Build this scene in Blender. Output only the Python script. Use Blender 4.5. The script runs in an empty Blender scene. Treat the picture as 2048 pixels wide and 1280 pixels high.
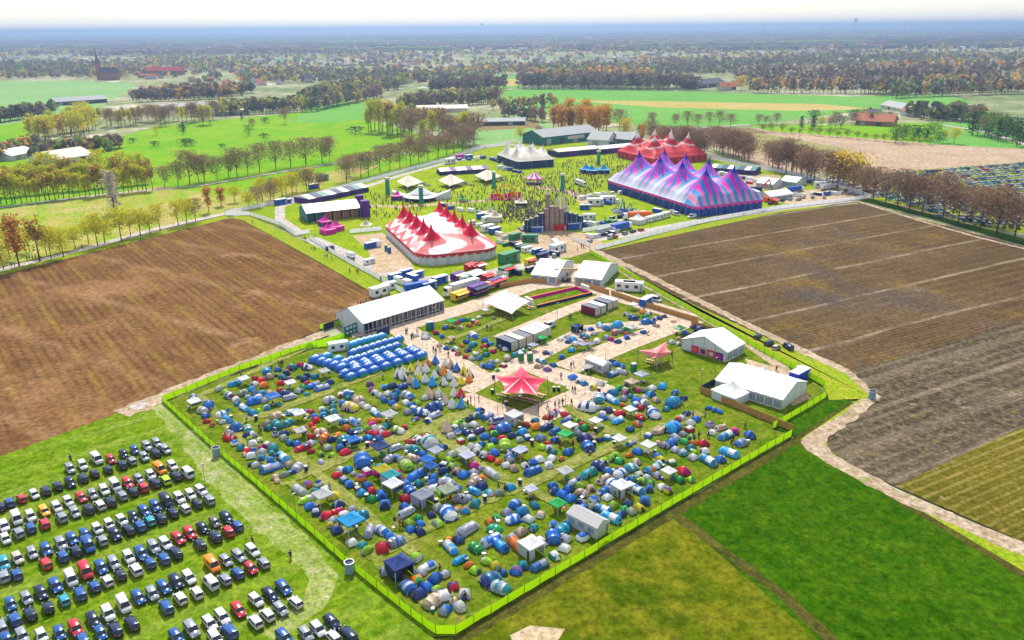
import bpy, bmesh, math, random, re
from mathutils import Vector, Matrix
R = math.radians
rnd = random.Random(7)
SC = bpy.context.scene
COL = SC.collection

# ------------------------------------------------------------------ camera
FPX, HY, ROLL, CAMH = 1620.0, 56.0, R(-0.5), 88.0
_p = math.atan((640 - HY) / FPX)
_F = Vector((0, math.cos(_p), -math.sin(_p)))
_R0 = Vector((1, 0, 0)); _U0 = _R0.cross(_F)
_R = _R0 * math.cos(ROLL) + _U0 * math.sin(ROLL)
_U = -_R0 * math.sin(ROLL) + _U0 * math.cos(ROLL)
cam_data = bpy.data.cameras.new('camera'); cam = bpy.data.objects.new('camera', cam_data); COL.objects.link(cam)
M = Matrix((_R, _U, -_F)).transposed().to_4x4(); M.translation = Vector((0, 0, CAMH)); cam.matrix_world = M
cam_data.sensor_width = 36; cam_data.lens = 36 * FPX / 2048; cam_data.clip_start = 1; cam_data.clip_end = 150000
SC.camera = cam

# ------------------------------------------------------------------ light
SUN_EL, SUN_AZ = R(50), R(-6)          # azimuth from +Y (view direction) towards +X
W = bpy.data.worlds.new('World'); SC.world = W; W.use_nodes = True
nt = W.node_tree; nt.nodes.clear()
sky = nt.nodes.new('ShaderNodeTexSky'); sky.sky_type = 'NISHITA'; sky.sun_disc = False
sky.sun_elevation = SUN_EL; sky.sun_rotation = SUN_AZ; sky.air_density = 1.0; sky.dust_density = 0.6; sky.ozone_density = 1.0
bg = nt.nodes.new('ShaderNodeBackground'); bg.inputs[1].default_value = 0.08
# thin bright cloud veil over the clear sky
veil = nt.nodes.new('ShaderNodeBackground'); veil.inputs[0].default_value = (1.0, 0.985, 0.95, 1); veil.inputs[1].default_value = 0.42
adds = nt.nodes.new('ShaderNodeAddShader'); wo = nt.nodes.new('ShaderNodeOutputWorld')
nt.links.new(sky.outputs[0], bg.inputs[0]); nt.links.new(bg.outputs[0], adds.inputs[0]); nt.links.new(veil.outputs[0], adds.inputs[1]); nt.links.new(adds.outputs[0], wo.inputs[0])
sl = bpy.data.lights.new('sun', 'SUN'); sl.energy = 4.6; sl.angle = R(1.5); sl.color = (1.0, 0.93, 0.80)
sun = bpy.data.objects.new('sun', sl); COL.objects.link(sun)
sun.rotation_euler = Vector((math.sin(SUN_AZ) * math.cos(SUN_EL), math.cos(SUN_AZ) * math.cos(SUN_EL), math.sin(SUN_EL))).to_track_quat('Z', 'Y').to_euler()
SC.view_settings.view_transform = 'Standard'; SC.view_settings.look = 'None'
SC.view_settings.exposure = 0.22; SC.view_settings.gamma = 1.0; SC.view_settings.use_curve_mapping = False
SC.cycles.max_bounces = 5; SC.cycles.diffuse_bounces = 2; SC.cycles.glossy_bounces = 2; SC.cycles.transmission_bounces = 2
SC.cycles.volume_bounces = 0; SC.cycles.transparent_max_bounces = 6; SC.cycles.use_denoising = True
SC.cycles.caustics_reflective = False; SC.cycles.caustics_refractive = False

def G(px, py, z=0.0):
    """where the ray through photograph point (px, py) meets height z"""
    d = _F * FPX + _R * (px - 1024) - _U * (py - 640)
    t = (z - CAMH) / d.z
    return Vector((d.x * t, d.y * t, z))
def PX(v):
    q = Vector(v) - Vector((0, 0, CAMH)); w = q.dot(_F)
    return 1024 + FPX * q.dot(_R) / w, 640 - FPX * q.dot(_U) / w
def ang(a, b):
    """world heading from photo point a to photo point b, on the ground"""
    d = G(*b) - G(*a); return math.atan2(d.y, d.x)
E_ = ang((868, 1272), (1583, 868))        # heading of the camp's '/' lines
N_ = ang((868, 1272), (326, 802))         # heading of the camp's '\\' lines

# ------------------------------------------------------------------ materials
MATS = {}
def mat(name, col, rough=0.7, metal=0.0, spec=0.3, noise=0.0, nscale=3.0, thin=0.0):
    if name in MATS: return MATS[name]
    m = bpy.data.materials.new(name); m.use_nodes = True; n = m.node_tree; b = n.nodes['Principled BSDF']
    b.inputs['Base Color'].default_value = (*col, 1); b.inputs['Roughness'].default_value = rough
    b.inputs['Metallic'].default_value = metal; b.inputs['Specular IOR Level'].default_value = spec
    if noise:
        tc = n.nodes.new('ShaderNodeTexCoord'); nz = n.nodes.new('ShaderNodeTexNoise'); nz.inputs['Scale'].default_value = nscale; nz.inputs['Detail'].default_value = 3
        mx = n.nodes.new('ShaderNodeMix'); mx.data_type = 'RGBA'
        mx.inputs[6].default_value = (*[c * (1 - noise) for c in col], 1); mx.inputs[7].default_value = (*[min(1, c * (1 + noise)) for c in col], 1)
        n.links.new(tc.outputs['Object'], nz.inputs['Vector']); n.links.new(nz.outputs['Fac'], mx.inputs[0]); n.links.new(mx.outputs[2], b.inputs['Base Color'])
    if thin:                                   # thin cloth lets part of the sunlight through
        tr = n.nodes.new('ShaderNodeBsdfTranslucent'); ms = n.nodes.new('ShaderNodeMixShader'); ms.inputs[0].default_value = thin
        tr.inputs[0].default_value = (*col, 1); n.links.new(b.outputs[0], ms.inputs[1]); n.links.new(tr.outputs[0], ms.inputs[2]); n.links.new(ms.outputs[0], n.nodes['Material Output'].inputs[0])
    MATS[name] = m; return m

def ground_mat(name, cols, big=0.02, mid=0.15, fine=1.5, stripes=(), rough=0.95, contrast=1.0, bump=0.0, patches=()):
    """soil or grass: three colours mixed by noise at three scales, plus straight cultivation stripes [(heading, period, strength, colour, sharp)]"""
    m = bpy.data.materials.new(name); m.use_nodes = True; n = m.node_tree; b = n.nodes['Principled BSDF']; L = n.links
    b.inputs['Roughness'].default_value = rough; b.inputs['Specular IOR Level'].default_value = 0.0
    tc = n.nodes.new('ShaderNodeTexCoord')
    def noise(scale, det=4, rgh=.6, off=0.0):
        z = n.nodes.new('ShaderNodeTexNoise'); z.inputs['Scale'].default_value = scale; z.inputs['Detail'].default_value = det; z.inputs['Roughness'].default_value = rgh
        mp = n.nodes.new('ShaderNodeMapping'); mp.inputs['Location'].default_value = (off, off * 1.7, 0)
        L.new(tc.outputs['Object'], mp.inputs['Vector']); L.new(mp.outputs[0], z.inputs['Vector']); return z.outputs['Fac']
    def mr(s, lo, hi):
        r = n.nodes.new('ShaderNodeMapRange'); r.inputs[1].default_value = lo; r.inputs[2].default_value = hi; L.new(s, r.inputs[0]); return r.outputs[0]
    def mix(f, a, c):
        x = n.nodes.new('ShaderNodeMix'); x.data_type = 'RGBA'; L.new(f, x.inputs[0])
        for s, v in ((6, a), (7, c)):
            if isinstance(v, tuple): x.inputs[s].default_value = (*v, 1)
            else: L.new(v, x.inputs[s])
        return x.outputs[2]
    k = .14 / contrast
    c = mix(mr(noise(big), .5 - k, .5 + k), cols[0], cols[1])
    c = mix(mr(noise(mid, 5, .65, 31), .5 - k * .6, .5 + k * 1.6), c, cols[2])
    for (hd, per, st, sc, sharp) in stripes:
        mp = n.nodes.new('ShaderNodeMapping'); mp.vector_type = 'POINT'; mp.inputs['Rotation'].default_value = (0, 0, -hd)
        L.new(tc.outputs['Object'], mp.inputs['Vector'])
        wv = n.nodes.new('ShaderNodeTexWave'); wv.bands_direction = 'Y'; wv.inputs['Scale'].default_value = 2 * math.pi / per / 20.0
        wv.inputs['Distortion'].default_value = 0.4; wv.inputs['Detail'].default_value = 2; wv.inputs['Detail Scale'].default_value = 1.5
        L.new(mp.outputs[0], wv.inputs['Vector'])
        f = mr(wv.outputs['Fac'], sharp, 1.0)
        pm = n.nodes.new('ShaderNodeMath'); pm.operation = 'MULTIPLY'; L.new(f, pm.inputs[0])
        L.new(mr(noise(.05, 3, .6, per * 7), .3, .7), pm.inputs[1])
        sm = n.nodes.new('ShaderNodeMath'); sm.operation = 'MULTIPLY'; L.new(pm.outputs[0], sm.inputs[0]); sm.inputs[1].default_value = st
        c = mix(sm.outputs[0], c, sc)
    for (scale, lo, hi, pc) in patches:
        c = mix(mr(noise(scale, 6, .7, scale * 900 + 3), lo, hi), c, pc)
    fn = noise(fine, 6, .75, 77)
    d = n.nodes.new('ShaderNodeMix'); d.data_type = 'RGBA'; d.blend_type = 'MULTIPLY'; d.inputs[0].default_value = .8
    L.new(c, d.inputs[6]); q = mix(mr(fn, .32, .68), (.30, .30, .30), (1.5, 1.5, 1.5)); L.new(q, d.inputs[7])
    L.new(d.outputs[2], b.inputs['Base Color'])
    if bump:
        bp = n.nodes.new('ShaderNodeBump'); bp.inputs['Strength'].default_value = bump; bp.inputs['Distance'].default_value = .3; L.new(fn, bp.inputs['Height']); L.new(bp.outputs[0], b.inputs['Normal'])
    MATS[name] = m; return m

# ------------------------------------------------------------------ mesh building
class MB:
    def __init__(s): s.v = []; s.f = []; s.m = []
    def add(s, vs, fs, mi=0):
        o = len(s.v); s.v += [tuple(v) for v in vs]; s.f += [tuple(i + o for i in f) for f in fs]; s.m += [mi] * len(fs)
    def box(s, x0, y0, z0, x1, y1, z1, mi=0, taper=0.0):
        t = taper
        s.add([(x0, y0, z0), (x1, y0, z0), (x1, y1, z0), (x0, y1, z0), (x0 + t, y0 + t, z1), (x1 - t, y0 + t, z1), (x1 - t, y1 - t, z1), (x0 + t, y1 - t, z1)],
              [(0, 3, 2, 1), (4, 5, 6, 7), (0, 1, 5, 4), (1, 2, 6, 5), (2, 3, 7, 6), (3, 0, 4, 7)], mi)
    def tube(s, a, b, r0, r1=None, n=6, mi=0, cap=True):
        a = Vector(a); b = Vector(b); r1 = r0 if r1 is None else r1; d = (b - a).normalized()
        u = d.orthogonal().normalized(); w = d.cross(u)
        vs = [a + (u * math.cos(2 * math.pi * i / n) + w * math.sin(2 * math.pi * i / n)) * r0 for i in range(n)] + \
             [b + (u * math.cos(2 * math.pi * i / n) + w * math.sin(2 * math.pi * i / n)) * r1 for i in range(n)]
        fs = [(i, (i + 1) % n, n + (i + 1) % n, n + i) for i in range(n)]
        if cap: fs += [tuple(range(n))[::-1], tuple(range(n, 2 * n))]
        s.add(vs, fs, mi)
    def lathe(s, prof, n=12, c=(0, 0), mi=0):
        vs = []
        for r, z in prof: vs += [(c[0] + r * math.cos(2 * math.pi * i / n), c[1] + r * math.sin(2 * math.pi * i / n), z) for i in range(n)]
        s.add(vs, [(k * n + i, k * n + (i + 1) % n, (k + 1) * n + (i + 1) % n, (k + 1) * n + i) for k in range(len(prof) - 1) for i in range(n)], mi)
    def loft(s, rings, mi=0, close=True, caps=False):
        """rings: lists of points of the same length; mi may be a function (ring, i)"""
        n = len(rings[0]); o = len(s.v)
        for r in rings: s.v += [tuple(p) for p in r]
        for k in range(len(rings) - 1):
            for i in range(n if close else n - 1):
                j = (i + 1) % n; s.f.append((o + k * n + i, o + k * n + j, o + (k + 1) * n + j, o + (k + 1) * n + i)); s.m.append(mi(k, i) if callable(mi) else mi)
        if caps:
            mm = mi(0, 0) if callable(mi) else mi
            s.f.append(tuple(range(o, o + n))[::-1]); s.m.append(mm); e = o + (len(rings) - 1) * n; s.f.append(tuple(range(e, e + n))); s.m.append(mm)
    def mesh(s, name, mats, smooth=False):
        me = bpy.data.meshes.new(name); me.from_pydata(s.v, [], s.f)
        for m in (mats if isinstance(mats, (list, tuple)) else [mats]): me.materials.append(m)
        me.polygons.foreach_set('material_index', s.m)
        if smooth: me.polygons.foreach_set('use_smooth', [True] * len(s.f))
        me.update(); return me
    def build(s, name, mats, parent=None, smooth=False, loc=None):
        o = bpy.data.objects.new(name, s.mesh(name, mats, smooth)); COL.objects.link(o)
        if parent: o.parent = parent
        if loc is not None: o.location = loc
        return o
def tag(o, label=None, cat=None, group=None, kind=None):
    if label: o['label'] = label
    if cat: o['category'] = cat
    if group: o['group'] = group
    if kind: o['kind'] = kind
    return o
def empty(name, loc=(0, 0, 0), rz=0.0):
    o = bpy.data.objects.new(name, None); COL.objects.link(o); o.location = loc; o.rotation_euler = (0, 0, rz); o.empty_display_size = .3; return o
def copy_tree(o, parent=None):
    c = o.copy(); COL.objects.link(c)
    if parent: c.parent = parent
    for ch in list(KIDS.get(o.name, ())): copy_tree(ch, c)
    return c
KIDS = {}
def learn(o):
    """remember a prototype's children, so that copying it needs no search"""
    KIDS[o.name] = list(o.children)
    for c in o.children: learn(c)
def place(proto, loc, rz=0.0, s=1.0, label=None, cat=None, group=None, paint=None):
    """first use moves the prototype itself, later ones copy it; paint = {part name or '': [materials]} set per object"""
    if not proto.get('_used'):
        learn(proto); proto['_used'] = 1; o = proto
        PROTO_FIRST.append(o)
    else: o = copy_tree(proto)
    o.location = loc; o.rotation_euler = (0, 0, rz); o.scale = (s, s, s) if not isinstance(s, tuple) else s
    if label: o['label'] = label
    if cat: o['category'] = cat
    if group: o['group'] = group
    if paint: JOBS.append((o, paint))
    return o
PROTO_FIRST = []; JOBS = []
def run_jobs():
    """material slots are set on the objects, so that all copies share one mesh"""
    kids = {}
    for o in COL.objects:
        if o.parent: kids.setdefault(o.parent.name, []).append(o)
    for o, paint in JOBS:
        for t in [o] + kids.get(o.name, []) + [g for k in kids.get(o.name, []) for g in kids.get(k.name, [])]:
            nm = '' if t is o else re.sub(r'\.\d+$', '', t.name)
            ms = paint.get(nm)
            if ms:
                for i, m in enumerate(ms):
                    if i < len(t.material_slots) and m is not None:
                        t.material_slots[i].link = 'OBJECT'; t.material_slots[i].material = m
    for o in PROTO_FIRST: del o['_used']
ORD = 'first second third fourth fifth sixth seventh eighth ninth tenth eleventh twelfth thirteenth fourteenth fifteenth sixteenth seventeenth eighteenth nineteenth twentieth'.split()
def ordn(i):
    if i < 20: return ORD[i]
    t = ['twenty', 'thirty', 'forty', 'fifty', 'sixty', 'seventy'][(i + 1) // 10 - 2]; u = (i + 1) % 10
    return {'twenty': 'twentieth', 'thirty': 'thirtieth', 'forty': 'fortieth', 'fifty': 'fiftieth', 'sixty': 'sixtieth', 'seventy': 'seventieth'}[t] if u == 0 else t + '-' + ORD[u - 1]

# ------------------------------------------------------------------ ground
_gz = [0.0]
def sheet(name, pts, m, dens=None, world=False):
    _gz[0] += 0.004
    P = pts if world else [G(x, y) for x, y in pts]
    b = MB(); b.add([(p[0], p[1], _gz[0]) for p in P], [tuple(range(len(P)))]); o = b.build(name, m)
    me = o.data
    if me.polygons[0].normal.z < 0: me.flip_normals()
    return tag(o, kind='structure')
def strip(name, pts, w, m, world=False, rag=0.0):
    """a road or path along photo points, w metres wide (or a list of widths)"""
    P = pts if world else [G(x, y) for x, y in pts]
    ws_ = list(w) if isinstance(w, (list, tuple)) else [w] * len(P)
    if rag:                                    # ragged edges: resample and let the width wander
        q = random.Random(len(P) * 7 + int(abs(P[0].x))); P2, W2 = [], []
        for i in range(len(P) - 1):
            n = max(2, int((P[i + 1] - P[i]).length / 2.2))
            for k in range(n): t = k / n; P2.append(P[i].lerp(P[i + 1], t) + Vector((q.uniform(-rag, rag), q.uniform(-rag, rag), 0)) * .35); W2.append((ws_[i] * (1 - t) + ws_[i + 1] * t) * (1 + q.uniform(-rag, rag) * .5))
        P2.append(P[-1]); W2.append(ws_[-1]); P, w = P2, W2
    Lp, Rp = [], []
    for i, p in enumerate(P):
        d = (P[min(i + 1, len(P) - 1)] - P[max(i - 1, 0)]).normalized(); nrm = Vector((-d.y, d.x, 0)); ww = (w[i] if isinstance(w, (list, tuple)) else w) / 2
        Lp.append(p + nrm * ww); Rp.append(p - nrm * ww)
    _gz[0] += 0.004; b = MB(); z = _gz[0]; n = len(P)
    b.add([(p.x, p.y, z) for p in Lp + Rp], [(i, n + i, n + i + 1, i + 1) for i in range(n - 1)])
    o = b.build(name, m)
    if o.data.polygons[0].normal.z < 0: o.data.flip_normals()
    return tag(o, kind='structure')
GM = ground_mat
LIME = (.23, .40, .012)
m_camp = GM('camp_grass', [(.075, .155, .004), (.12, .20, .006), (.23, .24, .03)], .05, .25, 1.1, stripes=[(E_, 3.2, .4, (.17, .22, .02), .45)], patches=[(.12, .57, .72, (.27, .24, .06))])
m_park = GM('parking_grass', [(.075, .175, .003), (.12, .23, .005), (.22, .29, .02)], .03, .3, 1.1, stripes=[(E_, 2.6, .6, (.22, .31, .03), .35), (E_, 8.5, .5, (.28, .35, .07), .6)], patches=[(.2, .6, .75, (.05, .13, .002))])
m_worn = GM('worn_grass_track', [(.15, .26, .02), (.25, .32, .06), (.36, .38, .15)], .06, .3, 1.6, stripes=[(N_, 1.9, .5, (.42, .42, .22), .45)], patches=[(.12, .55, .72, (.46, .44, .27))])
m_dark = GM('lush_grass', [(.018, .078, .001), (.034, .110, .002), (.075, .145, .004)], .04, .3, .9, contrast=.9, stripes=[(N_, 3.4, .18, (.06, .17, .005), .4)], patches=[(.35, .58, .75, (.085, .155, .005)), (.9, .56, .70, (.012, .055, .001))])
m_olive = GM('olive_grass', [(.060, .105, .003), (.105, .135, .005), (.20, .19, .014)], .035, .2, .9, contrast=1.2, patches=[(.09, .60, .74, (.22, .15, .03)), (.3, .6, .75, (.15, .17, .008))])
soil_hd = ang((330, 720), (620, 560)); soil2 = ang((480, 470), (730, 600))
m_soilL = GM('ploughed_soil', [(.185, .095, .038), (.24, .130, .055), (.14, .072, .032)], .015, .08, .8, stripes=[(soil2, 9.0, .6, (.30, .20, .04), .45), (soil2, 2.6, .7, (.085, .043, .02), .35), (soil2 + .35, 33.0, .5, (.40, .25, .14), .93)], patches=[(.012, .54, .72, (.36, .20, .10)), (.03, .60, .70, (.42, .26, .15)), (.25, .6, .7, (.10, .055, .025))])
r_hd = ang((1700, 745), (2048, 645))
m_soilR = GM('ridged_soil', [(.125, .083, .044), (.175, .118, .063), (.095, .063, .036)], .012, .05, .8, stripes=[(r_hd, 1.6, .8, (.06, .035, .015), .3), (r_hd, 4.8, .35, (.24, .17, .06), .5), (r_hd, 27.0, .85, (.42, .34, .26), .982), (r_hd, 41.0, .6, (.10, .065, .035), .8)], patches=[(.02, .55, .7, (.22, .145, .035)), (.011, .54, .68, (.10, .082, .07)), (.016, .62, .7, (.20, .165, .14))])
m_stub = GM('stubble', [(.050, .042, .028), (.085, .07, .045), (.22, .175, .115)], .03, .7, 1.2, stripes=[(r_hd, 3.4, .5, (.28, .22, .15), .45), (r_hd, 12.0, .6, (.34, .27, .20), .85), (r_hd, 1.1, .45, (.04, .035, .025), .4)], patches=[(.1, .6, .72, (.36, .29, .22)), (.5, .58, .7, (.18, .15, .02))])
m_stub2 = GM('green_stubble', [(.08, .085, .006), (.13, .12, .012), (.22, .17, .03)], .03, .9, 1.2, stripes=[(r_hd, 2.4, .7, (.33, .26, .09), .4), (r_hd, 1.2, .5, (.05, .06, .012), .4)], patches=[(.12, .62, .72, (.45, .36, .27))])
m_sand = GM('sandy_track', [(.44, .34, .25), (.54, .43, .33), (.30, .22, .13)], .06, .4, .9, patches=[(.3, .55, .7, (.22, .24, .05))])
m_fest = GM('festival_grass', [(.24, .36, .012), (.36, .42, .02), (.19, .31, .01)], .02, .12, 1.2, patches=[(.05, .6, .72, (.45, .40, .12))])
m_verge = GM('verge_grass', [(.20, .34, .012), (.27, .36, .02), (.36, .35, .04)], .05, .3, 1.5)
m_meadow = GM('bright_meadow', [(.13, .38, .008), (.20, .42, .01), (.30, .42, .03)], .008, .05, .5)
m_pale = GM('pale_green_field', [(.20, .40, .12), (.26, .46, .16), (.30, .45, .2)], .006, .04, .4, contrast=.7)
m_green2 = GM('green_field', [(.12, .36, .06), (.17, .42, .07), (.22, .42, .1)], .006, .04, .4, contrast=.8)
m_tan = GM('tan_field', [(.47, .34, .24), (.54, .41, .29), (.40, .28, .20)], .008, .04, .4, contrast=.8)
m_straw = GM('straw_field', [(.50, .40, .12), (.56, .45, .18), (.42, .36, .1)], .008, .05, .4)
m_brown = GM('brown_field', [(.24, .18, .10), (.30, .22, .13), (.22, .2, .06)], .01, .05, .4)
m_oliveF = GM('olive_field', [(.30, .30, .12), (.36, .34, .15), (.27, .26, .1)], .01, .05, .4)
m_road = GM('pale_road', [(.52, .47, .44), (.58, .53, .5), (.45, .40, .37)], .05, .3, 1.0)
m_path = GM('trackway', [(.60, .47, .36), (.66, .53, .42), (.52, .40, .30)], .06, .4, 1.2, stripes=[(E_, 2.4, .18, (.40, .3, .22), .85)])
m_orch = GM('orchard_grass', [(.36, .36, .05), (.50, .40, .18), (.24, .38, .01)], .015, .06, .8, stripes=[(ang((100, 420), (60, 500)), 17, .8, (.19, .40, .01), .45)])
m_dirt = GM('bare_dirt', [(.52, .38, .26), (.60, .46, .34), (.42, .33, .16)], .05, .3, 1.2)
m_ditch = GM('ditch', [(.045, .05, .012), (.09, .08, .02), (.12, .12, .02)], .1, .5, 1.6)
m_country = GM('countryside', [(.20, .26, .11), (.30, .33, .15), (.46, .44, .30)], .0016, .006, .05, contrast=1.6, patches=[(.0011, .57, .62, (.14, .17, .09)), (.0035, .58, .63, (.62, .57, .46)), (.009, .62, .66, (.70, .68, .62))])
m_farfield = GM('far_pasture', [(.26, .40, .20), (.32, .44, .22), (.36, .42, .26)], .003, .02, .2)

# base sheet to the horizon
b = MB(); b.add([(-60000, -3000, 0), (60000, -3000, 0), (60000, 90000, 0), (-60000, 90000, 0)], [(0, 1, 2, 3)]); tag(b.build('ground', m_country), kind='structure')
# far fields
for i, (pts, m) in enumerate([
    ([(0, 163), (150, 161), (275, 168), (235, 196), (150, 215), (-40, 222)], m_pale), ([(-40, 222), (150, 215), (215, 200), (205, 225), (90, 246), (-40, 262)], m_pale),
    ([(0, 250), (100, 240), (40, 285), (-40, 300)], m_meadow), ([(120, 196), (225, 196), (200, 203), (110, 203)], m_tan),
    ([(170, 290), (330, 250), (590, 226), (640, 208), (755, 200), (735, 240), (960, 300), (960, 352), (-40, 470), (-40, 300), (60, 300)], m_meadow),
    ([(575, 245), (640, 207), (755, 203), (728, 238), (640, 246)], m_green2), ([(300, 300), (640, 275), (700, 300), (650, 312), (330, 318)], m_meadow),
    ([(840, 250), (1060, 228), (1120, 260), (1010, 292), (960, 290)], m_pale),
    ([(960, 240), (1075, 236), (1080, 255), (960, 262)], m_brown),
    ([(990, 180), (1110, 176), (1700, 193), (1890, 190), (1950, 205), (1740, 220), (1500, 250), (1300, 255), (1010, 218)], m_green2),
    ([(1120, 200), (1340, 203), (1640, 208), (1750, 218), (1600, 222), (1320, 215)], m_straw), ([(1250, 222), (1500, 222), (1480, 250), (1290, 254)], m_green2),
    ([(1000, 150), (1050, 148), (1040, 176), (950, 176)], m_green2), ([(930, 160), (1040, 158), (1035, 172), (920, 174)], m_straw),
    ([(1390, 262), (1530, 256), (1870, 288), (2120, 302), (2120, 318), (1780, 344), (1560, 345), (1440, 300)], m_tan),
    ([(1400, 258), (1500, 255), (1540, 268), (1420, 270)], m_brown), ([(1440, 274), (1530, 268), (1710, 300), (1600, 306), (1480, 300)], m_oliveF),
    ([(1500, 252), (1890, 245), (1900, 290), (1540, 262)], m_meadow), ([(1880, 242), (1960, 250), (2120, 290), (2120, 302), (1850, 288), (1890, 268)], m_green2),
    ([(1770, 345), (2130, 318), (2130, 480), (1880, 440), (1650, 385)], m_verge)]):
    sheet('field', pts, m)
rr = random.Random(3)
for i in range(46):
    y = rr.uniform(72, 150); x = rr.uniform(-60, 2100); w = rr.uniform(30, 130); h = (y - 56) * rr.uniform(.03, .09)
    sheet('field', [(x, y), (x + w, y - h * .3), (x + w * 1.15, y + h * .6), (x + w * .2, y + h)], rr.choice([m_farfield, m_pale, m_straw, m_tan, m_farfield, m_green2]))
# orchard strips left, roads
sheet('field', [(-40, 428), (320, 372), (480, 400), (440, 432), (-40, 545)], m_orch)
sheet('field', [(440, 395), (640, 345), (760, 330), (640, 400), (470, 430)], m_orch)
strip('road', [(-60, 424), (100, 403), (220, 388), (400, 372), (560, 345), (700, 322), (860, 300)], 4.0, m_road)
strip('road', [(-60, 557), (0, 541), (150, 505), (300, 462), (450, 428), (640, 385), (760, 352), (900, 315), (960, 292), (1100, 278)], 5.5, m_road)
strip('road', [(1500, 250), (1290, 262), (1200, 272), (1100, 278)], 6, m_road)
strip('road', [(1420, 318), (1500, 335), (1600, 352), (1700, 378), (1760, 395)], 6, m_road)
strip('road', [(1735, 400), (1800, 412), (1900, 440), (2060, 488)], 5, m_dirt)
strip('road', [(1880, 250), (1960, 262), (2080, 298)], 7, m_road)
sheet('verge', [(-60, 560), (455, 430), (455, 440), (-60, 575)], m_verge)
sheet('soil_field', [(-80, 572), (455, 438), (485, 441), (770, 602), (700, 632), (640, 662), (255, 822), (-80, 948)], m_soilL)
sheet('verge', [(455, 436), (495, 430), (620, 490), (800, 590), (775, 604), (620, 515), (485, 441)], m_verge)
sheet('soil_field', [(1195, 503), (1560, 424), (1720, 408), (1860, 445), (2120, 515), (2120, 620), (1690, 750), (1240, 545)], m_soilR)
sheet('soil_field', [(1690, 750), (2120, 620), (2120, 820), (1790, 975), (1650, 905), (1640, 880), (1745, 800)], m_stub)
sheet('soil_field', [(1790, 975), (2120, 820), (2120, 1120), (2048, 1088)], m_stub2)
sheet('verge', [(1230, 490), (1560, 412), (1700, 402), (1640, 416), (1560, 426), (1200, 503)], m_verge)
sheet('verge', [(1720, 402), (1860, 437), (2120, 512), (2120, 498), (1880, 434), (1740, 398)], m_dark)
# festival ground
FEST = [(452, 433), (640, 392), (760, 360), (900, 322), (960, 300), (1030, 285), (1290, 288), (1420, 318), (1600, 355), (1740, 396), (1690, 405), (1560, 416), (1400, 440), (1230, 490), (1180, 505), (1270, 560), (1380, 625), (800, 590), (620, 490), (600, 470), (490, 430)]
sheet('festival_grass', FEST, m_fest)
strip('path', [(605, 470), (560, 440), (560, 415), (600, 400), (720, 378), (800, 352), (880, 330), (960, 312)], 5, m_road)
strip('path', [(620, 478), (680, 505), (760, 545), (830, 560), (930, 558), (1060, 530), (1150, 500), (1190, 480), (1260, 470), (1420, 440), (1560, 418), (1700, 402)], 7.5, m_road)
strip('path', [(1070, 375), (1140, 385), (1180, 410)], 7, m_dirt)
strip('path', [(700, 410), (800, 415), (900, 408), (1000, 400)], 5, m_dirt)
strip('path', [(735, 470), (770, 500), (790, 545)], [14, 14, 16], m_dirt)
sheet('path', [(985, 475), (1060, 455), (1180, 470), (1215, 495), (1150, 520), (1050, 500)], m_dirt)
sheet('path', [(1560, 385), (1690, 375), (1740, 398), (1600, 412), (1520, 400)], m_dirt)
sheet('path', [(1440, 345), (1560, 352), (1570, 380), (1490, 380)], m_dirt)
strip('path', [(1185, 500), (1270, 560), (1370, 615), (1480, 680), (1560, 735), (1590, 765)], 4.5, m_sand)
strip('path', [(1255, 570), (1215, 590), (1160, 590)], 5, m_path)
sheet('path', [(1410, 650), (1500, 700), (1600, 770), (1570, 830), (1490, 740)], m_dirt)
# car park, camp and the meadows round it
sheet('parking_grass', [(-90, 950), (255, 822), (320, 804), (620, 1060), (868, 1280), (900, 1420), (-300, 1420)], m_park)
strip('grass_track', [(320, 812), (390, 880), (450, 960), (530, 1040), (600, 1100), (650, 1160), (625, 1215), (540, 1280)], [5, 6, 6.5, 6.5, 5.5, 4.5, 4, 3.5], m_worn, rag=.5)
sheet('camp_grass', [(318, 802), (690, 680), (700, 632), (800, 590), (1060, 540), (1180, 505), (1420, 640), (1640, 775), (1655, 805), (1545, 862), (1585, 872), (910, 1275), (866, 1278), (690, 1135)], m_camp)
strip('sandy_track', [(245, 830), (330, 795), (480, 735), (650, 668)], [7, 6, 6, 5], m_sand, rag=.5)
sheet('gravel_pad', [(258, 816), (282, 804), (298, 810), (276, 824)], m_road)
sheet('lush_grass', [(1352, 1032), (1580, 888), (1610, 892), (1800, 1000), (2130, 1190), (2130, 1420), (1780, 1420)], m_dark)
sheet('lush_grass', [(1550, 860), (1655, 802), (1705, 803), (1600, 882), (1588, 874)], m_dark)
sheet('olive_meadow', [(868, 1282), (912, 1276), (1345, 1030), (1790, 1420), (890, 1420)], m_olive)
sheet('dirt_patch', [(1020, 1275), (1060, 1255), (1130, 1262), (1110, 1295), (1030, 1300)], m_dirt)
strip('ditch', [(1340, 1026), (1480, 1130), (1560, 1190), (1680, 1300)], 2.2, m_ditch, rag=.5)
strip('ditch', [(900, 1292), (1340, 1034), (1590, 882)], 2.4, m_ditch, rag=.5)
strip('ditch', [(1580, 890), (1705, 808)], 1.6, m_ditch, rag=.5)
strip('ditch', [(1592, 884), (1700, 945), (1860, 1040), (2100, 1185)], 2.2, m_ditch, rag=.5)
sheet('verge', [(1600, 882), (1720, 800), (1690, 752), (1745, 800), (1650, 870), (1655, 905), (1800, 990), (2120, 1135), (2120, 1190), (1850, 1030)], m_verge)
strip('sandy_track', [(1195, 505), (1300, 555), (1480, 645), (1690, 745)], 3.5, m_sand, rag=.5)
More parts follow.
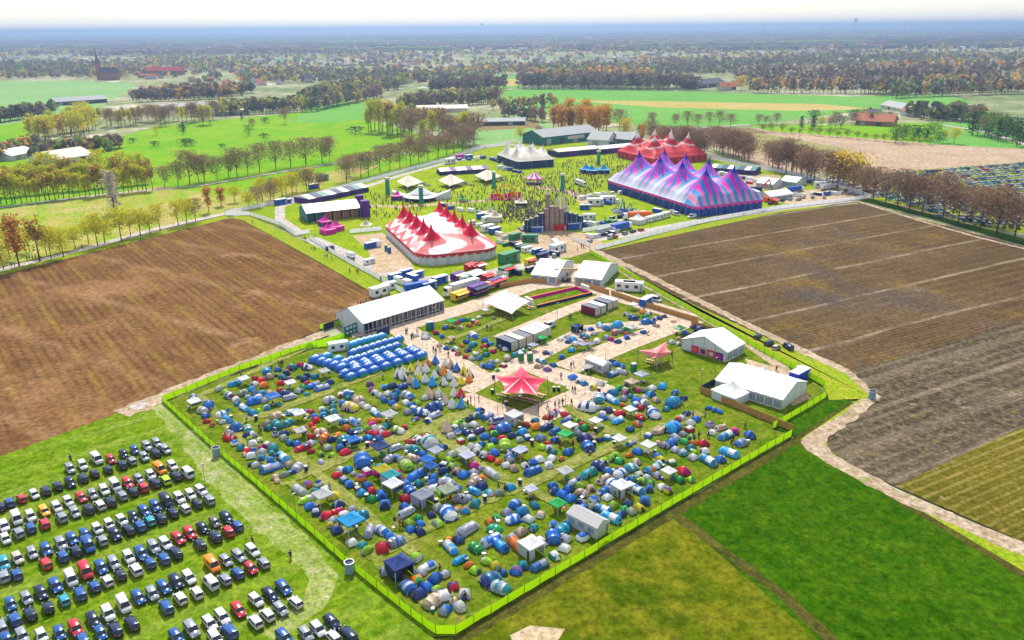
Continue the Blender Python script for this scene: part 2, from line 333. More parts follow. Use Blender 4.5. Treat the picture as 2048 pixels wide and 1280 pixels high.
strip('sandy_track', [(1690, 745), (1745, 795), (1700, 835), (1640, 872), (1625, 890), (1650, 915), (1790, 992), (1950, 1062), (2100, 1125)], [3, 3.4, 3.4, 4, 5, 4.4, 3.6, 3.6, 3.6], m_sand, rag=.5)
strip('sandy_track', [(1700, 400), (1850, 446), (1950, 475), (2100, 512)], 2.5, m_sand, rag=.5)
sheet('verge', [(1180, 505), (1240, 545), (1690, 750), (1745, 800), (1658, 803), (1645, 775), (1420, 640), (1270, 560)], m_verge)
strip('path', [(1185, 500), (1270, 560), (1370, 615), (1480, 680), (1560, 735), (1590, 765)], 3.6, m_sand, rag=.3)
sheet('path', [(1490, 720), (1560, 740), (1605, 775), (1620, 800), (1585, 815), (1560, 790), (1500, 750)], m_dirt)
# trackway paths of the camp
for pts, w in [([(795, 655), (870, 706), (960, 762), (985, 778)], 9), ([(948, 790), (1044, 728), (1180, 660), (1390, 642)], 7), ([(948, 786), (1048, 846)], 10), ([(1046, 846), (1205, 768)], 10), ([(1044, 735), (1200, 778)], 9),
               ([(1130, 740), (1250, 690), (1385, 640)], 9), ([(700, 668), (800, 655), (930, 620), (1060, 575), (1150, 566)], 9), ([(1150, 566), (1250, 600), (1385, 640)], 9), ([(1000, 680), (1130, 625), (1220, 592)], 6), ([(945, 790), (1050, 735)], 9), ([(1150, 530), (1150, 575)], [8, 10])]:
    strip('path', pts, w, m_path)
m_lane = GM('worn_lane', [(.17, .22, .03), (.25, .27, .06), (.33, .31, .11)], .06, .3, 1.1, patches=[(.2, .55, .7, (.12, .19, .01))])
for pts, w in ([(470, 848), (560, 822), (640, 792), (740, 752), (800, 725)], 3.2), ([(560, 968), (640, 938), (720, 905), (800, 878), (880, 848), (945, 825)], 3.6), ([(730, 1115), (830, 1072), (900, 1035), (1000, 990), (1090, 955), (1200, 905), (1300, 868), (1400, 828)], 3.6), ([(590, 905), (640, 955), (700, 1005), (760, 1060), (830, 1110)], 2.6), ([(860, 862), (920, 905), (985, 950), (1060, 985), (1110, 1010)], 2.6), ([(1130, 815), (1200, 855), (1250, 880), (1330, 930)], 2.6), ([(610, 700), (520, 740), (400, 795), (450, 850), (560, 950), (700, 1075), (860, 1210)], 2.2), ([(1000, 695), (930, 715)], 2.0), ([(880, 690), (960, 660), (1040, 625)], 2.2):
    strip('path', pts, w, m_lane, rag=.6)
sheet('camp_grass', [(950, 790), (1042, 742), (1140, 783), (1040, 826)], m_camp)
# ------------------------------------------------------------------ colours of cloth, paint, metal
CC = dict(b=(.02, .17, .62), n=(.02, .045, .20), c=(.015, .33, .72), t=(.015, .27, .32), r=(.62, .015, .04), m=(.62, .012, .26), o=(.85, .23, .012), y=(.74, .62, .02), l=(.33, .62, .02), g=(.02, .42, .10), w=(.82, .83, .85), s=(.46, .49, .62), k=(.60, .45, .33), v=(.20, .10, .36), a=(.33, .40, .30))
CN = dict(b='blue', n='navy', c='sky blue', t='teal', r='red', m='magenta', o='orange', y='yellow', l='lime', g='green', w='white', s='silver grey', k='tan', v='purple', a='sage green')
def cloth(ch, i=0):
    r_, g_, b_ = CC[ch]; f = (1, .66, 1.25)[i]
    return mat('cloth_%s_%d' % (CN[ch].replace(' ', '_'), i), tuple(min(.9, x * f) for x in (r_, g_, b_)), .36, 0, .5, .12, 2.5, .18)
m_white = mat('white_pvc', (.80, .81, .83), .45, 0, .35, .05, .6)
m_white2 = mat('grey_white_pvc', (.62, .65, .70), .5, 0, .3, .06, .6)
m_glass = mat('dark_glass', (.02, .035, .055), .12, 0, .5)
m_metal = mat('galvanised_metal', (.45, .47, .5), .4, .7, .4)
m_darkm = mat('dark_metal', (.05, .055, .07), .45, .3, .4)
m_black = mat('black_rubber', (.015, .015, .017), .8)
m_navy = mat('navy_sheet', (.012, .03, .12), .6, 0, .3, .25, .6)
m_wood = mat('fence_wood', (.46, .24, .075), .8, 0, .2, .35, 1.2)
m_woodl = mat('pale_wood', (.60, .42, .24), .8, 0, .2, .25, 1.2)
m_lime = mat('lime_mesh', (.46, .82, .004), .6, 0, .2, .08, .35, .45)
m_limed = mat('lime_seam', (.10, .26, .004), .7)
m_wfence = mat('white_fence_sheet', (.82, .84, .88), .6, 0, .25, .06, .4, .4)
m_red = mat('red_paint', (.60, .02, .03), .45); m_orange = mat('orange_paint', (.85, .16, .015), .45); m_bluep = mat('blue_paint', (.01, .10, .52), .45)
m_green = mat('green_paint', (.02, .22, .09), .5); m_yellow = mat('yellow_paint', (.8, .5, .02), .5); m_magenta = mat('magenta_cloth', (.65, .01, .36), .5); m_purple = mat('purple_sheet', (.10, .02, .26), .6, 0, .3, .3, .8)
m_teal = mat('teal_cladding', (.02, .17, .19), .5, 0, .3, .15, .5); m_greyroof = mat('grey_roof', (.36, .38, .40), .7, 0, .2, .1, .3)
m_beige = mat('beige_cloth', (.62, .55, .45), .6, 0, .3, .08, .4)

# ------------------------------------------------------------------ fences
def fence(name, pts, h, label, cat, mpan, mpost, step, pts_world=None, postw=.05, group=None):
    """sheeted site fence along photo points: one panel run (slightly waved cloth) and its posts as parts"""
    P = [G(x, y) for x, y in pts]
    seg = []
    for a, c in zip(P, P[1:]):
        n = max(1, round((c - a).length / step))
        for k in range(n): seg.append(a.lerp(c, k / n))
    seg.append(P[-1])
    root = empty(name, seg[0]); tag(root, label, cat, group)
    o = seg[0]; b = MB(); t = .03
    for a, c in zip(seg, seg[1:]):
        a = a - o; c = c - o; d = (c - a).normalized(); nrm = Vector((-d.y, d.x, 0)); j = rnd.uniform(-.04, .04)
        a2 = a + d * .04; c2 = c - d * .04; bow = nrm * rnd.uniform(-.08, .08); mid = (a2 + c2) / 2
        ring = []
        for q, zz in ((a2, 0), (mid + bow, rnd.uniform(-.04, 0)), (c2, 0)):
            ring.append([q + nrm * t + Vector((0, 0, .08)), q + nrm * t + Vector((0, 0, h + j + zz)), q - nrm * t + Vector((0, 0, h + j + zz)), q - nrm * t + Vector((0, 0, .08))])
        if mpan in (m_lime, m_wfence, m_navy): b.loft([q[:2] for q in ring], 0, False)
        else: b.loft(ring, 0, True, True)
    b.build('panel', [mpan], root)
    many = len(seg) > 100
    pm = MB()
    for i, q in enumerate(seg):
        b = MB(); q = q - o
        nx = seg[min(i + 1, len(seg) - 1)] - seg[max(i - 1, 0)]; d = Vector((-nx.y, nx.x, 0)).normalized()
        tgt = pm if many and i >= 100 else b
        tgt.tube((q.x, q.y, 0), (q.x, q.y, h + .08), postw, postw, 5)
        tgt.tube((q.x, q.y, h * .75), (q.x + d.x * .8, q.y + d.y * .8, .03), postw * .6, postw * .6, 4)
        if tgt is b: b.build('post', [mpost], root)
    if pm.v: tag(pm.build('post', [mpost], root), kind='stuff')
    return root
LF = [(690, 678), (600, 702), (480, 743), (326, 806), (420, 893), (560, 1013), (690, 1129), (800, 1219), (845, 1253), (872, 1272), (912, 1272), (1080, 1172), (1300, 1040), (1480, 934), (1583, 874)]
fence('lime_fence', LF, 2.0, 'lime green mesh fence running round the near sides of the tent camp', 'fence', m_lime, m_limed, 3.4)
fence('lime_fence', [(1545, 860), (1600, 828), (1652, 797), (1648, 775), (1600, 748), (1480, 682), (1360, 612), (1270, 560), (1180, 508)], 2.0, 'lime green mesh fence beside the ridged brown field behind the white halls', 'fence', m_lime, m_limed, 3.6)
fence('lime_fence', [(690, 678), (655, 695), (612, 697)], 2.0, 'short lime green fence folded by the camp entrance near the long white hall', 'fence', m_lime, m_limed, 3.4)
fence('lime_fence', [(640, 660), (690, 650)], 2.0, 'short lime green fence at the foot of the long white hall', 'fence', m_lime, m_limed, 3.4)
fence('lime_fence', [(1407, 690), (1424, 678)], 2.3, 'single lime green screen standing by the dark fenced pen', 'fence', m_lime, m_limed, 3.0)
fence('wooden_fence', [(1400, 787), (1440, 806), (1583, 866)], 2.2, 'brown wooden fence screening the white hall with pagodas from the tents', 'fence', m_wood, m_woodl, 2.4)
fence('wooden_fence', [(1222, 592), (1290, 616), (1396, 648)], 2.2, 'brown wooden fence between the sand path and the service road', 'fence', m_wood, m_woodl, 2.4)
fence('wooden_fence', [(1000, 578), (1062, 568), (1118, 570)], 2.2, 'brown wooden fence left of the camp gate below a white hall', 'fence', m_wood, m_woodl, 2.4)
fence('wooden_fence', [(1150, 570), (1218, 592)], 2.2, 'brown wooden fence right of the camp gate below a white hall', 'fence', m_wood, m_woodl, 2.4)
fence('wooden_fence', [(1360, 690), (1398, 708)], 2.2, 'short brown wooden fence at the left corner of the poster hall', 'fence', m_wood, m_woodl, 2.4)
fence('wooden_fence', [(1382, 655), (1432, 670)], 2.2, 'short brown wooden fence at the end of the sand path behind the pen', 'fence', m_wood, m_woodl, 2.4)
fence('dark_fence', [(1360, 690), (1400, 672), (1432, 668)], 2.1, 'dark navy sheeted fence of the pen beside the poster hall', 'fence', m_navy, m_darkm, 2.4)
fence('dark_fence', [(1402, 786), (1428, 772), (1452, 782)], 2.1, 'dark navy sheeted fence left of the white hall with pagodas', 'fence', m_navy, m_darkm, 2.4)
fence('dark_fence', [(648, 662), (680, 650)], 2.2, 'dark sheeted gate panels on the sandy track by the long white hall', 'fence', m_navy, m_darkm, 2.4)
for pts, lb in [([(452, 432), (500, 432), (560, 452), (590, 472), (620, 468)], 'white sheet fence curving round the near left corner of the festival field'),
                ([(452, 430), (640, 390), (760, 358), (900, 320), (960, 299), (1030, 284)], 'long white sheet fence along the left edge of the festival under the trees'),
                ([(620, 480), (680, 518), (760, 562), (810, 592)], 'white sheet fence from the pink tents to the blue containers'),
                ([(1190, 502), (1260, 484), (1340, 462), (1420, 444), (1560, 419), (1700, 402), (1742, 397)], 'long white sheet fence along the ridged field behind the striped big top'),
                ([(1290, 288), (1420, 316), (1500, 334), (1600, 354), (1660, 370), (1740, 396)], 'long white sheet fence along the avenue at the far right of the festival'),
                ([(700, 468), (764, 462)], 'white sheet fence joining the pink tents to the red and white big top'),
                ([(1165, 466), (1245, 452)], 'white sheet fence right of the dark stage back'), ([(960, 298), (1010, 292), (1050, 296)], 'white sheet fence at the far corner of the festival'),
                ([(1145, 482), (1180, 496)], 'short white fence standing at the service yard right of the stage')]:
    fence('white_fence', pts, 2.3, lb, 'fence', m_wfence, m_metal, 5.0, postw=.04)

# ------------------------------------------------------------------ frame halls, pagodas, canopies
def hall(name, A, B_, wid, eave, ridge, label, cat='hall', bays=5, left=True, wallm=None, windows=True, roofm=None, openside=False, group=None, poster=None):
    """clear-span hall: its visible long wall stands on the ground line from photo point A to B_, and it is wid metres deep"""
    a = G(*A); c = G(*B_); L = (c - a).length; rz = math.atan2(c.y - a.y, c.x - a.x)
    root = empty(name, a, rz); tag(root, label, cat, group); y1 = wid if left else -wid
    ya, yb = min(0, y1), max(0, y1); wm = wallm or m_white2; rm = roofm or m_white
    b = MB(); o = .25; ym = (ya + yb) / 2
    prof = [(ya - o, eave - .12), (ya - o, eave + .06), (ym, ridge + .06), (yb + o, eave + .06), (yb + o, eave - .12), (ym, ridge - .08)]
    rings = []
    for k in range(bays * 2 + 1):
        x = -o + (L + 2 * o) * k / (bays * 2); sag = 0 if k % 2 == 0 else -.10
        rings.append([(x, y, z + (sag if 0 < i < 4 else 0)) for i, (y, z) in enumerate(prof)])
    b.loft(rings, 0, True, True); b.build('roof', [rm], root)
    b = MB(); t = .06; bw = L / bays
    for k in range(bays):
        for y, sgn in ((ya, 1), (yb, -1)):
            if openside and y == (ya if left else yb) : continue
            b.box(k * bw + .08, y - t, .05, (k + 1) * bw - .08, y + t, eave - .15)
    nb = max(3, round(wid / 4)); dw = (yb - ya) / nb
    for x in (0.0, L):
        for k in range(nb):
            y0, yy = ya + k * dw + .06, ya + (k + 1) * dw - .06
            def zt(y): return eave - .1 + (ridge - eave) * (1 - abs(y - ym) / ((yb - ya) / 2)) - .1
            vs = [(x - t, y0, .05), (x - t, yy, .05), (x - t, yy, zt(yy)), (x - t, (y0 + yy) / 2, zt((y0 + yy) / 2)), (x - t, y0, zt(y0))]
            vs += [(x + t, q[1], q[2]) for q in vs]
            b.add(vs, [(0, 1, 2, 3, 4)[::-1], (5, 6, 7, 8, 9)] + [(i, (i + 1) % 5, 5 + (i + 1) % 5, 5 + i) for i in range(5)])
    b.build('wall', [wm], root)
    for k in range(bays + 1):
        for y in (ya, yb):
            b = MB(); b.box(k * bw - .07, y - .09, 0, k * bw + .07, y + .09, eave - .13); b.build('post', [m_metal], root)
    if windows:
        front = ya if left else yb; sg = -1 if left else 1
        for k in range(bays):
            y0 = front + sg * .075
            w = MB(); w.box(k * bw + bw * .14, min(y0, y0 + sg * .03), .9, (k + 1) * bw - bw * .14, max(y0, y0 + sg * .03), eave - .55); wo_ = w.build('window', [mat('tent_window', (.20, .27, .36), .25, 0, .5)], root)
            f = MB()
            for q in (.38, .62): f.box(k * bw + bw * q - .03, min(y0 + sg * .03, y0 + sg * .06), .9, k * bw + bw * q + .03, max(y0 + sg * .03, y0 + sg * .06), eave - .55)
            f.build('sash', [m_white], wo_)
    if poster: poster(root, L, ya, yb, eave)
    return root
def glazed(root, L, ya, yb, eave):
    for k in range(int(L / 5)):
        b = MB(); b.box(k * 5 + .25, ya - .03, .1, k * 5 + 4.75, ya + .03, eave - .25); g = b.build('window', [m_glass], root)
        f = MB()
        for q in (0, 1.55, 3.1, 4.55): f.box(k * 5 + .25 + q - .05, ya - .09, .1, k * 5 + .25 + q + .05, ya - .03, eave - .25)
        f.box(k * 5 + .25, ya - .10, 1.2, k * 5 + 4.75, ya - .032, 1.32); f.build('frame', [m_white], g)
# the long white hall at the camp entrance
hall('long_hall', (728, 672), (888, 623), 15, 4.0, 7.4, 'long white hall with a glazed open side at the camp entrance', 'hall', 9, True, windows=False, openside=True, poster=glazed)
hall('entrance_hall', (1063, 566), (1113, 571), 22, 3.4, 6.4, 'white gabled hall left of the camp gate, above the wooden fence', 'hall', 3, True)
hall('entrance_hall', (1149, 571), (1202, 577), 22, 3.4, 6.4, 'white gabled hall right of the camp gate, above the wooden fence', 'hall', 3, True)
def posters(root, L, ya, yb, eave):
    for k in range(4):
        b = MB(); b.box(-.13, ya + 1 + k * 2.6, .5, -.07, ya + 3.4 + k * 2.6, 2.6); p = b.build('poster', [(m_purple, m_red, mat('tan_poster', (.5, .33, .18), .6), m_magenta)[k]], root)
        q = MB(); q.box(-.16, ya + 1.5 + k * 2.6, .9, -.132, ya + 2.9 + k * 2.6, 2.1); q.build('picture', [(m_magenta, m_beige, m_purple, m_orange)[k]], p)
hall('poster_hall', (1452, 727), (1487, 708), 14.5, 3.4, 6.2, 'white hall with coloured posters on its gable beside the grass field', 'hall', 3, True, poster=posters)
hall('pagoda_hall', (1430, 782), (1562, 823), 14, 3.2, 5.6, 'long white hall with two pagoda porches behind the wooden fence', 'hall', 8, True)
def pagoda(px, py, size, h, label, roofm, wallm, rz=None, peak=2.4, group=None, walls=True, cat='pagoda tent'):
    root = empty('pagoda_tent', G(px, py), E_ if rz is None else rz); tag(root, label, cat, group); s = size / 2
    rings = []
    for k in range(9):
        t = k / 8; r = s * 1.05 * (1 - t) ** 1.0; z = h + peak * (t ** 1.9)
        if k == 8: r = .06
        rings.append([(r * x, r * y, z - .12 * (1 - t) * (abs(x * y) < .5)) for x, y in ((1, -1), (1, 0), (1, 1), (0, 1), (-1, 1), (-1, 0), (-1, -1), (0, -1))])
    b = MB(); b.loft([[(x, y, z - .3) for x, y, z in rings[0]]] + rings, 0); b.tube((0, 0, h + peak - .1), (0, 0, h + peak + .7), .04, .03, 5); b.build('roof', [roofm], root)
    if walls:
        b = MB()
        for i, (x0, y0, x1, y1) in enumerate(((-s, -s, s, -s), (s, -s, s, s), (s, s, -s, s), (-s, s, -s, -s))):
            if i == 1: continue
            d = Vector((x1 - x0, y1 - y0, 0)).normalized(); n = Vector((-d.y, d.x, 0)) * .03; p = Vector((x0, y0, .05)) + d * .12; q = Vector((x1, y1, .05)) - d * .12; u = Vector((0, 0, h - .2))
            b.loft([[p + n, p - n, p - n + u, p + n + u], [q + n, q - n, q - n + u, q + n + u]], 0, True, True)
        b.build('wall', [wallm], root)
    for x in (-s, s):
        for y in (-s, s): b = MB(); b.tube((x, y, 0), (x, y, h), .06, .06, 5); b.build('leg', [m_metal], root)
    return root
pagoda(1462, 800, 7, 2.8, 'white pagoda porch in front of the long white hall behind the wooden fence', m_white, m_white2)
pagoda(1523, 768, 6, 2.8, 'white pagoda porch at the back of the long white hall, towards the vans', m_white, m_white2)
pagoda(650, 452, 5, 2.6, 'pink pagoda tent, farthest of the pink cluster, with dark swirls', m_magenta, m_purple, E_, 2.6)
pagoda(656, 468, 5.5, 2.6, 'pink pagoda tent, nearest of the pink cluster by the white gate', m_magenta, m_magenta, E_, 2.6)
pagoda(673, 462, 5.5, 2.6, 'pink pagoda tent on the right of the pink cluster', m_magenta, m_magenta, E_, 2.6)
pagoda(733, 459, 5, 2.4, 'pale pink single pagoda on the grass left of the red and white big top', m_beige, m_white2, 0, 2.6, walls=False)
pagoda(795, 400, 6, 2.8, 'magenta pagoda beside the round white tent', m_magenta, m_purple, 0, 2.4)
pagoda(991, 443, 6, 2.8, 'beige pagoda tent at the edge of the stage crowd', m_beige, m_white2, 0, 3)
pagoda(981, 436, 6, 2.8, 'beige pagoda tent behind another at the edge of the stage crowd', m_beige, m_white2, 0, 3)
pagoda(1042, 414, 6, 2.8, 'beige mixing tent with a dark front in the middle of the crowd', m_beige, m_navy, 0, 2.6)
pagoda(1275, 448, 6, 2.8, 'white pagoda in front of the orange trailer', m_white, m_white2, ang((1250, 470), (1330, 445)), 2.4)
pagoda(925, 405, 3.5, 2.4, 'small mint green pagoda behind the red and white big top', cloth('g', 0), cloth('a'), 0, 2.4)
for x, y, lb in ((1172, 346, 'left of the blue pagodas among the far crowd'), (1183, 348, 'middle of the blue pagodas among the far crowd'), (1207, 347, 'right of the blue pagodas among the far crowd')):
    pagoda(x, y, 7, 2.8, 'blue pagoda tent, ' + lb, cloth('c'), m_navy, 0, 3.4)

def stretch(name, ctr, corners, label, m, hc, he, poles=(), hz=(), legm=None):
    """stretch canopy: corner tips at height, centre raised, edges drawn inwards"""
    o = G(*ctr); root = empty(name, o); tag(root, label, 'canopy')
    C = [G(x, y, z) - o for x, y, z in corners]; n = len(C); N = 10; top = Vector((0, 0, hc))
    rings = []; K = 9
    for k in range(K + 1):
        t = k / K; ring = []
        for i in range(n):
            a, c = C[i], C[(i + 1) % n]
            for q in range(N):
                s = q / N; e = a.lerp(c, s); pull = 1 - (.22 if n > 4 else .13) * math.sin(math.pi * s) ** .8
                e2 = Vector((e.x * pull, e.y * pull, e.z)); w = abs(2 * s - 1) ** 1.3
                p = Vector((e2.x * t, e2.y * t, 0)); zl = top.z * (1 - t) + e2.z * t
                p.z = zl + (-.55 * math.sin(math.pi * t) * (1 - w) + .1 * math.sin(math.pi * t) * w) + (-.5 * t * (1 - w))
                ring.append(p)
        rings.append(ring)
    b = MB(); b.loft(rings[::-1]); u = MB(); b.build('canopy', [m], root, True)
    for i, c in enumerate(C):
        b = MB(); b.tube((c.x * 1.04, c.y * 1.04, 0), (c.x, c.y, c.z + .1), .07, .07, 6); b.build('pole', [legm or m_darkm], root)
        b = MB(); b.tube((c.x, c.y, c.z), (c.x * 1.22, c.y * 1.22, .02), .025, .025, 4); b.build('guy_rope', [m_white2], root)
    for ex, ey in ((1.2, .3), (-1.2, .3), (0, -1.2)):
        b = MB(); b.tube((ex * 1.4, ey * 1.4, 0), (ex * .1, ey * .1, hc - .1), .06, .06, 6); b.build('pole', [m_metal], root)
    return root
m_starred = mat('pink_red_canopy', (.80, .05, .12), .38, 0, .45, .06, .4); m_salmon = mat('salmon_canopy', (.80, .22, .22), .45, 0, .4, .05, .4)
stretch('star_canopy', (1043, 801), [(990, 753, 5.0), (1043, 733, 5.6), (1095, 757, 5.0), (1076, 789, 4.8), (1006, 786, 4.8)], 'big pink red star shaped canopy on the square lawn amid the sand paths', m_starred, 6.4, 4)
stretch('stretch_canopy', (1312, 738), [(1277, 701, 4.4), (1333, 683, 4.6), (1345, 704, 4.0), (1311, 717, 3.6)], 'salmon stretch canopy on the open grass left of the poster hall', m_salmon, 4.6, 3)
stretch('stretch_canopy', (1008, 615), [(966, 604, 4.2), (1012, 580, 4.8), (1060, 603, 4.2), (1024, 628, 2.6)], 'white stretch canopy over picnic tables on the lawn by the ball court', mat('white_stretch', (.80, .80, .80), .5), 6.0, 4)
for x, y, lb in ((818, 372, 'left'), (902, 370, 'middle'), (975, 360, 'right')):
    stretch('stretch_canopy', (x, y), [(x - 26, y - 9, 3.4), (x - 3, y - 17, 4), (x + 28, y - 8, 3.4), (x - 3, y + 2, 3.4)], 'beige stretch canopy over benches, %s one of three in the festival field' % lb, m_beige, 6.5, 4)

# ------------------------------------------------------------------ big tops
def color_mat(name, rough=.55):
    m = bpy.data.materials.new(name); m.use_nodes = True; n = m.node_tree; a = n.nodes.new('ShaderNodeAttribute'); a.attribute_name = 'pattern'
    n.links.new(a.outputs['Color'], n.nodes['Principled BSDF'].inputs['Base Color']); n.nodes['Principled BSDF'].inputs['Roughness'].default_value = rough; n.nodes['Principled BSDF'].inputs['Specular IOR Level'].default_value = .15; return m
def sst(a, b_, x):
    t = max(0, min(1, (x - a) / (b_ - a))); return t * t * (3 - 2 * t)
def lerp3(a, c, t): return tuple(x + (y - x) * t for x, y in zip(a, c))
def bigtop(name, A, B_, wid, peaks, eave, hmid, hpk, label, pattern, wallms, rnd_c=0.0, sigma=3.2, valance=None, capm=None, arch=None, nx=200, ny=110):
    """A, B_: ground photo points of the long near wall. peaks: local (u, v) in metres. pattern(u, v, L, W, z01, d) -> colour."""
    a = G(*A); c = G(*B_); L = (c - a).length; rz = math.atan2(c.y - a.y, c.x - a.x); root = empty(name, a, rz); tag(root, label, 'circus tent')
    pk = peaks(L, wid)
    def inside(u, v):                                   # squircle remap for rounded corners
        if not rnd_c: return u, v
        x = 2 * u / L - 1; y = 2 * v / wid - 1; r = rnd_c
        dx = L / 2 - r; dy = wid / 2 - r; X = x * L / 2; Y = y * wid / 2
        ex = max(0, abs(X) - dx); ey = max(0, abs(Y) - dy); m_ = max(ex, ey); h = math.hypot(ex, ey)
        if h > 1e-6 and ex > 0 and ey > 0: f = m_ / h; ex *= f; ey *= f
        return (math.copysign(min(abs(X), dx) + ex, X) + L / 2, math.copysign(min(abs(Y), dy) + ey, Y) + wid / 2)
    def height(u, v):
        ed = min(u, L - u, v, wid - v); e = max(0, min(1, ed / (wid * .34)))
        base = eave + (hmid - eave) * (e ** .8)
        z = base; best = 0
        for (x, y) in pk:
            d = math.hypot(u - x, v - y); s_ = math.exp(-d / sigma) + .22 * math.exp(-d / (sigma * 3.2)); best = max(best, s_)
        z = base + (hpk - hmid) * best / 1.22 * sst(0, .25, e)
        return z, best
    V, F, Cc = [], [], []
    for i in range(nx + 1):
        for j in range(ny + 1):
            u = L * i / nx; v = wid * j / ny; z, bst = height(u, v); uu, vv = inside(u, v); V.append((uu, vv, z))
            d, kk = min((math.hypot(u - x, v - y), q) for q, (x, y) in enumerate(pk)); Cc.append(pattern(u, v, L, wid, d, pk[kk], bst))
    for i in range(nx):
        for j in range(ny): q = i * (ny + 1) + j; F.append((q, q + ny + 1, q + ny + 2, q + 1))
    me = bpy.data.meshes.new('roof'); me.from_pydata(V, [], F); at = me.color_attributes.new('pattern', 'FLOAT_COLOR', 'POINT')
    at.data.foreach_set('color', [x for c_ in Cc for x in (*c_, 1)]); me.polygons.foreach_set('use_smooth', [True] * len(F)); me.materials.append(color_mat(name + '_cloth'))
    ro = bpy.data.objects.new('roof', me); COL.objects.link(ro); ro.parent = root
    # wall: pleated ring
    ring = []
    def walk(p, q, n):
        for k in range(n): t = k / n; ring.append(inside(p[0] + (q[0] - p[0]) * t, p[1] + (q[1] - p[1]) * t))
    nl, nw = int(L / 1.2), int(wid / 1.2); e = .001
    walk((e, e), (L - e, e), nl); walk((L - e, e), (L - e, wid - e), nw); walk((L - e, wid - e), (e, wid - e), nl); walk((e, wid - e), (e, e), nw)
    cx, cy = L / 2, wid / 2
    pts = []
    for k, (x, y) in enumerate(ring):
        f = .985 if k % 2 else .995; pts.append((cx + (x - cx) * f, cy + (y - cy) * f))
    b = MB(); b.loft([[(x, y, 0) for x, y in pts], [(x, y, eave - .15) for x, y in pts]], lambda k, i: (i // 2) % len(wallms)); b.build('wall', wallms, root)
    if valance:
        b = MB(); n = len(ring)
        b.loft([[(cx + (x - cx) * 1.004, cy + (y - cy) * 1.004, eave - (1.5 if (k // 1) % 3 else .6)) for k, (x, y) in enumerate(ring)], [(cx + (x - cx) * 1.004, cy + (y - cy) * 1.004, eave + .03) for x, y in ring]]); b.build('valance', [valance], root)
    if arch:
        n = len(pts)
        for k in range(0, n - 3, 4):
            p, q = Vector((*pts[k], 0)), Vector((*pts[(k + 3) % n], 0)); 
            if (q - p).length > 5: continue
            nn = (Vector((cx, cy, 0)) - (p + q) / 2).normalized() * -.22
            prof = [(0, .05), (1, .05), (1, eave * .45), (.85, eave * .66), (.5, eave * .80), (.15, eave * .66), (0, eave * .45)]
            b = MB(); b.add([p.lerp(q, .12 + s * .76) + nn + Vector((0, 0, z)) for s, z in prof], [tuple(range(7))]); b.build('arch_panel', [arch], root)
    for (x, y) in pk:
        z, _ = height(x, y); b = MB(); b.lathe([(.55, z - 1.6), (.42, z - .4), (.25, z + .3), (.05, z + 1.1), (.01, z + 1.2)], 10, (x, y)); b.build('mast_cap', [capm], root, True)
    for k in range(0, len(ring), 8):                      # guy ropes
        x, y = ring[k]; d = Vector((x - cx, y - cy, 0)); d = Vector((d.x / L, d.y / wid, 0)).normalized() * 3.4
        b = MB(); b.tube((x, y, eave), (x + d.x, y + d.y, .02), .03, .03, 4)
        if k < 8 * 60: b.build('guy_rope', [m_white2], root)
    return root
RED = (.62, .006, .045); PINKR = (.72, .17, .18); WHT = (.80, .80, .82)
def pat_wave(u, v, L, Wd, d, pk, bst):
    side = abs(v - pk[1]); s = math.sin((u - pk[0]) * .42 + 1.6 * math.sin(v * .34)); q = (v if v < Wd / 2 else Wd - v)
    endk = max(0, (u - (L - 19)) / 19)
    k = sst(.0, .05, bst - .27)                                          # red around each mast
    wave = sst(-.06, .06, math.sin(q * 1.0 + 1.7 * math.sin(u * 2 * math.pi / 11.1) + .6) - .15) * (1 - sst(.42 * Wd, .46 * Wd, q))
    blob = sst(-.08, .08, math.sin(v * .42 + 2.0 * math.sin((L - u) * .36 + .6 + .12 * v) - .6) - .05) * sst(.5, 1.6, L - u + 1)
    w2 = wave * (1 - endk) + (blob if endk > .02 else 0) * min(1, endk * 4)
    if endk < .05: w2 = wave * (1 - sst(.30, .36, q / Wd))
    c = lerp3(WHT, PINKR, min(1, w2)); return lerp3(c, RED, k)
def two_rows(n, fv, e0=.10, e1=.10):
    return lambda L, Wd: [(L * (e0 + (1 - e0 - e1) * i / (n - 1)), Wd * f) for f in fv for i in range(n)]
A_FL, A_BL = (838, 537), (764.5, 465.6)
bigtop('red_white_big_top', A_BL, A_FL, 35, two_rows(5, (.24, .72), .14, .16), 4.8, 8.4, 15.0, 'red and white big top with ten red peaks and wavy stripes', pat_wave, [m_white2, mat('wall_grey', (.52, .56, .64), .6)], 9.0, 2.1, mat('red_trim', (.5, .02, .05), .5), mat('red_cap', (.66, .02, .07), .5))
MAG = (.78, .004, .48); BLU = (.02, .19, .62); LIL = (.62, .60, .74); PNK = (.75, .30, .52)
def pat_stripe(u, v, L, Wd, d, pk, bst):
    th = math.atan2(v - pk[1], u - pk[0]); end = u > L * .80 and u > pk[0]
    if end: ph = math.sin((v - .35 * (u - pk[0]) * (v - Wd / 2) / Wd) * 1.55)
    else: ph = math.sin(th * 9 + .4) if d < 7 else math.sin(u * 1.25 + (v - pk[1]) * .10)
    k = sst(-.12, .12, ph); col = lerp3(MAG, BLU, k); mid = lerp3(PNK, (.06, .30, .66), k); pale = lerp3((.80, .62, .76), (.46, .66, .82), k)
    c = lerp3(col, mid, sst(6, 10, d)); c = c if end else lerp3(c, pale, sst(8, 14, d))  # sun glare painted into the cloth: stripes fade pale away from the masts
    return lerp3((.03, .02, .42), c, sst(1.2, 2.2, d))
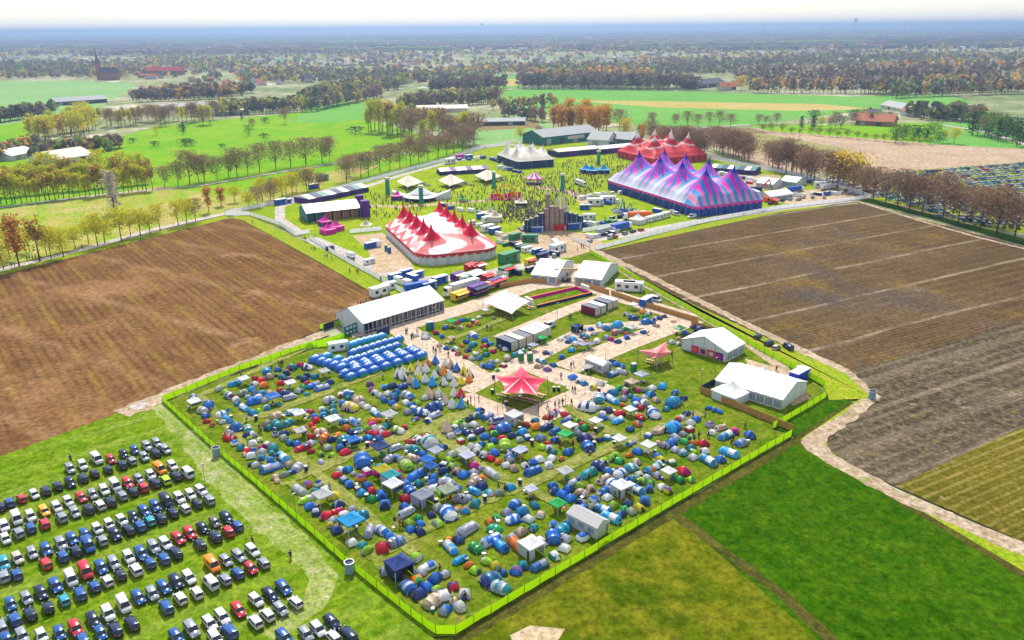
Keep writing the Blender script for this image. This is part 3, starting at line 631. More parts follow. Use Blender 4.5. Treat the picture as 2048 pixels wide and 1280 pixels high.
bigtop('striped_big_top', (1212, 379), (1390, 437), 42.5, two_rows(4, (.30, .70), .16, .12), 5.6, 11.5, 23, 'huge pink and blue striped big top with eight blue tipped peaks', pat_stripe, [m_bluep, mat('wall_blue_dark', (.012, .06, .36), .5)], 2.0, 5.2, mat('pink_valance', (.68, .05, .34), .5), mat('blue_cap', (.03, .02, .42), .5), mat('dark_arch', (.008, .035, .20), .6))
def pat_red(u, v, L, Wd, d, pk, bst):
    c = lerp3((.62, .045, .06), (.50, .012, .03), sst(.25, .6, bst)); ring = 1 - sst(.25, .5, abs(d - 5.2) - .0)
    c = lerp3(c, (.82, .72, .72), ring * .9); return lerp3(c, (.85, .80, .80), sst(.75, .95, bst))
bigtop('red_big_top', (1306, 333), (1416, 323), 46, two_rows(3, (.28, .72), .2, .18), 5.0, 9, 20, 'far red big top with six peaks and white rings, behind the striped one', pat_red, [m_red, mat('wall_red_dark', (.38, .015, .03), .6)], 2.0, 4.0, None, mat('pale_cap', (.8, .7, .7), .5), nx=80, ny=60)
def pat_beige(u, v, L, Wd, d, pk, bst): return lerp3((.60, .55, .50), (.72, .68, .62), sst(.2, .6, bst))
bigtop('beige_big_top', (1036, 340), (1112, 334), 40, two_rows(3, (.3, .7), .15, .15), 5.2, 8.5, 15, 'beige many peaked tent with a dark navy front at the far left of the crowd', pat_beige, [m_navy], 4.0, 3.6, None, m_beige, nx=70, ny=40)
# ------------------------------------------------------------------ camping tents
def dome_mesh(kind):
    """shell meshes: slot 0 main cloth, slot 1 second cloth, slot 2 groundsheet"""
    b = MB()
    if kind in ('wedge', 'cap', 'cross'):
        n = 8; K = 5; h = 1.38; rings = []
        for k in range(K + 1):                       # crossed poles at the corners, slack panels between them
            t = k / K; ring = []
            for i in range(n):
                th = 2 * math.pi * i / n + math.pi / 4; cz = math.cos(t * math.pi / 2) ** 1.3; d = (i % 2) * 2      # 0 at a pole, 2 mid panel
                sq = (1.72, 1.40, 1.26)[d] if kind != 'cap' else (1.52, 1.36, 1.28)[d]; slack = (1, .96, .92)[d] if 0 < k < K else 1
                ring.append((sq * 1.06 * math.cos(th) * cz * slack, sq * .90 * math.sin(th) * cz * slack, .04 + h * math.sin(t * math.pi / 2) ** .95 * (1 if d == 0 or k == 0 else .985)))
            rings.append(ring)
        def mi(k, i):
            if kind == 'cap': return 1 if k >= 2 else 0
            if kind == 'cross': return 1 if (i // 2) % 2 == 0 else 0
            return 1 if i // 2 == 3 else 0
        b.loft(rings, mi)
        b.lathe([(1.36, .02), (1.40, .06)], 12, mi=2)
    elif kind == 'family':
        n = 10; rings = []
        for k in range(13):
            x = -2.2 + 4.4 * k / 12; e = abs(x) / 2.2; hh = (1.75 - .25 * max(0, x)) * (1 - e ** 3.2) ** .5 + .06; w = 1.5 * (1 - e ** 4) ** .5 + .05
            pole = 1.0 if k % 3 == 0 else .93
            rings.append([(x, w * pole * math.cos(math.pi * i / n), .04 + hh * pole * math.sin(math.pi * i / n) ** .85) for i in range(n + 1)])
        b.loft(rings, lambda k, i: 1 if k in (4, 5, 9, 10, 11) and 1 <= i <= 8 else 0, close=False)
        b.box(-2.0, -1.45, .02, 2.0, 1.45, .05, 2)
    elif kind == 'tunnel':
        n = 8; rings = []
        st = [(-3.1, .06, .30), (-2.6, .50, .72), (-2.0, .88, .95), (-1.9, .90, .96), (-1.0, .84, .93), (-.1, 1.0, 1.0), (.0, 1.02, 1.01), (.95, .93, .97), (1.85, 1.06, 1.0), (1.95, 1.06, 1.0), (2.45, .70, .85), (2.95, .05, .5)]
        for (x, zz, ww) in st: rings.append([(x, 1.3 * ww * math.cos(math.pi * i / n), .04 + 1.6 * zz * math.sin(math.pi * i / n) ** .85) for i in range(n + 1)])
        b.loft(rings, lambda k, i: 1 if (k in (6, 7) and 1 <= i < 7) or (k in (3, 4) and 1 <= i <= 2) or k in (2, 8) else 0, close=False)
        b.box(-2.4, -1.25, .02, 2.4, 1.25, .05, 2)
    elif kind == 'popup':
        n = 16; rings = []
        for k in range(6):
            t = k / 5; rings.append([((1.35 - .25 * t) * math.cos(2 * math.pi * i / n) * math.cos(t * 1.5) - .15 * t, .85 * math.sin(2 * math.pi * i / n) * math.cos(t * 1.5), .05 + 1.0 * math.sin(t * 1.5) * (1 + .12 * math.cos(2 * math.pi * i / n))) for i in range(n)])
        b.loft(rings, lambda k, i: 1 if i in (0, 1, 14, 15) and k < 4 else 0); b.lathe([(1.0, .02), (1.05, .06)], 10, mi=2)
    elif kind == 'rental':
        n = 10; rings = []
        for k in range(9):
            x = -1.75 + 3.5 * k / 8; e = abs(x) / 1.75; hh = 1.25 * (1 - e ** 3) ** .5 + .08; w = 1.05 * (1 - e ** 3) ** .45 + .1
            rings.append([(x, w * math.cos(math.pi * i / n), .04 + hh * math.sin(math.pi * i / n) ** .85) for i in range(n + 1)])
        b.loft(rings, lambda k, i: 1 if k == 4 and 3 <= i <= 6 else (2 if i in (0, 9) and 1 <= k <= 6 else 0), close=False)
    elif kind == 'teepee':
        n = 12; b.loft([[((1.45 - 1.40 * t) * math.cos(2 * math.pi * i / n) * (1 if i % 2 else .94), (1.45 - 1.40 * t) * math.sin(2 * math.pi * i / n) * (1 if i % 2 else .94), .03 + 2.9 * t) for i in range(n)] for t in (0, .12, .4, .7, 1)], lambda k, i: 1 if k == 0 else 0)
    return b
def door_mesh(kind):
    b = MB()
    if kind == 'teepee': b.add([(1.43, -.42, .08), (1.43, .42, .08), (.72, .05, 1.6), (.72, -.05, 1.6)], [(0, 1, 2, 3)])
    elif kind == 'tunnel': b.loft([[(2.62 - .0 * i, .62 * math.cos(math.pi * i / 8), .06 + 1.2 * math.sin(math.pi * i / 8)) for i in range(9)], [(2.76, .5 * math.cos(math.pi * i / 8), .06 + .95 * math.sin(math.pi * i / 8)) for i in range(9)]], 0, False); b.add([(2.77, .5 * math.cos(math.pi * i / 8), .06 + .95 * math.sin(math.pi * i / 8)) for i in range(9)], [tuple(range(9))])
    elif kind == 'family': b.add([(-.75 + .19 * i, -1.52 + .42 * (math.sin(math.pi * i / 8)) ** 1.5, .08 + 1.15 * math.sin(math.pi * i / 8) ** .7) for i in range(9)], [tuple(range(9))])
    elif kind == 'rental': b.add([(-.6 + .15 * i, -1.08 + .30 * math.sin(math.pi * i / 8) ** 2, .08 + .8 * math.sin(math.pi * i / 8) ** .7) for i in range(9)], [tuple(range(9))])
    elif kind == 'popup': b.add([(1.36 - .42 * math.sin(math.pi * i / 8) ** 1.6, -.42 + .105 * i, .08 + .62 * math.sin(math.pi * i / 8) ** .8) for i in range(9)], [tuple(range(9))])
    else: b.add([(1.45 - .52 * math.sin(math.pi * i / 8) ** 1.5, -.62 + .155 * i, .08 + .92 * math.sin(math.pi * i / 8) ** .75) for i in range(9)], [tuple(range(9))])
    return b
def peg_mesh(kind):
    out = []; ex, ey = dict(tunnel=(2.9, 1.5), family=(2.3, 1.7))[kind]
    for sx in (-1, 1):
        for sy in (-1, 1): b = MB(); b.tube((sx * ex * .72, sy * ey * .62, .75), (sx * ex * 1.08, sy * ey * 1.08, .02), .018, .018, 3); out.append(b)
    return out
gs = mat('groundsheet', (.06, .065, .08), .7)
TP = {}
def tent_proto(name, kind, sub=''):
    k = sub or kind; m0 = cloth('b'); root = dome_mesh(k).build(name, [m0, cloth('s'), gs if k != 'rental' else cloth('g')], None, k == 'popup')
    door_mesh(k).build('door', [m_black], root); 
    if k in ('family', 'tunnel'):
        for rope in peg_mesh(k): rope.build('guy_rope', [m_white2], root)
    if k == 'teepee':
        b = MB()
        for i in range(4): a_ = i * 1.57 + .4; b.tube((.06 * math.cos(a_), .06 * math.sin(a_), 2.8), (.22 * math.cos(a_ + 2), .22 * math.sin(a_ + 2), 3.35), .025, .02, 4)
        b.build('pole', [m_woodl], root)
    return root
TP['D'] = [tent_proto('dome_tent', 'wedge'), tent_proto('fly_sheet_tent', 'cap'), tent_proto('two_tone_tent', 'cross')]
TP['F'] = [tent_proto('family_tent', 'family')]; TP['T'] = [tent_proto('tunnel_tent', 'tunnel')]; TP['P'] = [tent_proto('pop_up_tent', 'popup')]
TP['L'] = [tent_proto('teepee_tent', 'teepee')]; TP['R'] = [tent_proto('rental_tent', 'rental')]
def gazebo_proto(walls, rect=False):
    root = empty('gazebo'); sx, sy = (3.0, 1.5) if rect else (1.5, 1.5); b = MB(); h = 2.1
    if rect: rings = [[(sx * x * f, sy * y * f2, z) for x, y in ((1, -1), (1, 1), (-1, 1), (-1, -1))] for f, f2, z in ((1.02, 1.03, h - .25), (1.02, 1.03, h), (.98, .02, h + .75))]
    else: rings = [[(sx * f * x * (.96 if x * y == 0 else 1), sy * f * y * (.96 if x * y == 0 else 1), z - (.05 if x * y == 0 else 0)) for x, y in ((1, -1), (1, 0), (1, 1), (0, 1), (-1, 1), (-1, 0), (-1, -1), (0, -1))] for f, z in ((1.03, h - .25), (1.03, h), (.6, h + .3), (.3, h + .58), (.02, h + .85))]
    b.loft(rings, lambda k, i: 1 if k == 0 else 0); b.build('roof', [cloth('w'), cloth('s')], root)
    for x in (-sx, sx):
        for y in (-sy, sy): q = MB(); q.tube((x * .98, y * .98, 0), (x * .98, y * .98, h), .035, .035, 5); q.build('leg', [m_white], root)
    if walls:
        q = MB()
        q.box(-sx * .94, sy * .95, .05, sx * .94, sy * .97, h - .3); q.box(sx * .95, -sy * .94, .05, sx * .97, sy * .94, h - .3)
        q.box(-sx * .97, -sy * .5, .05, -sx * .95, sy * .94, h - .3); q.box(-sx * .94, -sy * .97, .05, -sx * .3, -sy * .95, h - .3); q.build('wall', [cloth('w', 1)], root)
        if rect:
            for k in range(3):
                w = MB(); w.box(-2.4 + k * 1.9, sy * .971, .8, -1.2 + k * 1.9, sy * .98, 1.6); w.build('window', [mat('tent_window', (.2, .27, .36))], root)
                w = MB(); w.box(sx * .971, -1.1 + k * .8, .8, sx * .98, -.6 + k * .8, 1.6); w.build('window', [mat('tent_window', (.2, .27, .36))], root)
    return root
TP['G'] = [gazebo_proto(False), gazebo_proto(True)]; TP['H'] = [gazebo_proto(True, True)]
TENTS = """
387,799:Fnw 393,806:Tc/.8 390,815:Gw 417,813:Fbn1.2 406,824:Fw 412,834:Db 414,844:Pr 425,851:Pr 443,831:Fwb 455,841:Tc\\ 447,846:Pw 438,780:Da 451,786:Dl 459,794:Fwn1.1 470,769:Tc/ 489,768:Gw 511,758:Dr 523,763:Dr 528,773:Do1.2 539,755:Fk 533,745:Fc1.1 556,741:Db 584,737:Ft1.1 600,731:Dr 615,737:Fnw1.1 573,748:Dn 564,756:Dt 553,751:Da.7 578,760:Dv 561,768:Dr 582,776:Gw 597,755:Dt.8 609,760:Dn 615,768:Dr.8 630,755:Dc 628,773:Tb/ 606,777:Dg 614,752:Dn 504,780:Dc 509,770:Dw 509,788:Db.9 525,788:Dc 540,788:Dk 561,783:Dr 570,790:Fn1.1 579,797:Ts/ 495,795:Pw 473,802:Dw1.1 518,796:Dw 531,802:Dw 507,805:Fb1.3 547,807:Gb1.2 473,809:Pc 489,818:Tcw\\ 506,828:Dc 534,818:Dc 518,822:Dl.7 559,811:Pt 598,784:Dw 614,790:Dt.8 486,788:Fa
473,857:Fb1.2 497,861:Fat 505,871:Dw 496,872:Dn 457,868:Dw 456,879:Dr 467,877:Pr 470,888:Dwb 481,897:Dtn 499,880:Dl.8 520,881:Pwl 505,889:Dw 507,902:Db.8 496,903:Dr.9 489,910:Pr 521,897:Pm 534,891:Drw 546,898:Ft 525,905:Dw 545,908:Pt 503,914:Dw1.1 523,918:Dc 566,917:Tcw\\1.1 541,922:Db 512,932:Dw 501,930:Dn.6 542,939:Tbs/1.25 579,932:Dk1.1 595,938:Fs 586,945:Pb 568,952:Da 549,956:Pk 554,963:Pk 534,848:Dk 553,834:Fk 554,853:Ft1.2 538,858:Dt 576,848:Ft 589,861:Dy 551,870:Dwn 569,869:Dn 568,878:Da 580,887:Dt 594,890:Db 599,839:Gw 602,873:Gw 614,833:Dy.8 629,835:Db 623,827:Dr 586,826:Tcw/ 632,842:Dr 609,860:Dov 623,851:Dr.8 628,860:Do.8 622,875:Dr 642,867:Fk1.1 649,878:Fo 663,881:Dn 622,888:Ds 605,898:Trn/ 623,904:Pr 613,826:Dv 656,898:Das 642,910:Dl.8 663,912:Pl 642,925:Ps
649,753:Gw 660,766:Dn 645,778:Tbs/1.1 740,770:Dv 743,781:Dov 749,787:Dw 760,793:Dw 769,777:Dc 785,774:Dn1.1 769,802:Db 776,789:Dw 793,786:Db 789,794:Dc 789,801:Dn 785,808:Db 815,794:Fwb1.2 806,775:Fn.9 834,808:Dl 850,798:Dw 812,807:Dw 793,816:Dyk 816,826:Ds 827,819:Dbw 824,812:Db 843,828:Fbw1.2 833,839:Pv 856,843:Dbw 868,817:Fb1.4 870,832:Ts/ 694,789:Fbw 660,803:Fw1.2 681,792:Dow 696,797:Dt.8 710,797:Dk 718,802:Fk 686,809:Db1.1 724,811:Dw 735,816:Dw 701,818:Fky1.4 666,816:Dt1.1 667,825:Dt 644,821:Dw 650,825:Dt 647,832:Dc 752,828:Tcw\\ 750,812:Po.6 663,838:Dt 667,852:Gw1.2 677,836:Ds 684,846:Dc 708,846:Tsb\\1.1 691,858:Do 703,866:Dn 717,863:Dwt 734,859:Dl 745,844:Do 744,852:Dm 757,842:Po 750,858:Dw 762,859:Dw 740,869:Dr1.1 752,870:Dr 764,869:Ds 779,843:Gw1.2 773,853:Dt 809,856:Pr1.2 796,864:Flw1.1 770,871:Dr 776,869:Pr 756,880:Db 677,873:Do 690,882:Ft1.2 713,883:Tbw/ 735,878:Dc 740,889:Pr
681,898:Db1.1 691,907:Pr1.4 707,892:Gb 819,887:Dr 849,876:Dr 837,882:Fwn 859,889:Fwt1.7 844,910:Db 827,901:Ft1.1 815,897:Dw 790,898:Ts/ 762,909:Gn1.2 778,921:Fs 793,918:Db 725,926:Fb1.6 738,923:Db 759,937:Dt1.1 813,934:Fla1.3 803,922:Dw 827,918:Tk\\ 855,932:Gb 863,945:Gb 832,953:Tb/1.2 795,949:Dr 803,960:Dr.8 734,946:Dmw1.2 756,948:Dm 766,954:Gy1.1 778,946:Dk 680,942:Dw 695,941:Dbc 674,952:Dr 707,949:Ds.6 688,962:Dts 699,971:Db1.1 722,959:Dov1.2 735,973:Db1.1 783,967:Gtx1.2 787,985:Gw1.2 715,979:Drw.8 723,988:Dc 744,983:Dr 744,1000:Dg 763,992:Db1.2 770,1012:Db1.3 812,971:Fb 820,985:Fbn 837,969:Dt1.1 811,1000:Dr1.2 831,998:Do.8 838,992:Dc.9 846,1008:Gsx1.3 863,981:Dw1.1 859,994:Dbw.8 865,969:Db 809,1015:Db
600,984:Tas\\1.1 614,972:Dov1.1 636,969:Dwn 630,986:Dt 651,983:Dbw1.2 615,1001:Tl/ 667,995:Dy1.2 647,1006:Gw1.2 620,1015:Db 632,1027:Dns1.1 677,1011:Dsn1.2 651,1034:Pr1.5 675,1024:Tr/.7 705,1022:Ds 689,1032:Dw 685,1042:Drn 722,1034:Ft1.1 711,1044:Dya1.1 666,1043:Ds.9 660,1052:Dy.8 674,1063:Dn1.1 704,1062:Gc1.5 739,1065:Ts|1.0 764,1064:Fsb 780,1075:Db 793,1086:Fsb1.1 704,1088:Dw 764,1099:Dr1.3 735,1103:Pl1.3 725,1092:Dt.8 895,970:Fs1.2 915,980:Dsb 949,984:Tc\\.9 964,974:Dn 946,968:Fk 979,988:Dc 1020,977:Dc1.1 997,988:Da 883,988:Dl 896,996:Ga1.2 922,1000:Fs 936,997:Ds.8 950,1010:Dt1.2 930,1023:Doc 877,1018:Da1.1 896,1031:Fbw1.4 863,1032:Dn.9 813,1027:Ts/ 837,1037:Dg.8 818,1050:Dl1.1 841,1049:Db.9 823,1061:Db 840,1065:Dn 876,1049:Dla 935,1062:Ts/1.3 917,1082:Dn1.1 897,1082:Po 901,1098:Tc\\ 951,1099:Fg 983,1083:Tsb/1.2 999,1093:Tbc\\1.2 980,1047:Do 992,1037:Dg.8 989,1061:Fgt 1014,1027:Ds 1025,1042:Fbw 1030,1010:Fbs
954,833:Dt1.1 960,823:Db 975,834:Tbs/ 939,840:Dn 916,847:Tl/.8 894,862:Lk1.2 910,857:Daw 929,855:Da1.1 947,851:Dw1.1 994,843:Twn/1.2 1005,860:Fb1.5 1028,845:Gwx1.3 957,863:Tv/ 985,860:Dr 916,866:Dwb 902,874:Dw 934,867:Fn.9 922,884:Drw 944,877:Dtw 969,875:Db 988,870:Dl 987,884:Db1.1 1005,880:Dr1.1 1024,873:Dn 962,891:Db 941,894:Dw.9 954,896:Dw 954,905:Dw 982,896:Dl 1010,895:Fl1.3 967,912:Dw1.1 988,908:Db1.1 981,919:Dr 997,925:Po1.2 1023,905:Dwn 1047,901:Dw 1019,919:Fb 1040,914:Gs 1012,933:Dw 1027,939:Dk 1050,933:Dw 1066,926:Db 1066,945:Tb/1.2 1079,921:Dw1.1 1045,866:Fc 1053,851:Pr1.3 1072,856:Do1.2 1070,843:Dt 1055,877:Dbw 1040,881:Da.9 1081,878:Db1.2 1093,890:Dr.8 1084,896:Dl.9 1093,856:Tn/ 926,913:Gw 935,925:Gs 948,933:Dm 904,911:Dw 896,922:Dl 903,935:Dla 913,945:Dk 927,952:Db1.1 948,948:Ds1.1 963,939:Ds.8 984,950:Tas\\1.1 965,959:Po1.3 951,960:Fk 886,897:Dbn 872,914:Gs 887,932:Dnw 887,945:Dn1.1 867,957:Db 894,957:Dt
1113,824:Dsr.9 1105,830:Ds 1091,836:Po 1098,837:Pr 1130,831:Dr1.1 1134,842:Tb/ 1155,842:Dl.7 1163,850:Dr.8 1110,864:Tb/.9 1139,863:Gw 1150,855:Dw 1169,858:Dg1.1 1191,853:Gw 1153,866:Ds.9 1170,879:Fnv1.3 1130,881:Gg 1110,882:Db 1095,891:Dr 1176,897:Fb1.2 1199,881:Dn.8 1214,878:Dcw 1228,876:Dn.8 1136,906:Db1.2 1106,907:Dt 1099,899:Ds 1174,818:Fwn1.5 1182,808:Dlt.9 1198,800:Fst1.3 1210,793:Dn 1226,787:Dc1.2 1224,802:Tcw\\1.2 1197,817:Ds.8 1216,822:Dvn1.1 1205,830:Dw 1206,838:Db 1224,838:Dw 1236,843:Tcw/ 1240,830:Fr1.1 1246,812:Po 1260,830:Gw 1259,819:Da 1247,799:Ds1.1 1239,778:Dg 1263,776:Gk1.1 1250,782:Dw 1276,782:Dr.8 1250,788:Drn 1272,794:Dl.7 1271,802:Db 1260,794:Dt.8 1287,782:Da 1304,778:Dw1.1 1301,791:Dc1.1 1288,797:Dw 1290,808:Dw1.2 1312,802:Dk 1280,818:Dr 1272,811:Dcw 1301,819:Dnw 1307,831:Fbw1.4 1281,837:Pr1.4 1275,850:Dbo1.1 1260,860:Db 1296,873:Dbw 1238,890:Gw 1262,888:Tck/.8 1275,905:Db1.1 1296,903:Gw 1313,864:Tk/
1103,919:Dw1.1 1098,933:Dw1.1 1123,919:Po 1209,924:Dwl 1197,935:Fn1.1 1222,919:Dl 1239,924:Dg 1231,913:Dl 1258,912:Po 1177,949:Tt/1.2 1216,945:Db 1130,956:Gw 1150,965:Tsn/.9 1106,973:Db 1109,984:Db 1123,990:Db 1137,980:Db 1160,974:Dl 1208,961:Tk/1.1 1182,979:Dk 1164,989:Fk.9 1141,999:Db1.2 1188,1001:Dwb 1163,1008:Dsn 1165,1018:Db 1240,950:Fwb1.1 1239,940:Pr 1262,938:Ftw1.1 1226,972:Fwb1.2 1209,985:Fb 1242,988:Gwx1.3 1215,997:Dw 1269,980:Tcw\\1.2 1253,965:Db 1266,960:Dt 1279,952:Dw 1273,926:Dk 1283,964:Dl 1293,958:Dw 1299,980:Dnb 1290,1004:Db1.2 1226,1013:Dl1.1 1255,1011:Dn 1277,1018:Dy1.1 1205,1021:Tcw\\ 1250,1020:Dg.8 1262,1025:Da 1069,1012:Dt 1062,990:Gs.9 1115,1022:Gg1.1 1184,1017:Da 1373,829:Dn 1392,840:Db 1417,817:Pc 1429,821:Pb 1439,825:Pb 1356,841:Dr 1363,838:Ds.9 1381,848:Dw1.1 1379,861:Drw1.1 1346,858:Fcb1.5 1322,864:Tk/ 1420,852:Dsv1.2 1442,857:Tk/.9 1423,867:Dw 1451,874:Tcw/1.1 1470,865:Dm1.1 1500,873:Dnb1.2 1482,889:Fsb1.1 1458,908:Tcw\\1.3 1441,921:Db1.1 1416,924:Tcw\\1.2 1409,904:Dw 1407,889:Dr1.2 1385,888:Do.9 1368,885:Dg 1382,876:Dln 1365,870:Ds.9 1349,877:Ds1.1 1343,888:Fb 1329,893:Ds 1350,901:Ds.9 1366,908:Dts1.1 1382,898:Dt1.1 1388,905:Dl.7 1385,917:Dw1.1 1344,928:Dgw1.1 1367,945:Dr1.3 1337,955:Gw 1360,962:Dg 1381,961:Dl.8 1316,933:Ftw 1299,943:Doc1.1 1321,921:Dy 1315,914:Db 1315,953:Ds 1324,977:Dw 1335,983:Dyv 1300,969:Dl 1316,887:Pk 1332,820:Dt 1346,808:Fc1.5
1221,1038:Tcw\\1.2 1241,1032:Db 1175,1057:Hw1.25 1139,1049:Db 1165,1077:Dwb1.2 1107,1053:Dwb1.1 1124,1063:Ft1.1 1106,1078:Fb1.2 1131,1081:Dw1.1 1129,1099:Dw1.1 1109,1114:Dtw1.1 1080,1086:Drw1.2 1081,1032:Dk 1057,1040:Dw 1045,1025:Dc1.2 1066,1058:Dt 1042,1066:Dk1.1 1034,1094:To\\1.2 1062,1108:Gwx1.3 1047,1133:Dt 1079,1134:Tb/.95 1032,1144:Dbv1.1 1024,1077:Ds 774,1145:Ds1.2 799,1149:Gnx1.35 807,1128:Fb1.1 832,1118:Dwl1.2 854,1137:Twb/ 841,1147:Ds 870,1159:Db1.2 890,1151:Das 835,1165:Dgo1.3 816,1178:Fbs1.2 837,1191:Dn1.2 854,1176:Db1.1 873,1181:Dwl.9 907,1175:Dnr 888,1194:Dw1.2 929,1191:Dw1.1 865,1207:Fk1.1 890,1223:Db1.1 920,1216:Dw1.2 906,1203:Pk 920,1122:Tc/.8 938,1132:Po1.1 950,1143:Dl 973,1125:Pl1.3 991,1134:Dy1.1 982,1162:Fnt1.3 1001,1179:Fst1.2 1008,1147:Db.7
958,636:Pw 972,628:Gw.9 987,637:Dk.7 935,640:Dg.9 924,642:Db 914,647:Dr.9 947,644:Dnw 955,648:Do 939,652:Do.9 903,652:Gg 890,657:Db 872,667:Dr 884,674:Db.9 831,672:Dw 851,675:Faw1.2 921,657:Dk 947,674:Fwb1.2 933,685:Db 946,691:Ft 903,683:Gk.8 894,698:Db 910,700:Dw1.1 916,709:Dr 933,716:Dr 936,702:Dn 924,692:Do.8 879,693:Dk.8 969,682:Db 980,690:Dc1.1 969,696:Dr 987,704:Dr 972,711:Dt 958,718:Dc 943,719:Da 953,709:Pw 996,692:Dt.9 1003,694:Ds 1010,700:Dw 970,701:Dl.8 1085,685:Gg 1066,700:Gs 1041,707:Tst/ 1029,712:Dt 1014,719:Fk 981,726:Ds 966,733:Db 980,735:Db1.2 1007,733:Drw1.1 994,742:Dl.8 994,724:Dw.8 1082,724:Tcs\\ 1076,734:Dk 1095,741:Dv 1092,707:Dn
1121,680:Dw 1135,675:Dw 1137,685:Db 1147,680:Dc 1154,663:Gnx 1169,675:Ft 1182,660:Db 1168,661:Ds.8 1188,669:Dw 1151,689:Dw 1161,685:Dw 1174,686:Do 1193,685:Fw 1166,698:Gs 1180,697:Gs.9 1143,702:Dc 1200,653:Fcw 1216,658:Fc1.2 1235,652:Fc1.3 1229,668:Dr 1240,664:Ds 1247,660:Dg.9 1258,657:Ds 1263,665:Gw 1254,677:Db 1212,677:Ds1.1 1222,680:Pm1.5 1236,685:Dn 1251,669:Dr.8 1287,666:Db 1266,618:Gw 1251,630:Dw 1266,638:Fb1.2 1285,625:Do 1297,628:Dw 1291,635:Dg 1310,639:Ds 1291,646:Fb1.2 1305,646:Db 1319,638:Dn 1329,633:Pv 1313,653:Dk.9 1347,644:Dk.8 1099,707:Dw 1107,732:Db 1124,716:Db 1196,738:Hw1.2 1176,743:Gw.9 1146,757:Db1.2 1157,764:Dw 1168,769:Dc 1201,769:Dw1.1 1188,777:Dy 1226,750:Tbs/ 1238,743:Dw 1249,747:Ds 1216,732:Ds 1233,730:Db 1244,735:Db 1210,725:Db.8 1226,725:Dn 1282,762:Gs1.1 1257,769:Ds 1324,775:Dc1.2 1350,787:Db 1358,667:Gg1.1 1372,668:Db 1358,678:Pk 1344,686:Dw 1357,689:Pw 1398,661:Fn1.1 1385,655:Dv.8 1402,670:Ds 1367,798:Dn
822,743:Ly 837,738:Lk 855,731:Lo 871,726:Lb 891,733:Ls 852,743:Lw 876,745:La 889,749:Lo 836,750:Ls 806,746:Ls 796,753:Lw 807,758:Lw 839,760:Ly 851,764:Lw 869,756:Lw 865,771:Lc 821,765:Lk 832,773:Lc 887,769:Lw 902,735:Lk 914,742:Lb 928,748:Ly 940,754:Ls 938,763:Lo 923,768:Ly 908,772:Lw 899,757:Ls 857,791:Lk 868,796:Lk 908,791:Lw 922,814:Lc 905,814:Lw 922,793:Lr 889,805:Lk 878,793:Lw
"""
for (x0, y0, x1, y1, n, c) in ((706, 693, 762, 677, 6, 'c'), (707, 709, 796, 682, 8, 'b'), (690, 730, 792, 696, 9, 'b'), (706, 734, 820, 702, 6, 'b'), (712, 738, 826, 706, 6, 'b'), (690, 750, 832, 708, 7, 'b'), (702, 757, 842, 715, 7, 'b'), (631, 722, 684, 739, 5, 'b'), (653, 716, 676, 722, 2, 'c')):
    TENTS += ' '.join('%d,%d:R%sw1.05' % (x0 + (x1 - x0) * i / (n - 1), y0 + (y1 - y0) * i / (n - 1), c) for i in range(n)) + ' '
LAND = [('the walled black gazebo', 800, 1150), ('the near fence corner', 900, 1215), ('the left watch tower', 470, 900), ('the left fence corner', 410, 815), ('the rental rows', 640, 745), ('the teepees', 760, 785),
        ('the star canopy', 1010, 860), ('the long grey tunnel tent', 930, 1060), ('the near watch tower', 690, 1060), ('the long party tent', 1170, 1060), ('the right fence corner', 1450, 880), ('the wooden fence', 1400, 830),
        ('the white teal marquee', 850, 900), ('the yellow gazebo', 766, 960), ('the long blue tunnel', 545, 935), ('the olive tunnel tent', 990, 950), ('the green gazebo', 1130, 885), ('the tan tunnel tent', 1210, 965),
        ('the small party tent', 1196, 745), ('the six containers', 950, 690), ('the four containers', 1250, 640), ('the black gazebo', 1160, 675), ('the ball court', 940, 645), ('the green toilet cabins', 1040, 720), ('the salmon canopy', 1340, 680), ('the twin white gazebos', 925, 915), ('the tall blue tent', 1300, 830),
        ('the star sail', 700, 1050), ('the grey walled gazebo', 846, 1000), ('the orange tunnel tent', 1050, 1100), ('the red tents', 650, 860), ('the brown pop-up tents', 600, 980)]
KN = dict(D=('dome tent', 'dome tents pitched on the camp grass'), F=('family tent', 'family tents pitched on the camp grass'), T=('tunnel tent', 'tunnel tents pitched on the camp grass'), P=('pop-up tent', 'pop-up tents on the camp grass'), L=('teepee', 'teepees by the sand path'), R=('rental tent', 'matching blue rental tents in rows'), G=('gazebo', 'gazebos among the tents'), H=('party tent', 'rectangular party tents'))
TT = []
trnd = random.Random(11)
for tok in TENTS.split():
    mm = re.match(r'(\d+),(\d+):([A-Z])([a-z]+)([\d.]*)([/\\|]?)([\d.]*)$', tok)
    x, y, K, cs, s1, dr, s2 = mm.groups(); TT.append((int(x), int(y), K, cs, float(s1 or s2 or 1), dr))
def cname(cs):
    cs = cs.replace('x', '')
    return CN[cs[0]] + (' and ' + CN[cs[1]] if len(cs) > 1 and cs[1] != cs[0] else '')
LAB = {}
def unique(cands, x):
    """the first candidate nothing else uses; else the last one stays shared until final numbering"""
    for c in cands:
        if len(c.split()) <= 14 and c not in LAB: LAB[c] = 1; return c
    return None
pos = [(t, G(t[0], t[1], .5)) for t in TT]
pend = []
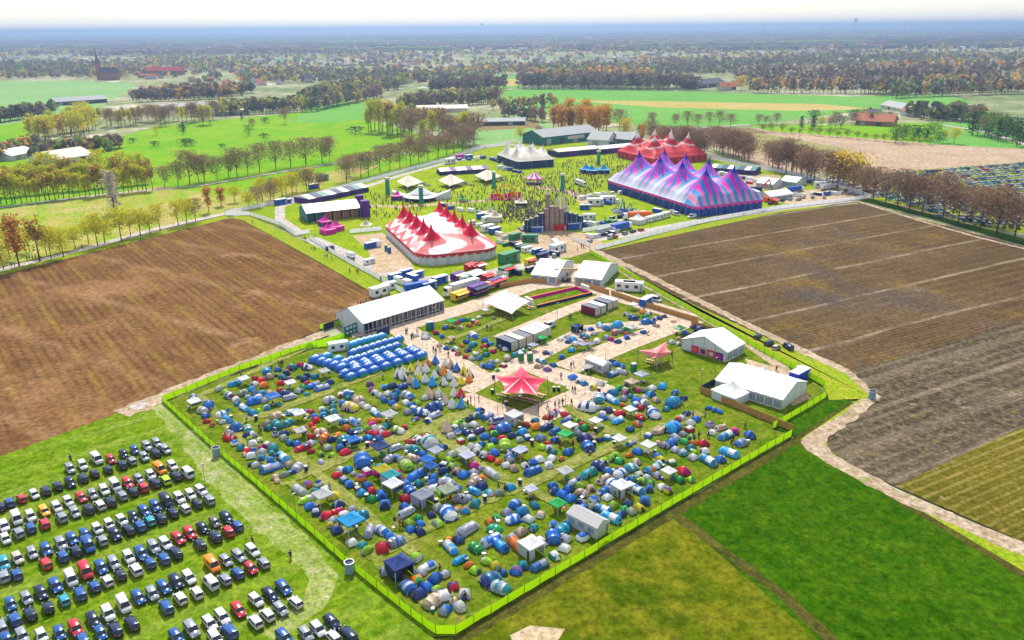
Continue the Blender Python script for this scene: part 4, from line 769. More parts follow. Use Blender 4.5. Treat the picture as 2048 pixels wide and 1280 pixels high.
for i, (t, p) in enumerate(pos):
    x, y, K, cs, s, dr = t; z = p.copy(); z.z = _gz[0] + .004
    base = 'D'; pr = TP[K]; nm = cname(cs) if K != 'R' else ('blue' if cs[0] == 'b' else 'pale blue')
    if K == 'D': proto = pr[0] if len(cs) == 1 and i % 5 else (pr[1] if (cs + '-')[1] in 'wsv' or cs[0] == 'w' else pr[2])
    elif K == 'G': proto = pr[1] if 'x' in cs else pr[0]
    else: proto = pr[0]
    j = trnd.uniform(-.2, .2)
    if dr == '/': rz = E_ + j + (math.pi if trnd.random() < .5 else 0)
    elif dr == '\\': rz = N_ + j + (math.pi if trnd.random() < .5 else 0)
    elif dr == '|': rz = math.pi / 2 + math.pi + j * .4
    elif K == 'R': rz = E_ + .25 + j * .15
    elif K in 'GH': rz = E_ + j * .6 if K == 'G' else N_ + j * .3
    else: rz = trnd.choice((E_, N_, E_ + math.pi, N_ + math.pi, -math.pi / 2)) + trnd.uniform(-.5, .5)
    sc = s * trnd.uniform(.95, 1.08) * {'D': .74, 'G': .86, 'T': .66, 'F': .70, 'P': .72, 'L': .86, 'R': 1.15, 'H': .92}[K]
    cs2 = cs.replace('x', ''); c0 = cloth(cs2[0], i % 3 if K != 'R' else 0)
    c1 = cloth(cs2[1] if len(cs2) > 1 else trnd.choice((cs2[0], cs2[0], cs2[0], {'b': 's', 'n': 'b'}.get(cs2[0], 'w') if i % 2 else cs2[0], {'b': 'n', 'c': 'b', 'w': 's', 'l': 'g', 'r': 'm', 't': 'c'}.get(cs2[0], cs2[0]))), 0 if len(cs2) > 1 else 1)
    if K == 'L': c0 = cloth(cs2[0], 2) if cs2[0] not in 'ws' else cloth('w')
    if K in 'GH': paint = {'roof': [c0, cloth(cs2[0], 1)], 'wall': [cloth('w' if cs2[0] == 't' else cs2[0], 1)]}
    else: paint = {'': [c0, c1], 'door': [trnd.choice((gs, c1, cloth('n'), cloth('s', 1)))]}
    near = sorted(((q - p).length, t2) for t2, q in pos if q is not p)[:4]
    def nn(t2): return cname(t2[3]) + ' ' + KN[t2[2]][0]
    lm = min(LAND, key=lambda l: (l[1] - x) ** 2 + ((l[2] - y) * 1.6) ** 2)[0]
    dn = 'large ' if s >= 1.3 else ('small ' if s < .85 else '')
    L0 = dn + nm + ' ' + KN[K][0]
    cands = [L0 + ' near ' + lm, L0 + ' beside a ' + nn(near[0][1]) + ' near ' + lm, L0 + ' between a ' + nn(near[0][1]) + ' and a ' + nn(near[1][1]), L0 + ' between a ' + nn(near[0][1]) + ' and a ' + nn(near[2][1]), L0 + ' beside a ' + nn(near[1][1]) + ' near ' + lm, L0 + ' beside a ' + nn(near[2][1]) + ' near ' + lm, L0 + ' between a ' + nn(near[1][1]) + ' and a ' + nn(near[2][1])]
    if K == 'R': cands = []
    kn = KN[K][0] if K != 'D' else ('dome tent', 'fly sheet tent', 'two-tone tent')[pr.index(proto)]
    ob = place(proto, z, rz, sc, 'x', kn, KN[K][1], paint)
    lb = unique(cands, x)
    if lb: ob['label'] = lb
    else: pend.append((L0 + (' in the rental rows' if K == 'R' else ' near ' + lm), x, y, ob))
by = {}
for q in pend: by.setdefault(q[0], []).append(q)
for k, qs in by.items():
    for i, q in enumerate(sorted(qs, key=lambda a: a[1] + a[2] * .01)): q[3]['label'] = k + ', ' + (ordn(i) + ' such one from left' if len(qs) > 1 else 'just one')

def chair_proto():
    root = empty('camping_chair'); b = MB(); b.box(-.28, -.28, .40, .28, .28, .45); b.build('seat', [cloth('n')], root); b = MB(); b.add([(-.28, -.28, .45), (-.28, .28, .45), (-.42, .28, .95), (-.42, -.28, .95), (-.30, -.28, .45), (-.30, .28, .45), (-.45, .28, .95), (-.45, -.28, .95)], [(0, 1, 2, 3), (7, 6, 5, 4), (3, 2, 6, 7)]); b.build('backrest', [cloth('n')], root)
    for sx in (-1, 1):
        for sy in (-1, 1): b = MB(); b.tube((sx * .28, sy * .28, 0), (-sx * .2 * 0 + sx * .24, sy * .24, .42), .02, .02, 4); b.build('leg', [m_darkm], root)
    return root
def box_proto():
    root = empty('cool_box'); b = MB(); b.box(-.3, -.2, 0, .3, .2, .38, 0, .02); b.build('body', [cloth('b')], root); b = MB(); b.box(-.31, -.21, .38, .31, .21, .45, 0, .02); b.build('lid', [cloth('w')], root); return root
KCH, KBX = chair_proto(), box_proto(); ci = {}
for t, p in pos:
    if t[2] not in 'GHF' and trnd.random() < .93: continue
    for k in range(2 if t[2] in 'GH' else 1):
        a_ = trnd.uniform(0, 6.28); r_ = trnd.uniform(.8, 2.0) * (1.2 if t[2] == 'F' else .9); q = Vector((p.x + math.cos(a_) * r_, p.y + math.sin(a_) * r_, _gz[0] + .004)); c = trnd.choice('nrtbkw'); bx = trnd.random() < .3
        lm = min(LAND, key=lambda l: (l[1] - t[0]) ** 2 + ((l[2] - t[1]) * 1.6) ** 2)[0]; ky = (c, bx, lm); i = ci.get(ky, 0); ci[ky] = i + 1
        place(KBX if bx else KCH, q, trnd.uniform(0, 6.28), 1.25, '%s %s near %s, %s of these' % (CN[c], 'cool box with a white lid' if bx else 'camping chair', lm, ordn(i)), 'cool box' if bx else 'chair', 'camping gear between the tents', {'seat': [cloth(c)], 'backrest': [cloth(c)], 'body': [cloth(c)]})
# ------------------------------------------------------------------ cars
CAR = {}
def car_proto(kind):
    """profile along +X (front), lofted to the width; parts: body, windows, wheels, lamps"""
    L, Wd, H, hood, beltz = dict(hatch=(4.05, 1.70, 1.44, .82, .90), estate=(4.65, 1.76, 1.42, 1.0, .90), suv=(4.45, 1.82, 1.62, .95, 1.0), van=(5.0, 1.92, 2.05, .75, 1.15))[kind]
    root = empty('parked_car' if kind != 'van' else 'parked_van'); h = L / 2; w = Wd / 2
    rear = dict(hatch=.30, estate=.35, suv=.22, van=.08)[kind]; ws = h - hood - .05
    b = MB(); rings = []
    for x, z1, ww in ((-h, .72, .84), (-h + .06, beltz - .03, .92), (-h + .4, beltz, 1), (0, beltz, 1), (ws, beltz, 1), (h - .45, beltz - .14, .97), (h - .1, beltz - .26, .88), (h, .52, .80)):
        z0 = .26; W_ = w * ww; rings.append([(x, -W_ * .94, z0), (x, -W_, z0 + .22), (x, -W_ * .99, z1 - .12), (x, -W_ * .90, z1), (x, W_ * .90, z1), (x, W_ * .99, z1 - .12), (x, W_, z0 + .22), (x, W_ * .94, z0)])
    b.loft(rings, 0, True, True)
    x0, x1, x2, x3 = -h + .10, -h + .10 + rear, ws - .58 if kind != 'van' else ws - .45, ws     # greenhouse: base rear, roof rear, roof front, base front
    rw, bw = w * .82, w * .93
    b.loft([[(x1, -rw, H - .05), (x1 + .12, -rw * .94, H), (x2 - .12, -rw * .94, H + .01), (x2, -rw, H - .05)], [(x1, rw, H - .05), (x1 + .12, rw * .94, H), (x2 - .12, rw * .94, H + .01), (x2, rw, H - .05)]], 0, True, True)
    for sx, (xa, xb) in enumerate(((x0, x1), (x3, x2))):                                            # pillars
        for s in (-1, 1): b.tube((xa, s * bw, beltz - .02), (xb, s * rw, H - .04), .05, .045, 4)
    for s in (-1, 1): m_ = (x0 + x3) / 2 - .05; b.tube((m_, s * bw * 1.0, beltz), (m_, s * rw * 1.01, H - .04), .045, .045, 4)
    if kind == 'van': b.box(x0 + .02, -bw, beltz - .02, (x0 + x3) / 2, bw, H - .06, 0, .07)
    for s in (-1, 1): b.box(ws - .25, s * w if s > 0 else -w - .16, beltz, ws - .05, w + .16 if s > 0 else -w, beltz + .15)
    bo = b.build('body', [mat('car_paint_white', (.7, .7, .7), .25)], root)
    bm = bmesh.new(); bm.from_mesh(bo.data); bmesh.ops.bevel(bm, geom=[e for e in bm.edges if len(e.link_faces) == 2 and e.calc_face_angle(0) > .45 and e.calc_length() > .3], offset=.085, segments=2, affect='EDGES', clamp_overlap=True); bm.to_mesh(bo.data); bm.free()
    for p_ in bo.data.polygons: p_.use_smooth = True
    q = .015
    g = MB(); g.add([(x3 + q, -bw * .93, beltz), (x3 + q, bw * .93, beltz), (x2 + q, rw * .94, H - .06), (x2 + q, -rw * .94, H - .06)], [(0, 1, 2, 3)]); g.build('windscreen', [m_glass], root)
    g = MB(); g.add([(x0 - q, -bw * .9, beltz + .02), (x0 - q, bw * .9, beltz + .02), (x1 - q, rw * .92, H - .08), (x1 - q, -rw * .92, H - .08)], [(3, 2, 1, 0)]); g.build('rear_window', [m_glass], root)
    for s in (-1, 1):
        g = MB(); a_ = [(x0 + .12, s * bw, beltz + .01), (x3 - .1, s * bw, beltz + .01), (x2 + .02, s * rw, H - .07), (x1 + .08, s * rw, H - .07)]
        if kind == 'van': a_ = [((x0 + x3) / 2 + .1, s * (bw + .01), beltz + .01), (x3 - .1, s * (bw + .01), beltz + .01), (x2 + .02, s * (rw + .01), H - .07), ((x0 + x3) / 2 + .1, s * (rw + .01), H - .07)]
        g.add(a_, [(0, 1, 2, 3) if s < 0 else (3, 2, 1, 0)]); g.build('side_window', [m_glass], root)
        for x in (-h + .75, h - .8):
            t = MB(); t.tube((x, s * (w - .20), .31), (x, s * (w + .01), .31), .31, .31, 12); wh = t.build('wheel', [m_black], root)
            r_ = MB(); r_.tube((x, s * (w + .012), .31), (x, s * (w + .02), .31), .19, .17, 8); r_.build('rim', [m_metal], wh)
        t = MB(); t.box(h - .16, min(s * w * .55, s * w * .84), .62, h - .055, max(s * w * .55, s * w * .84), .76); t.build('headlight', [mat('lamp_glass', (.8, .82, .85), .15)], root)
        t = MB(); t.box(-h - .015, min(s * w * .6, s * w * .84), .72, -h + .08, max(s * w * .6, s * w * .84), .92); t.build('tail_light', [mat('tail_red', (.45, .01, .01), .3)], root)
    t = MB(); t.box(-h - .02, -.26, .52, -h + .03, .26, .63); t.build('number_plate', [m_yellow], root)
    return root
for k in ('hatch', 'estate', 'suv', 'van'): CAR[k] = car_proto(k)
def paint_car(ch):
    c = dict(b=(.02, .10, .36), n=(.012, .03, .085), s=(.30, .33, .40), w=(.60, .61, .63), r=(.55, .02, .05), y=(.85, .42, .01), o=(.9, .26, .01), l=(.45, .7, .02), t=(.02, .33, .45), k=(.55, .48, .40), v=(.16, .13, .19))[ch]
    return mat('car_paint_' + ch, c, .22, .15 if ch in 'sbnv' else 0, .6)
CARN = dict(b='blue', n='black', s='silver', w='white', r='red', y='yellow', o='orange', l='lime green', t='turquoise', k='beige', v='dark grey')
ROWS = [
 '141,940s 166,933w 194,921wV 222,921r 248,910n 270,902b 294,894s 314,888s',
 '2,1016n 20,1007b 44,999r 69,991w 92,983n 116,974n 141,968n 166,958n 189,949n 216,941n 244,932n 264,924s 289,916s 311,908n 331,901s',
 '9,1054w 34,1040wV 62,1035w 89,1024y 114,1016w 137,1005w 163,997r 186,991s 209,982w 231,974wV 256,968r 278,960s 302,952w 320,941oV 345,933w',
 '12,1080w 38,1068s 62,1057b 90,1049r 124,1037s 150,1027s 177,1021n 200,1012w 221,1005n 244,993s 266,985n 287,977r 310,968n 331,962l 352,954n 375,949wV',
 '9,1130t 36,1119k 65,1108s 93,1101b 123,1091s 145,1080b 171,1071b 195,1060w 219,1051w 244,1043w 267,1035n 289,1024b 311,1015b 333,1005nV 359,999w 381,991w 402,983w',
 '9,1155s 34,1151b 92,1129r 126,1115b 152,1105n 177,1094bV 205,1083s 231,1072n 257,1062n 280,1054b 300,1044t 322,1038n 345,1027n 370,1019w 394,1010n 418,1002s',
 '22,1211b 54,1199s 83,1188n 112,1175b 143,1161wV 172,1146rV 203,1138b 228,1128s 258,1117w 283,1110b 308,1097s 331,1089w 357,1079r 380,1068r 406,1058n 430,1047v 453,1037n',
 '3,1255s 30,1242b 61,1230n 97,1217n 129,1202t 161,1189b 189,1175b 215,1164w 241,1152n 272,1142w 300,1128b 328,1119b 352,1108n 400,1091n 430,1076n 456,1065r 474,1054b',
 '15,1284b 45,1274s 84,1274w 120,1269b 152,1260r 187,1242n 217,1230w 248,1213wV 277,1197b 305,1190s 328,1177b 353,1167n 378,1157w 425,1133oV 452,1124s 478,1114s 505,1103w',
 '166,1282b 202,1269b 231,1261n 264,1249n 333,1216b 361,1199w 394,1188w 422,1169wV 450,1161s 475,1149b 502,1139r 527,1128s',
 '353,1276b 384,1262s 420,1249w 445,1236w 477,1222r 512,1203w 541,1192n 567,1178b',
 '431,1279w 459,1266b 511,1246w 535,1232w 561,1221s 591,1207w',
 '569,1278b 612,1271s 636,1261w 664,1247n', '667,1277w 697,1271n']
crnd = random.Random(5)
front = N_ + math.pi                      # bonnets of the upper lines point down-right in the photograph
for ri, row in enumerate(ROWS):
    toks = row.split()
    for i, tk in enumerate(toks):
        mm = re.match(r'(\d+),(\d+)([a-z])(V?)', tk); x, y, c, V = int(mm[1]), int(mm[2]), mm[3], mm[4]
        kind = 'van' if V else crnd.choice(('hatch', 'hatch', 'estate', 'estate', 'suv'))
        up = ri % 2 == 0; rz = front if up or crnd.random() < .2 else front + math.pi
        p = G(x, y, .75); p.z = _gz[0] + .004
        place(CAR[kind], p, rz + crnd.uniform(-.05, .05), crnd.uniform(.96, 1.04) * .85, '%s %s, %s from the track end of the %s parked line' % (CARN[c], {'hatch': 'hatchback', 'estate': 'estate car', 'suv': 'tall car', 'van': 'van'}[kind], ordn(len(toks) - 1 - i), ordn(ri)),
              'van' if V else 'car', 'cars parked in lines on the grass', {'body': [paint_car(c)]})
# the far car park: nearest ones as things, the rest one mass
def simple_car(b, p, rz, mi):
    ca, sa = math.cos(rz), math.sin(rz)
    def T(q): return (p.x + q[0] * ca - q[1] * sa, p.y + q[0] * sa + q[1] * ca, p.z + q[2])
    for (x0, y0, z0, x1, y1, z1, t, mm) in ((-2.2, -.88, .25, 2.2, .88, .92, .06, mi), (-1.9, -.78, .9, 1.0, .78, 1.40, .22, 7), (-1.6, -.6, 1.38, .7, .6, 1.47, .05, mi)):
        c = MB(); c.box(x0, y0, z0, x1, y1, z1, 0, t); b.add([T(v) for v in c.v], c.f, mm)
fm = [paint_car(c) for c in 'wsnbrwt'] + [m_glass]
far_kind = {}
for k in range(7): b = MB(); simple_car(b, Vector((0, 0, 0)), 0, k); far_kind[k] = b.build('parked_car', fm)
mass = MB(); nfar = 0
for r in range(15):
    t = r / 14; a = (1668 - 60 * t + 240 * t, 352 + 100 * t); c = (2100, 326 + 128 * t)
    a = (1660 + 290 * t ** 1.1, 362 + 88 * t); c = (2110, 326 + 138 * t ** 1.15)
    A_, C_ = G(*a), G(*c); d = (C_ - A_); n = int(d.length / 2.75); hd = math.atan2(d.y, d.x) + math.pi / 2
    for i in range(n):
        if crnd.random() < .10 or (r == 5 and 10 < i < 22): continue
        p = A_ + d * (i / n) + Vector((crnd.uniform(-.3, .3), crnd.uniform(-.5, .5), 0)); p.z = _gz[0] + .004; x, y = PX(p)
        if x > 2060: continue
        k = crnd.choice((0, 0, 0, 0, 0, 1, 1, 1, 2, 3, 3, 4, 6)); rz = hd + crnd.uniform(-.06, .06) + (math.pi if i % 2 else 0)
        if r >= 11 and nfar < 105:
            place(far_kind[k], p, rz, 1, '%s car, %s along the %s line of the far car park from the field' % (CARN['wsnbrwt'[k]], ordn(min(i, 78)), ordn(14 - r)), 'car', 'cars in the far car park'); nfar += 1
        else: simple_car(mass, p, rz, k)
tag(mass.build('parked_car_mass', fm), 'hundreds of cars in the far lines of the right hand car park', 'cars', kind='stuff')
# tape lines between the double rows
# ------------------------------------------------------------------ trees
def bark(name, c): return mat(name, c, .9, 0, .1, .3, 1.5)
m_bark = bark('bark_grey', (.085, .065, .055)); m_bark2 = bark('bark_brown', (.12, .075, .045))
def leafm(name, c, v=.35):
    m = mat(name, c, .8, 0, .05, v, .45, .45); return m
def tree_proto(name, h, cr, cbase, twigm, trunkm, n, size, shape='round', limbs=9, seed=1, flat=False):
    """tapered trunk with forking limbs, and a crown of many small leaf or twig faces spread in uneven clumps"""
    q = random.Random(seed); root = empty(name); b = MB()
    lean = Vector((q.uniform(-.03, .03) * h, q.uniform(-.03, .03) * h, 0)); r0 = h * .013 + .05
    top = Vector((lean.x, lean.y, h * (.9 if shape != 'round' else .62)))
    b.tube((0, 0, -.1), lean * .4 + Vector((0, 0, h * .35)), r0, r0 * .72, 6, cap=False); b.tube(lean * .4 + Vector((0, 0, h * .35)), top, r0 * .72, r0 * .25, 6)
    tips = []
    for i in range(limbs):
        t = cbase / h + (.80 - cbase / h) * (i + q.random()) / limbs; p = Vector((lean.x * t, lean.y * t, h * t)); a = i * 2.4 + q.uniform(-.4, .4)
        if shape == 'round': rr_ = cr * (.55 + .4 * q.random()); zz = q.uniform(.14, .30) * h
        elif shape == 'poplar': rr_ = cr * q.uniform(.5, .9) * (1.1 - t * .5); zz = q.uniform(.15, .25) * h
        else: rr_ = cr * q.uniform(.5, 1) * (1.05 - t); zz = .0
        e = p + Vector((math.cos(a) * rr_, math.sin(a) * rr_, zz)); e.z = min(e.z, h * .97)
        b.tube(p, p.lerp(e, .5) + Vector((0, 0, .04 * h)), r0 * .38 * (1.2 - t), r0 * .26 * (1.2 - t), 4, cap=False); b.tube(p.lerp(e, .5) + Vector((0, 0, .04 * h)), e, r0 * .26 * (1.2 - t), r0 * .07, 4, cap=False); tips.append((p, e))
        for k in range(2):
            m_ = p.lerp(e, q.uniform(.4, .75)); f = m_ + Vector((q.uniform(-1, 1), q.uniform(-1, 1), q.uniform(.3, 1.1))) * cr * .42; b.tube(m_, f, r0 * .12, r0 * .04, 3, cap=False); tips.append((m_, f))
    b.build('trunk', [trunkm], root)
    c = MB(); cl = []
    for (p, e) in tips: cl.append((e, q.uniform(.5, 1.1)))
    for _ in range(limbs):
        a = q.uniform(0, 6.28); z = q.uniform(cbase, h * .96); tt = (z - cbase) / (h - cbase)
        rr_ = cr * (math.sin(math.pi * min(1, tt * .9 + .12)) ** .6 if shape == 'round' else ((1 - tt) * .9 + .08 if shape == 'cone' else math.sin(math.pi * min(1, tt * .8 + .18)) ** .5)) * q.random() ** .5
        cl.append((Vector((lean.x * z / h + math.cos(a) * rr_, lean.y * z / h + math.sin(a) * rr_, z)), q.uniform(.4, 1.0)))
    for i in range(n):
        ce, s_ = q.choice(cl); sp = cr * .44 * s_
        p = ce + Vector((q.gauss(0, sp), q.gauss(0, sp), q.gauss(0, sp * .9)))
        if p.z < cbase * .85: p.z = cbase + q.random() * cr * .4
        if p.z > h * 1.02: p.z = h * q.uniform(.9, 1.02)
        d = Vector((q.uniform(-1, 1), q.uniform(-1, 1), q.uniform(-.6, 1))).normalized(); u = d.orthogonal().normalized(); w = d.cross(u); a = q.uniform(0, 6.28); u, w = u * math.cos(a) + w * math.sin(a), w * math.cos(a) - u * math.sin(a)
        l_ = size * q.uniform(.5, 1.4); k = .34 if flat else .8
        c.add([p - u * l_ * .5, p + w * l_ * k * .5, p + u * l_ * .5, p - w * l_ * k * .5], [(0, 1, 2, 3)], 0 if q.random() < .6 else 1)
    tm = twigm if isinstance(twigm, (list, tuple)) else [twigm, twigm]
    c.build('crown', tm, root); return root
TW = leafm('bare_twigs', (.34, .21, .11)); TW2 = leafm('bare_twigs_dark', (.22, .145, .10)); BUD = leafm('budding_leaves', (.72, .60, .03)); BUD2 = leafm('budding_leaves_green', (.50, .56, .04)); ORA = leafm('orange_catkins', (.72, .33, .04)); ORA2 = leafm('gold_catkins', (.55, .38, .04))
GRN = leafm('fresh_leaves', (.15, .32, .02)); GRN2 = leafm('mid_leaves', (.08, .19, .02)); DRK = leafm('dark_needles', (.012, .055, .035)); BLOS = leafm('white_blossom', (.62, .55, .52)); PALE = leafm('pale_grey_twigs', (.42, .36, .30)); YEL = leafm('yellow_bloom', (.72, .55, .02))
TR = dict(
 bare=[tree_proto('bare_tree', 16, 5.2, 4.5, [TW, TW2], m_bark, 1300, .95, 'round', 14, 1, True), tree_proto('bare_tree', 15, 4.6, 4.5, [TW, TW2], m_bark, 1200, .95, 'round', 13, 2, True), tree_proto('bare_tree', 15, 4.8, 4.0, [TW2, TW], m_bark, 1300, .95, 'round', 14, 3, True)],
 budding=[tree_proto('budding_tree', 12, 3.2, 3.5, [BUD, BUD2], m_bark2, 800, .62, 'round', 9, 4), tree_proto('budding_tree', 11, 3.0, 3.2, [BUD2, BUD], m_bark2, 750, .62, 'round', 8, 5)],
 poplar=[tree_proto('slender_poplar', 15, 2.2, 4.0, [BUD2, BUD], m_bark, 650, .75, 'poplar', 9, 6), tree_proto('slender_poplar', 14, 2.0, 4.0, [BUD, BUD2], m_bark, 620, .75, 'poplar', 9, 7), tree_proto('slender_poplar', 15, 2.2, 4.5, [TW, BUD], m_bark, 650, .75, 'poplar', 9, 17)],
 orange=[tree_proto('orange_poplar', 22, 3.6, 4.0, [ORA, ORA2], m_bark2, 1000, 1.0, 'poplar', 12, 8), tree_proto('orange_poplar', 20, 3.4, 4.0, [ORA, TW], m_bark2, 950, 1.0, 'poplar', 12, 9)],
 willow=[tree_proto('pollard_willow', 6, 2.4, 1.6, [GRN, BUD2], m_bark, 350, .6, 'round', 7, 10)],
 green=[tree_proto('leafy_tree', 10, 4.2, 2.0, [GRN, GRN2], m_bark, 520, .65, 'round', 9, 11), tree_proto('leafy_tree', 8, 3.6, 1.2, [GRN2, DRK], m_bark, 480, .6, 'round', 9, 12)],
 conifer=[tree_proto('conifer', 14, 2.6, 1.0, [DRK, GRN2], m_bark, 520, .7, 'cone', 14, 13)],
 shrub=[tree_proto('shrub', 3.4, 2.6, .4, [GRN2, DRK], m_bark, 260, .5, 'round', 7, 14)],
 blossom=[tree_proto('blossom_tree', 9, 3.4, 2.0, [BLOS, TW], m_bark, 420, .5, 'round', 9, 15)],
 pale=[tree_proto('pale_poplar', 17, 2.4, 2.0, [PALE, BLOS], m_bark, 800, .8, 'poplar', 12, 16)],
 gold=[tree_proto('golden_tree', 14, 4.8, 3.0, [YEL, ORA2], m_bark2, 1000, .9, 'round', 11, 18)])
trn = random.Random(21)
TREES = []          # (px, py, kind, scale, row description)
def row(p0, p1, n, kinds, h, desc, jx=3, jy=1.0):
    for i in range(n):
        t = (i + .5) / n; TREES.append((p0[0] + (p1[0] - p0[0]) * t + trn.uniform(-jx, jx), p0[1] + (p1[1] - p0[1]) * t + trn.uniform(-jy, jy), trn.choice(kinds), h * trn.uniform(.82, 1.15), desc))
for x, y, k, h in ((39, 534, 'orange', 22), (80, 524, 'poplar', 20), (103, 521, 'budding', 12), (128, 515, 'budding', 12), (151, 499, 'budding', 11), (196, 493, 'budding', 14), (243, 482, 'budding', 15), (281, 472, 'budding', 12), (301, 468, 'budding', 11), (321, 462, 'budding', 12), (357, 452, 'budding', 12), (374, 450, 'budding', 12), (391, 444, 'bare', 12), (94, 511, 'budding', 10), (121, 505, 'budding', 11), (178, 489, 'budding', 11), (210, 487, 'budding', 11), (262, 474, 'budding', 11), (8, 540, 'budding', 10), (20, 520, 'budding', 12), (60, 505, 'budding', 10)):
    TREES.append((x, y, k, h, 'the path by the left field'))
row((-20, 412), (310, 380), 34, ['poplar'], 15, 'the near line of the young wood'); row((-20, 395), (305, 365), 30, ['poplar'], 15, 'the middle line of the young wood'); row((-20, 375), (290, 350), 20, ['poplar', 'poplar', 'budding'], 14, 'the back line of the young wood')
TREES += [(230, 425, 'pale', 19, 'the orchard strip'), (418, 425, 'orange', 13, 'the orchard strip'), (443, 412, 'orange', 12, 'the orchard strip'), (470, 405, 'budding', 10, 'the orchard strip')]
for x, y, s in ((330, 374, 13), (357, 371, 13), (380, 368, 17), (398, 365, 15), (409, 362, 15), (435, 361, 14), (458, 355, 14), (475, 354, 17), (496, 350, 14), (520, 345, 17), (552, 338, 17), (582, 335, 18), (612, 331, 19), (645, 326, 17), (660, 324, 15)):
    TREES.append((x, y, 'bare', s, 'the oak avenue along the bright meadow'))
row((498, 418), (640, 372), 12, ['bare', 'bare', 'budding'], 12, 'the low trees beside the white fence', 6, 6)
for x, y, s in ((693, 364, 17), (722, 356, 16), (737, 352, 16), (760, 346, 16), (780, 341, 17), (800, 336, 17), (822, 331, 18), (838, 327, 17), (856, 322, 17), (876, 316, 18), (893, 311, 18), (908, 307, 18), (925, 302, 19), (940, 298, 18), (700, 352, 13), (850, 300, 16), (915, 285, 20), (930, 280, 19), (948, 276, 18)):
    TREES.append((x, y, 'bare', s, 'the left festival fence trees'))
row((735, 262), (812, 270), 14, ['poplar'], 25, 'the tall poplar group behind the avenue', 4, 7); row((812, 275), (950, 292), 14, ['poplar', 'bare'], 24, 'the poplars behind the festival corner', 4, 8)
row((65, 285), (190, 262), 34, ['budding', 'poplar', 'poplar'], 20, 'the yellow green grove at far left', 8, 9); row((200, 250), (430, 245), 30, ['poplar', 'bare'], 17, 'the thin trees round the nursery', 5, 6)
for x, y, k, h in ((313, 270, 'budding', 9), (367, 268, 'conifer', 10), (366, 262, 'shrub', 5), (235, 288, 'shrub', 6), (266, 286, 'shrub', 4), (370, 292, 'shrub', 5), (382, 292, 'shrub', 5), (311, 293, 'shrub', 4), (497, 272, 'green', 8), (528, 277, 'shrub', 4), (530, 247, 'shrub', 5), (570, 248, 'bare', 14), (711, 268, 'shrub', 7), (484, 240, 'conifer', 9), (445, 295, 'shrub', 3), (1277, 279, 'conifer', 15), (505, 258, 'bare', 9)):
    TREES.append((x, y, k, h, 'the bright meadow'))
row((1322, 300), (1415, 322), 11, ['bare'], 17, 'the first run of the avenue', 4, 3); row((1425, 300), (1500, 326), 14, ['bare'], 17, 'the second run of the avenue', 4, 5)
row((1532, 332), (1632, 366), 16, ['bare'], 18, 'the third run of the avenue', 4, 4)
for x, y, k, s in ((1652, 373, 'bare', 18), (1664, 376, 'bare', 17), (1674, 380, 'bare', 17), (1695, 381, 'gold', 20), (1706, 384, 'bare', 17), (1725, 395, 'bare', 15), (1746, 401, 'bare', 17), (1770, 408, 'bare', 17), (1794, 416, 'bare', 17), (1818, 421, 'bare', 18), (1844, 429, 'bare', 19), (1885, 440, 'bare', 20), (1916, 448, 'bare', 17), (1959, 461, 'bare', 20), (1992, 471, 'bare', 20), (2028, 479, 'bare', 20), (1810, 408, 'bare', 14), (1836, 414, 'bare', 15), (1862, 425, 'bare', 15), (1905, 432, 'bare', 14), (1940, 440, 'bare', 15), (1975, 452, 'bare', 15), (2008, 460, 'bare', 15), (2050, 470, 'bare', 15), (1685, 372, 'orange', 15), (1730, 385, 'orange', 15)):
    TREES.append((x, y, k, s, 'the road beside the far car park'))
for x in (1304, 1350, 1374, 1395, 1418, 1439, 1461): TREES.append((x, 253 + trn.uniform(-1, 1), 'bare', 12, 'the spaced row on the green field'))
row((1105, 262), (1215, 268), 14, ['orange'], 25, 'the orange poplars behind the barn', 5, 5)
TREES += [(1238, 266, 'bare', 18, 'the barn yard'), (1250, 270, 'gold', 15, 'the barn yard'), (1285, 285, 'orange', 16, 'the barn yard'), (1300, 290, 'bare', 17, 'the barn yard'), (1315, 292, 'bare', 16, 'the barn yard'), (1040, 285, 'budding', 12, 'the barn yard'), (1078, 282, 'bare', 13, 'the barn yard')]
row((1515, 262), (1870, 291), 19, ['willow'], 6, 'the pollard row by the tan field', 4, 1)
row((1510, 247), (1560, 252), 4, ['bare', 'blossom'], 9, 'the farm hedge', 4, 2); row((1780, 280), (1905, 282), 12, ['green', 'green', 'budding', 'conifer'], 11, 'the farm garden', 8, 8); row((1940, 262), (2060, 290), 18, ['green', 'conifer', 'bare', 'green'], 17, 'the wooded edge at far right', 8, 12); row((1600, 258), (1780, 246), 14, ['bare', 'green', 'budding', 'conifer'], 12, 'the farm buildings', 8, 6)
cnt = {}
DN = dict(bare='bare brown', budding='yellow green budding', poplar='slender budding', orange='orange', willow='small round', green='leafy green', conifer='dark green', shrub='low dark', blossom='white flowering', pale='pale grey', gold='golden yellow')
TREES.sort(key=lambda t: t[0])
for x, y, k, h, d in TREES:
    pr = trn.choice(TR[k]); base = dict(bare=15.5, budding=11.5, poplar=14.8, orange=21, willow=6, green=9, conifer=14, shrub=3.4, blossom=9, pale=17, gold=14)[k]
    p = G(x, y); p.z = 0; s = h / base; i = cnt.get((k, d), 0); cnt[(k, d)] = i + 1
    lb = '%s %s, %s from left in %s' % (DN[k], 'shrub' if k == 'shrub' else 'tree', ordn(i), d)
    place(pr, p, trn.uniform(0, 6.28), (s * trn.uniform(.95, 1.3), s * trn.uniform(.95, 1.3), s * trn.uniform(.9, 1.15)), lb, 'shrub' if k == 'shrub' else 'tree', d)
print('near trees', len(TREES))

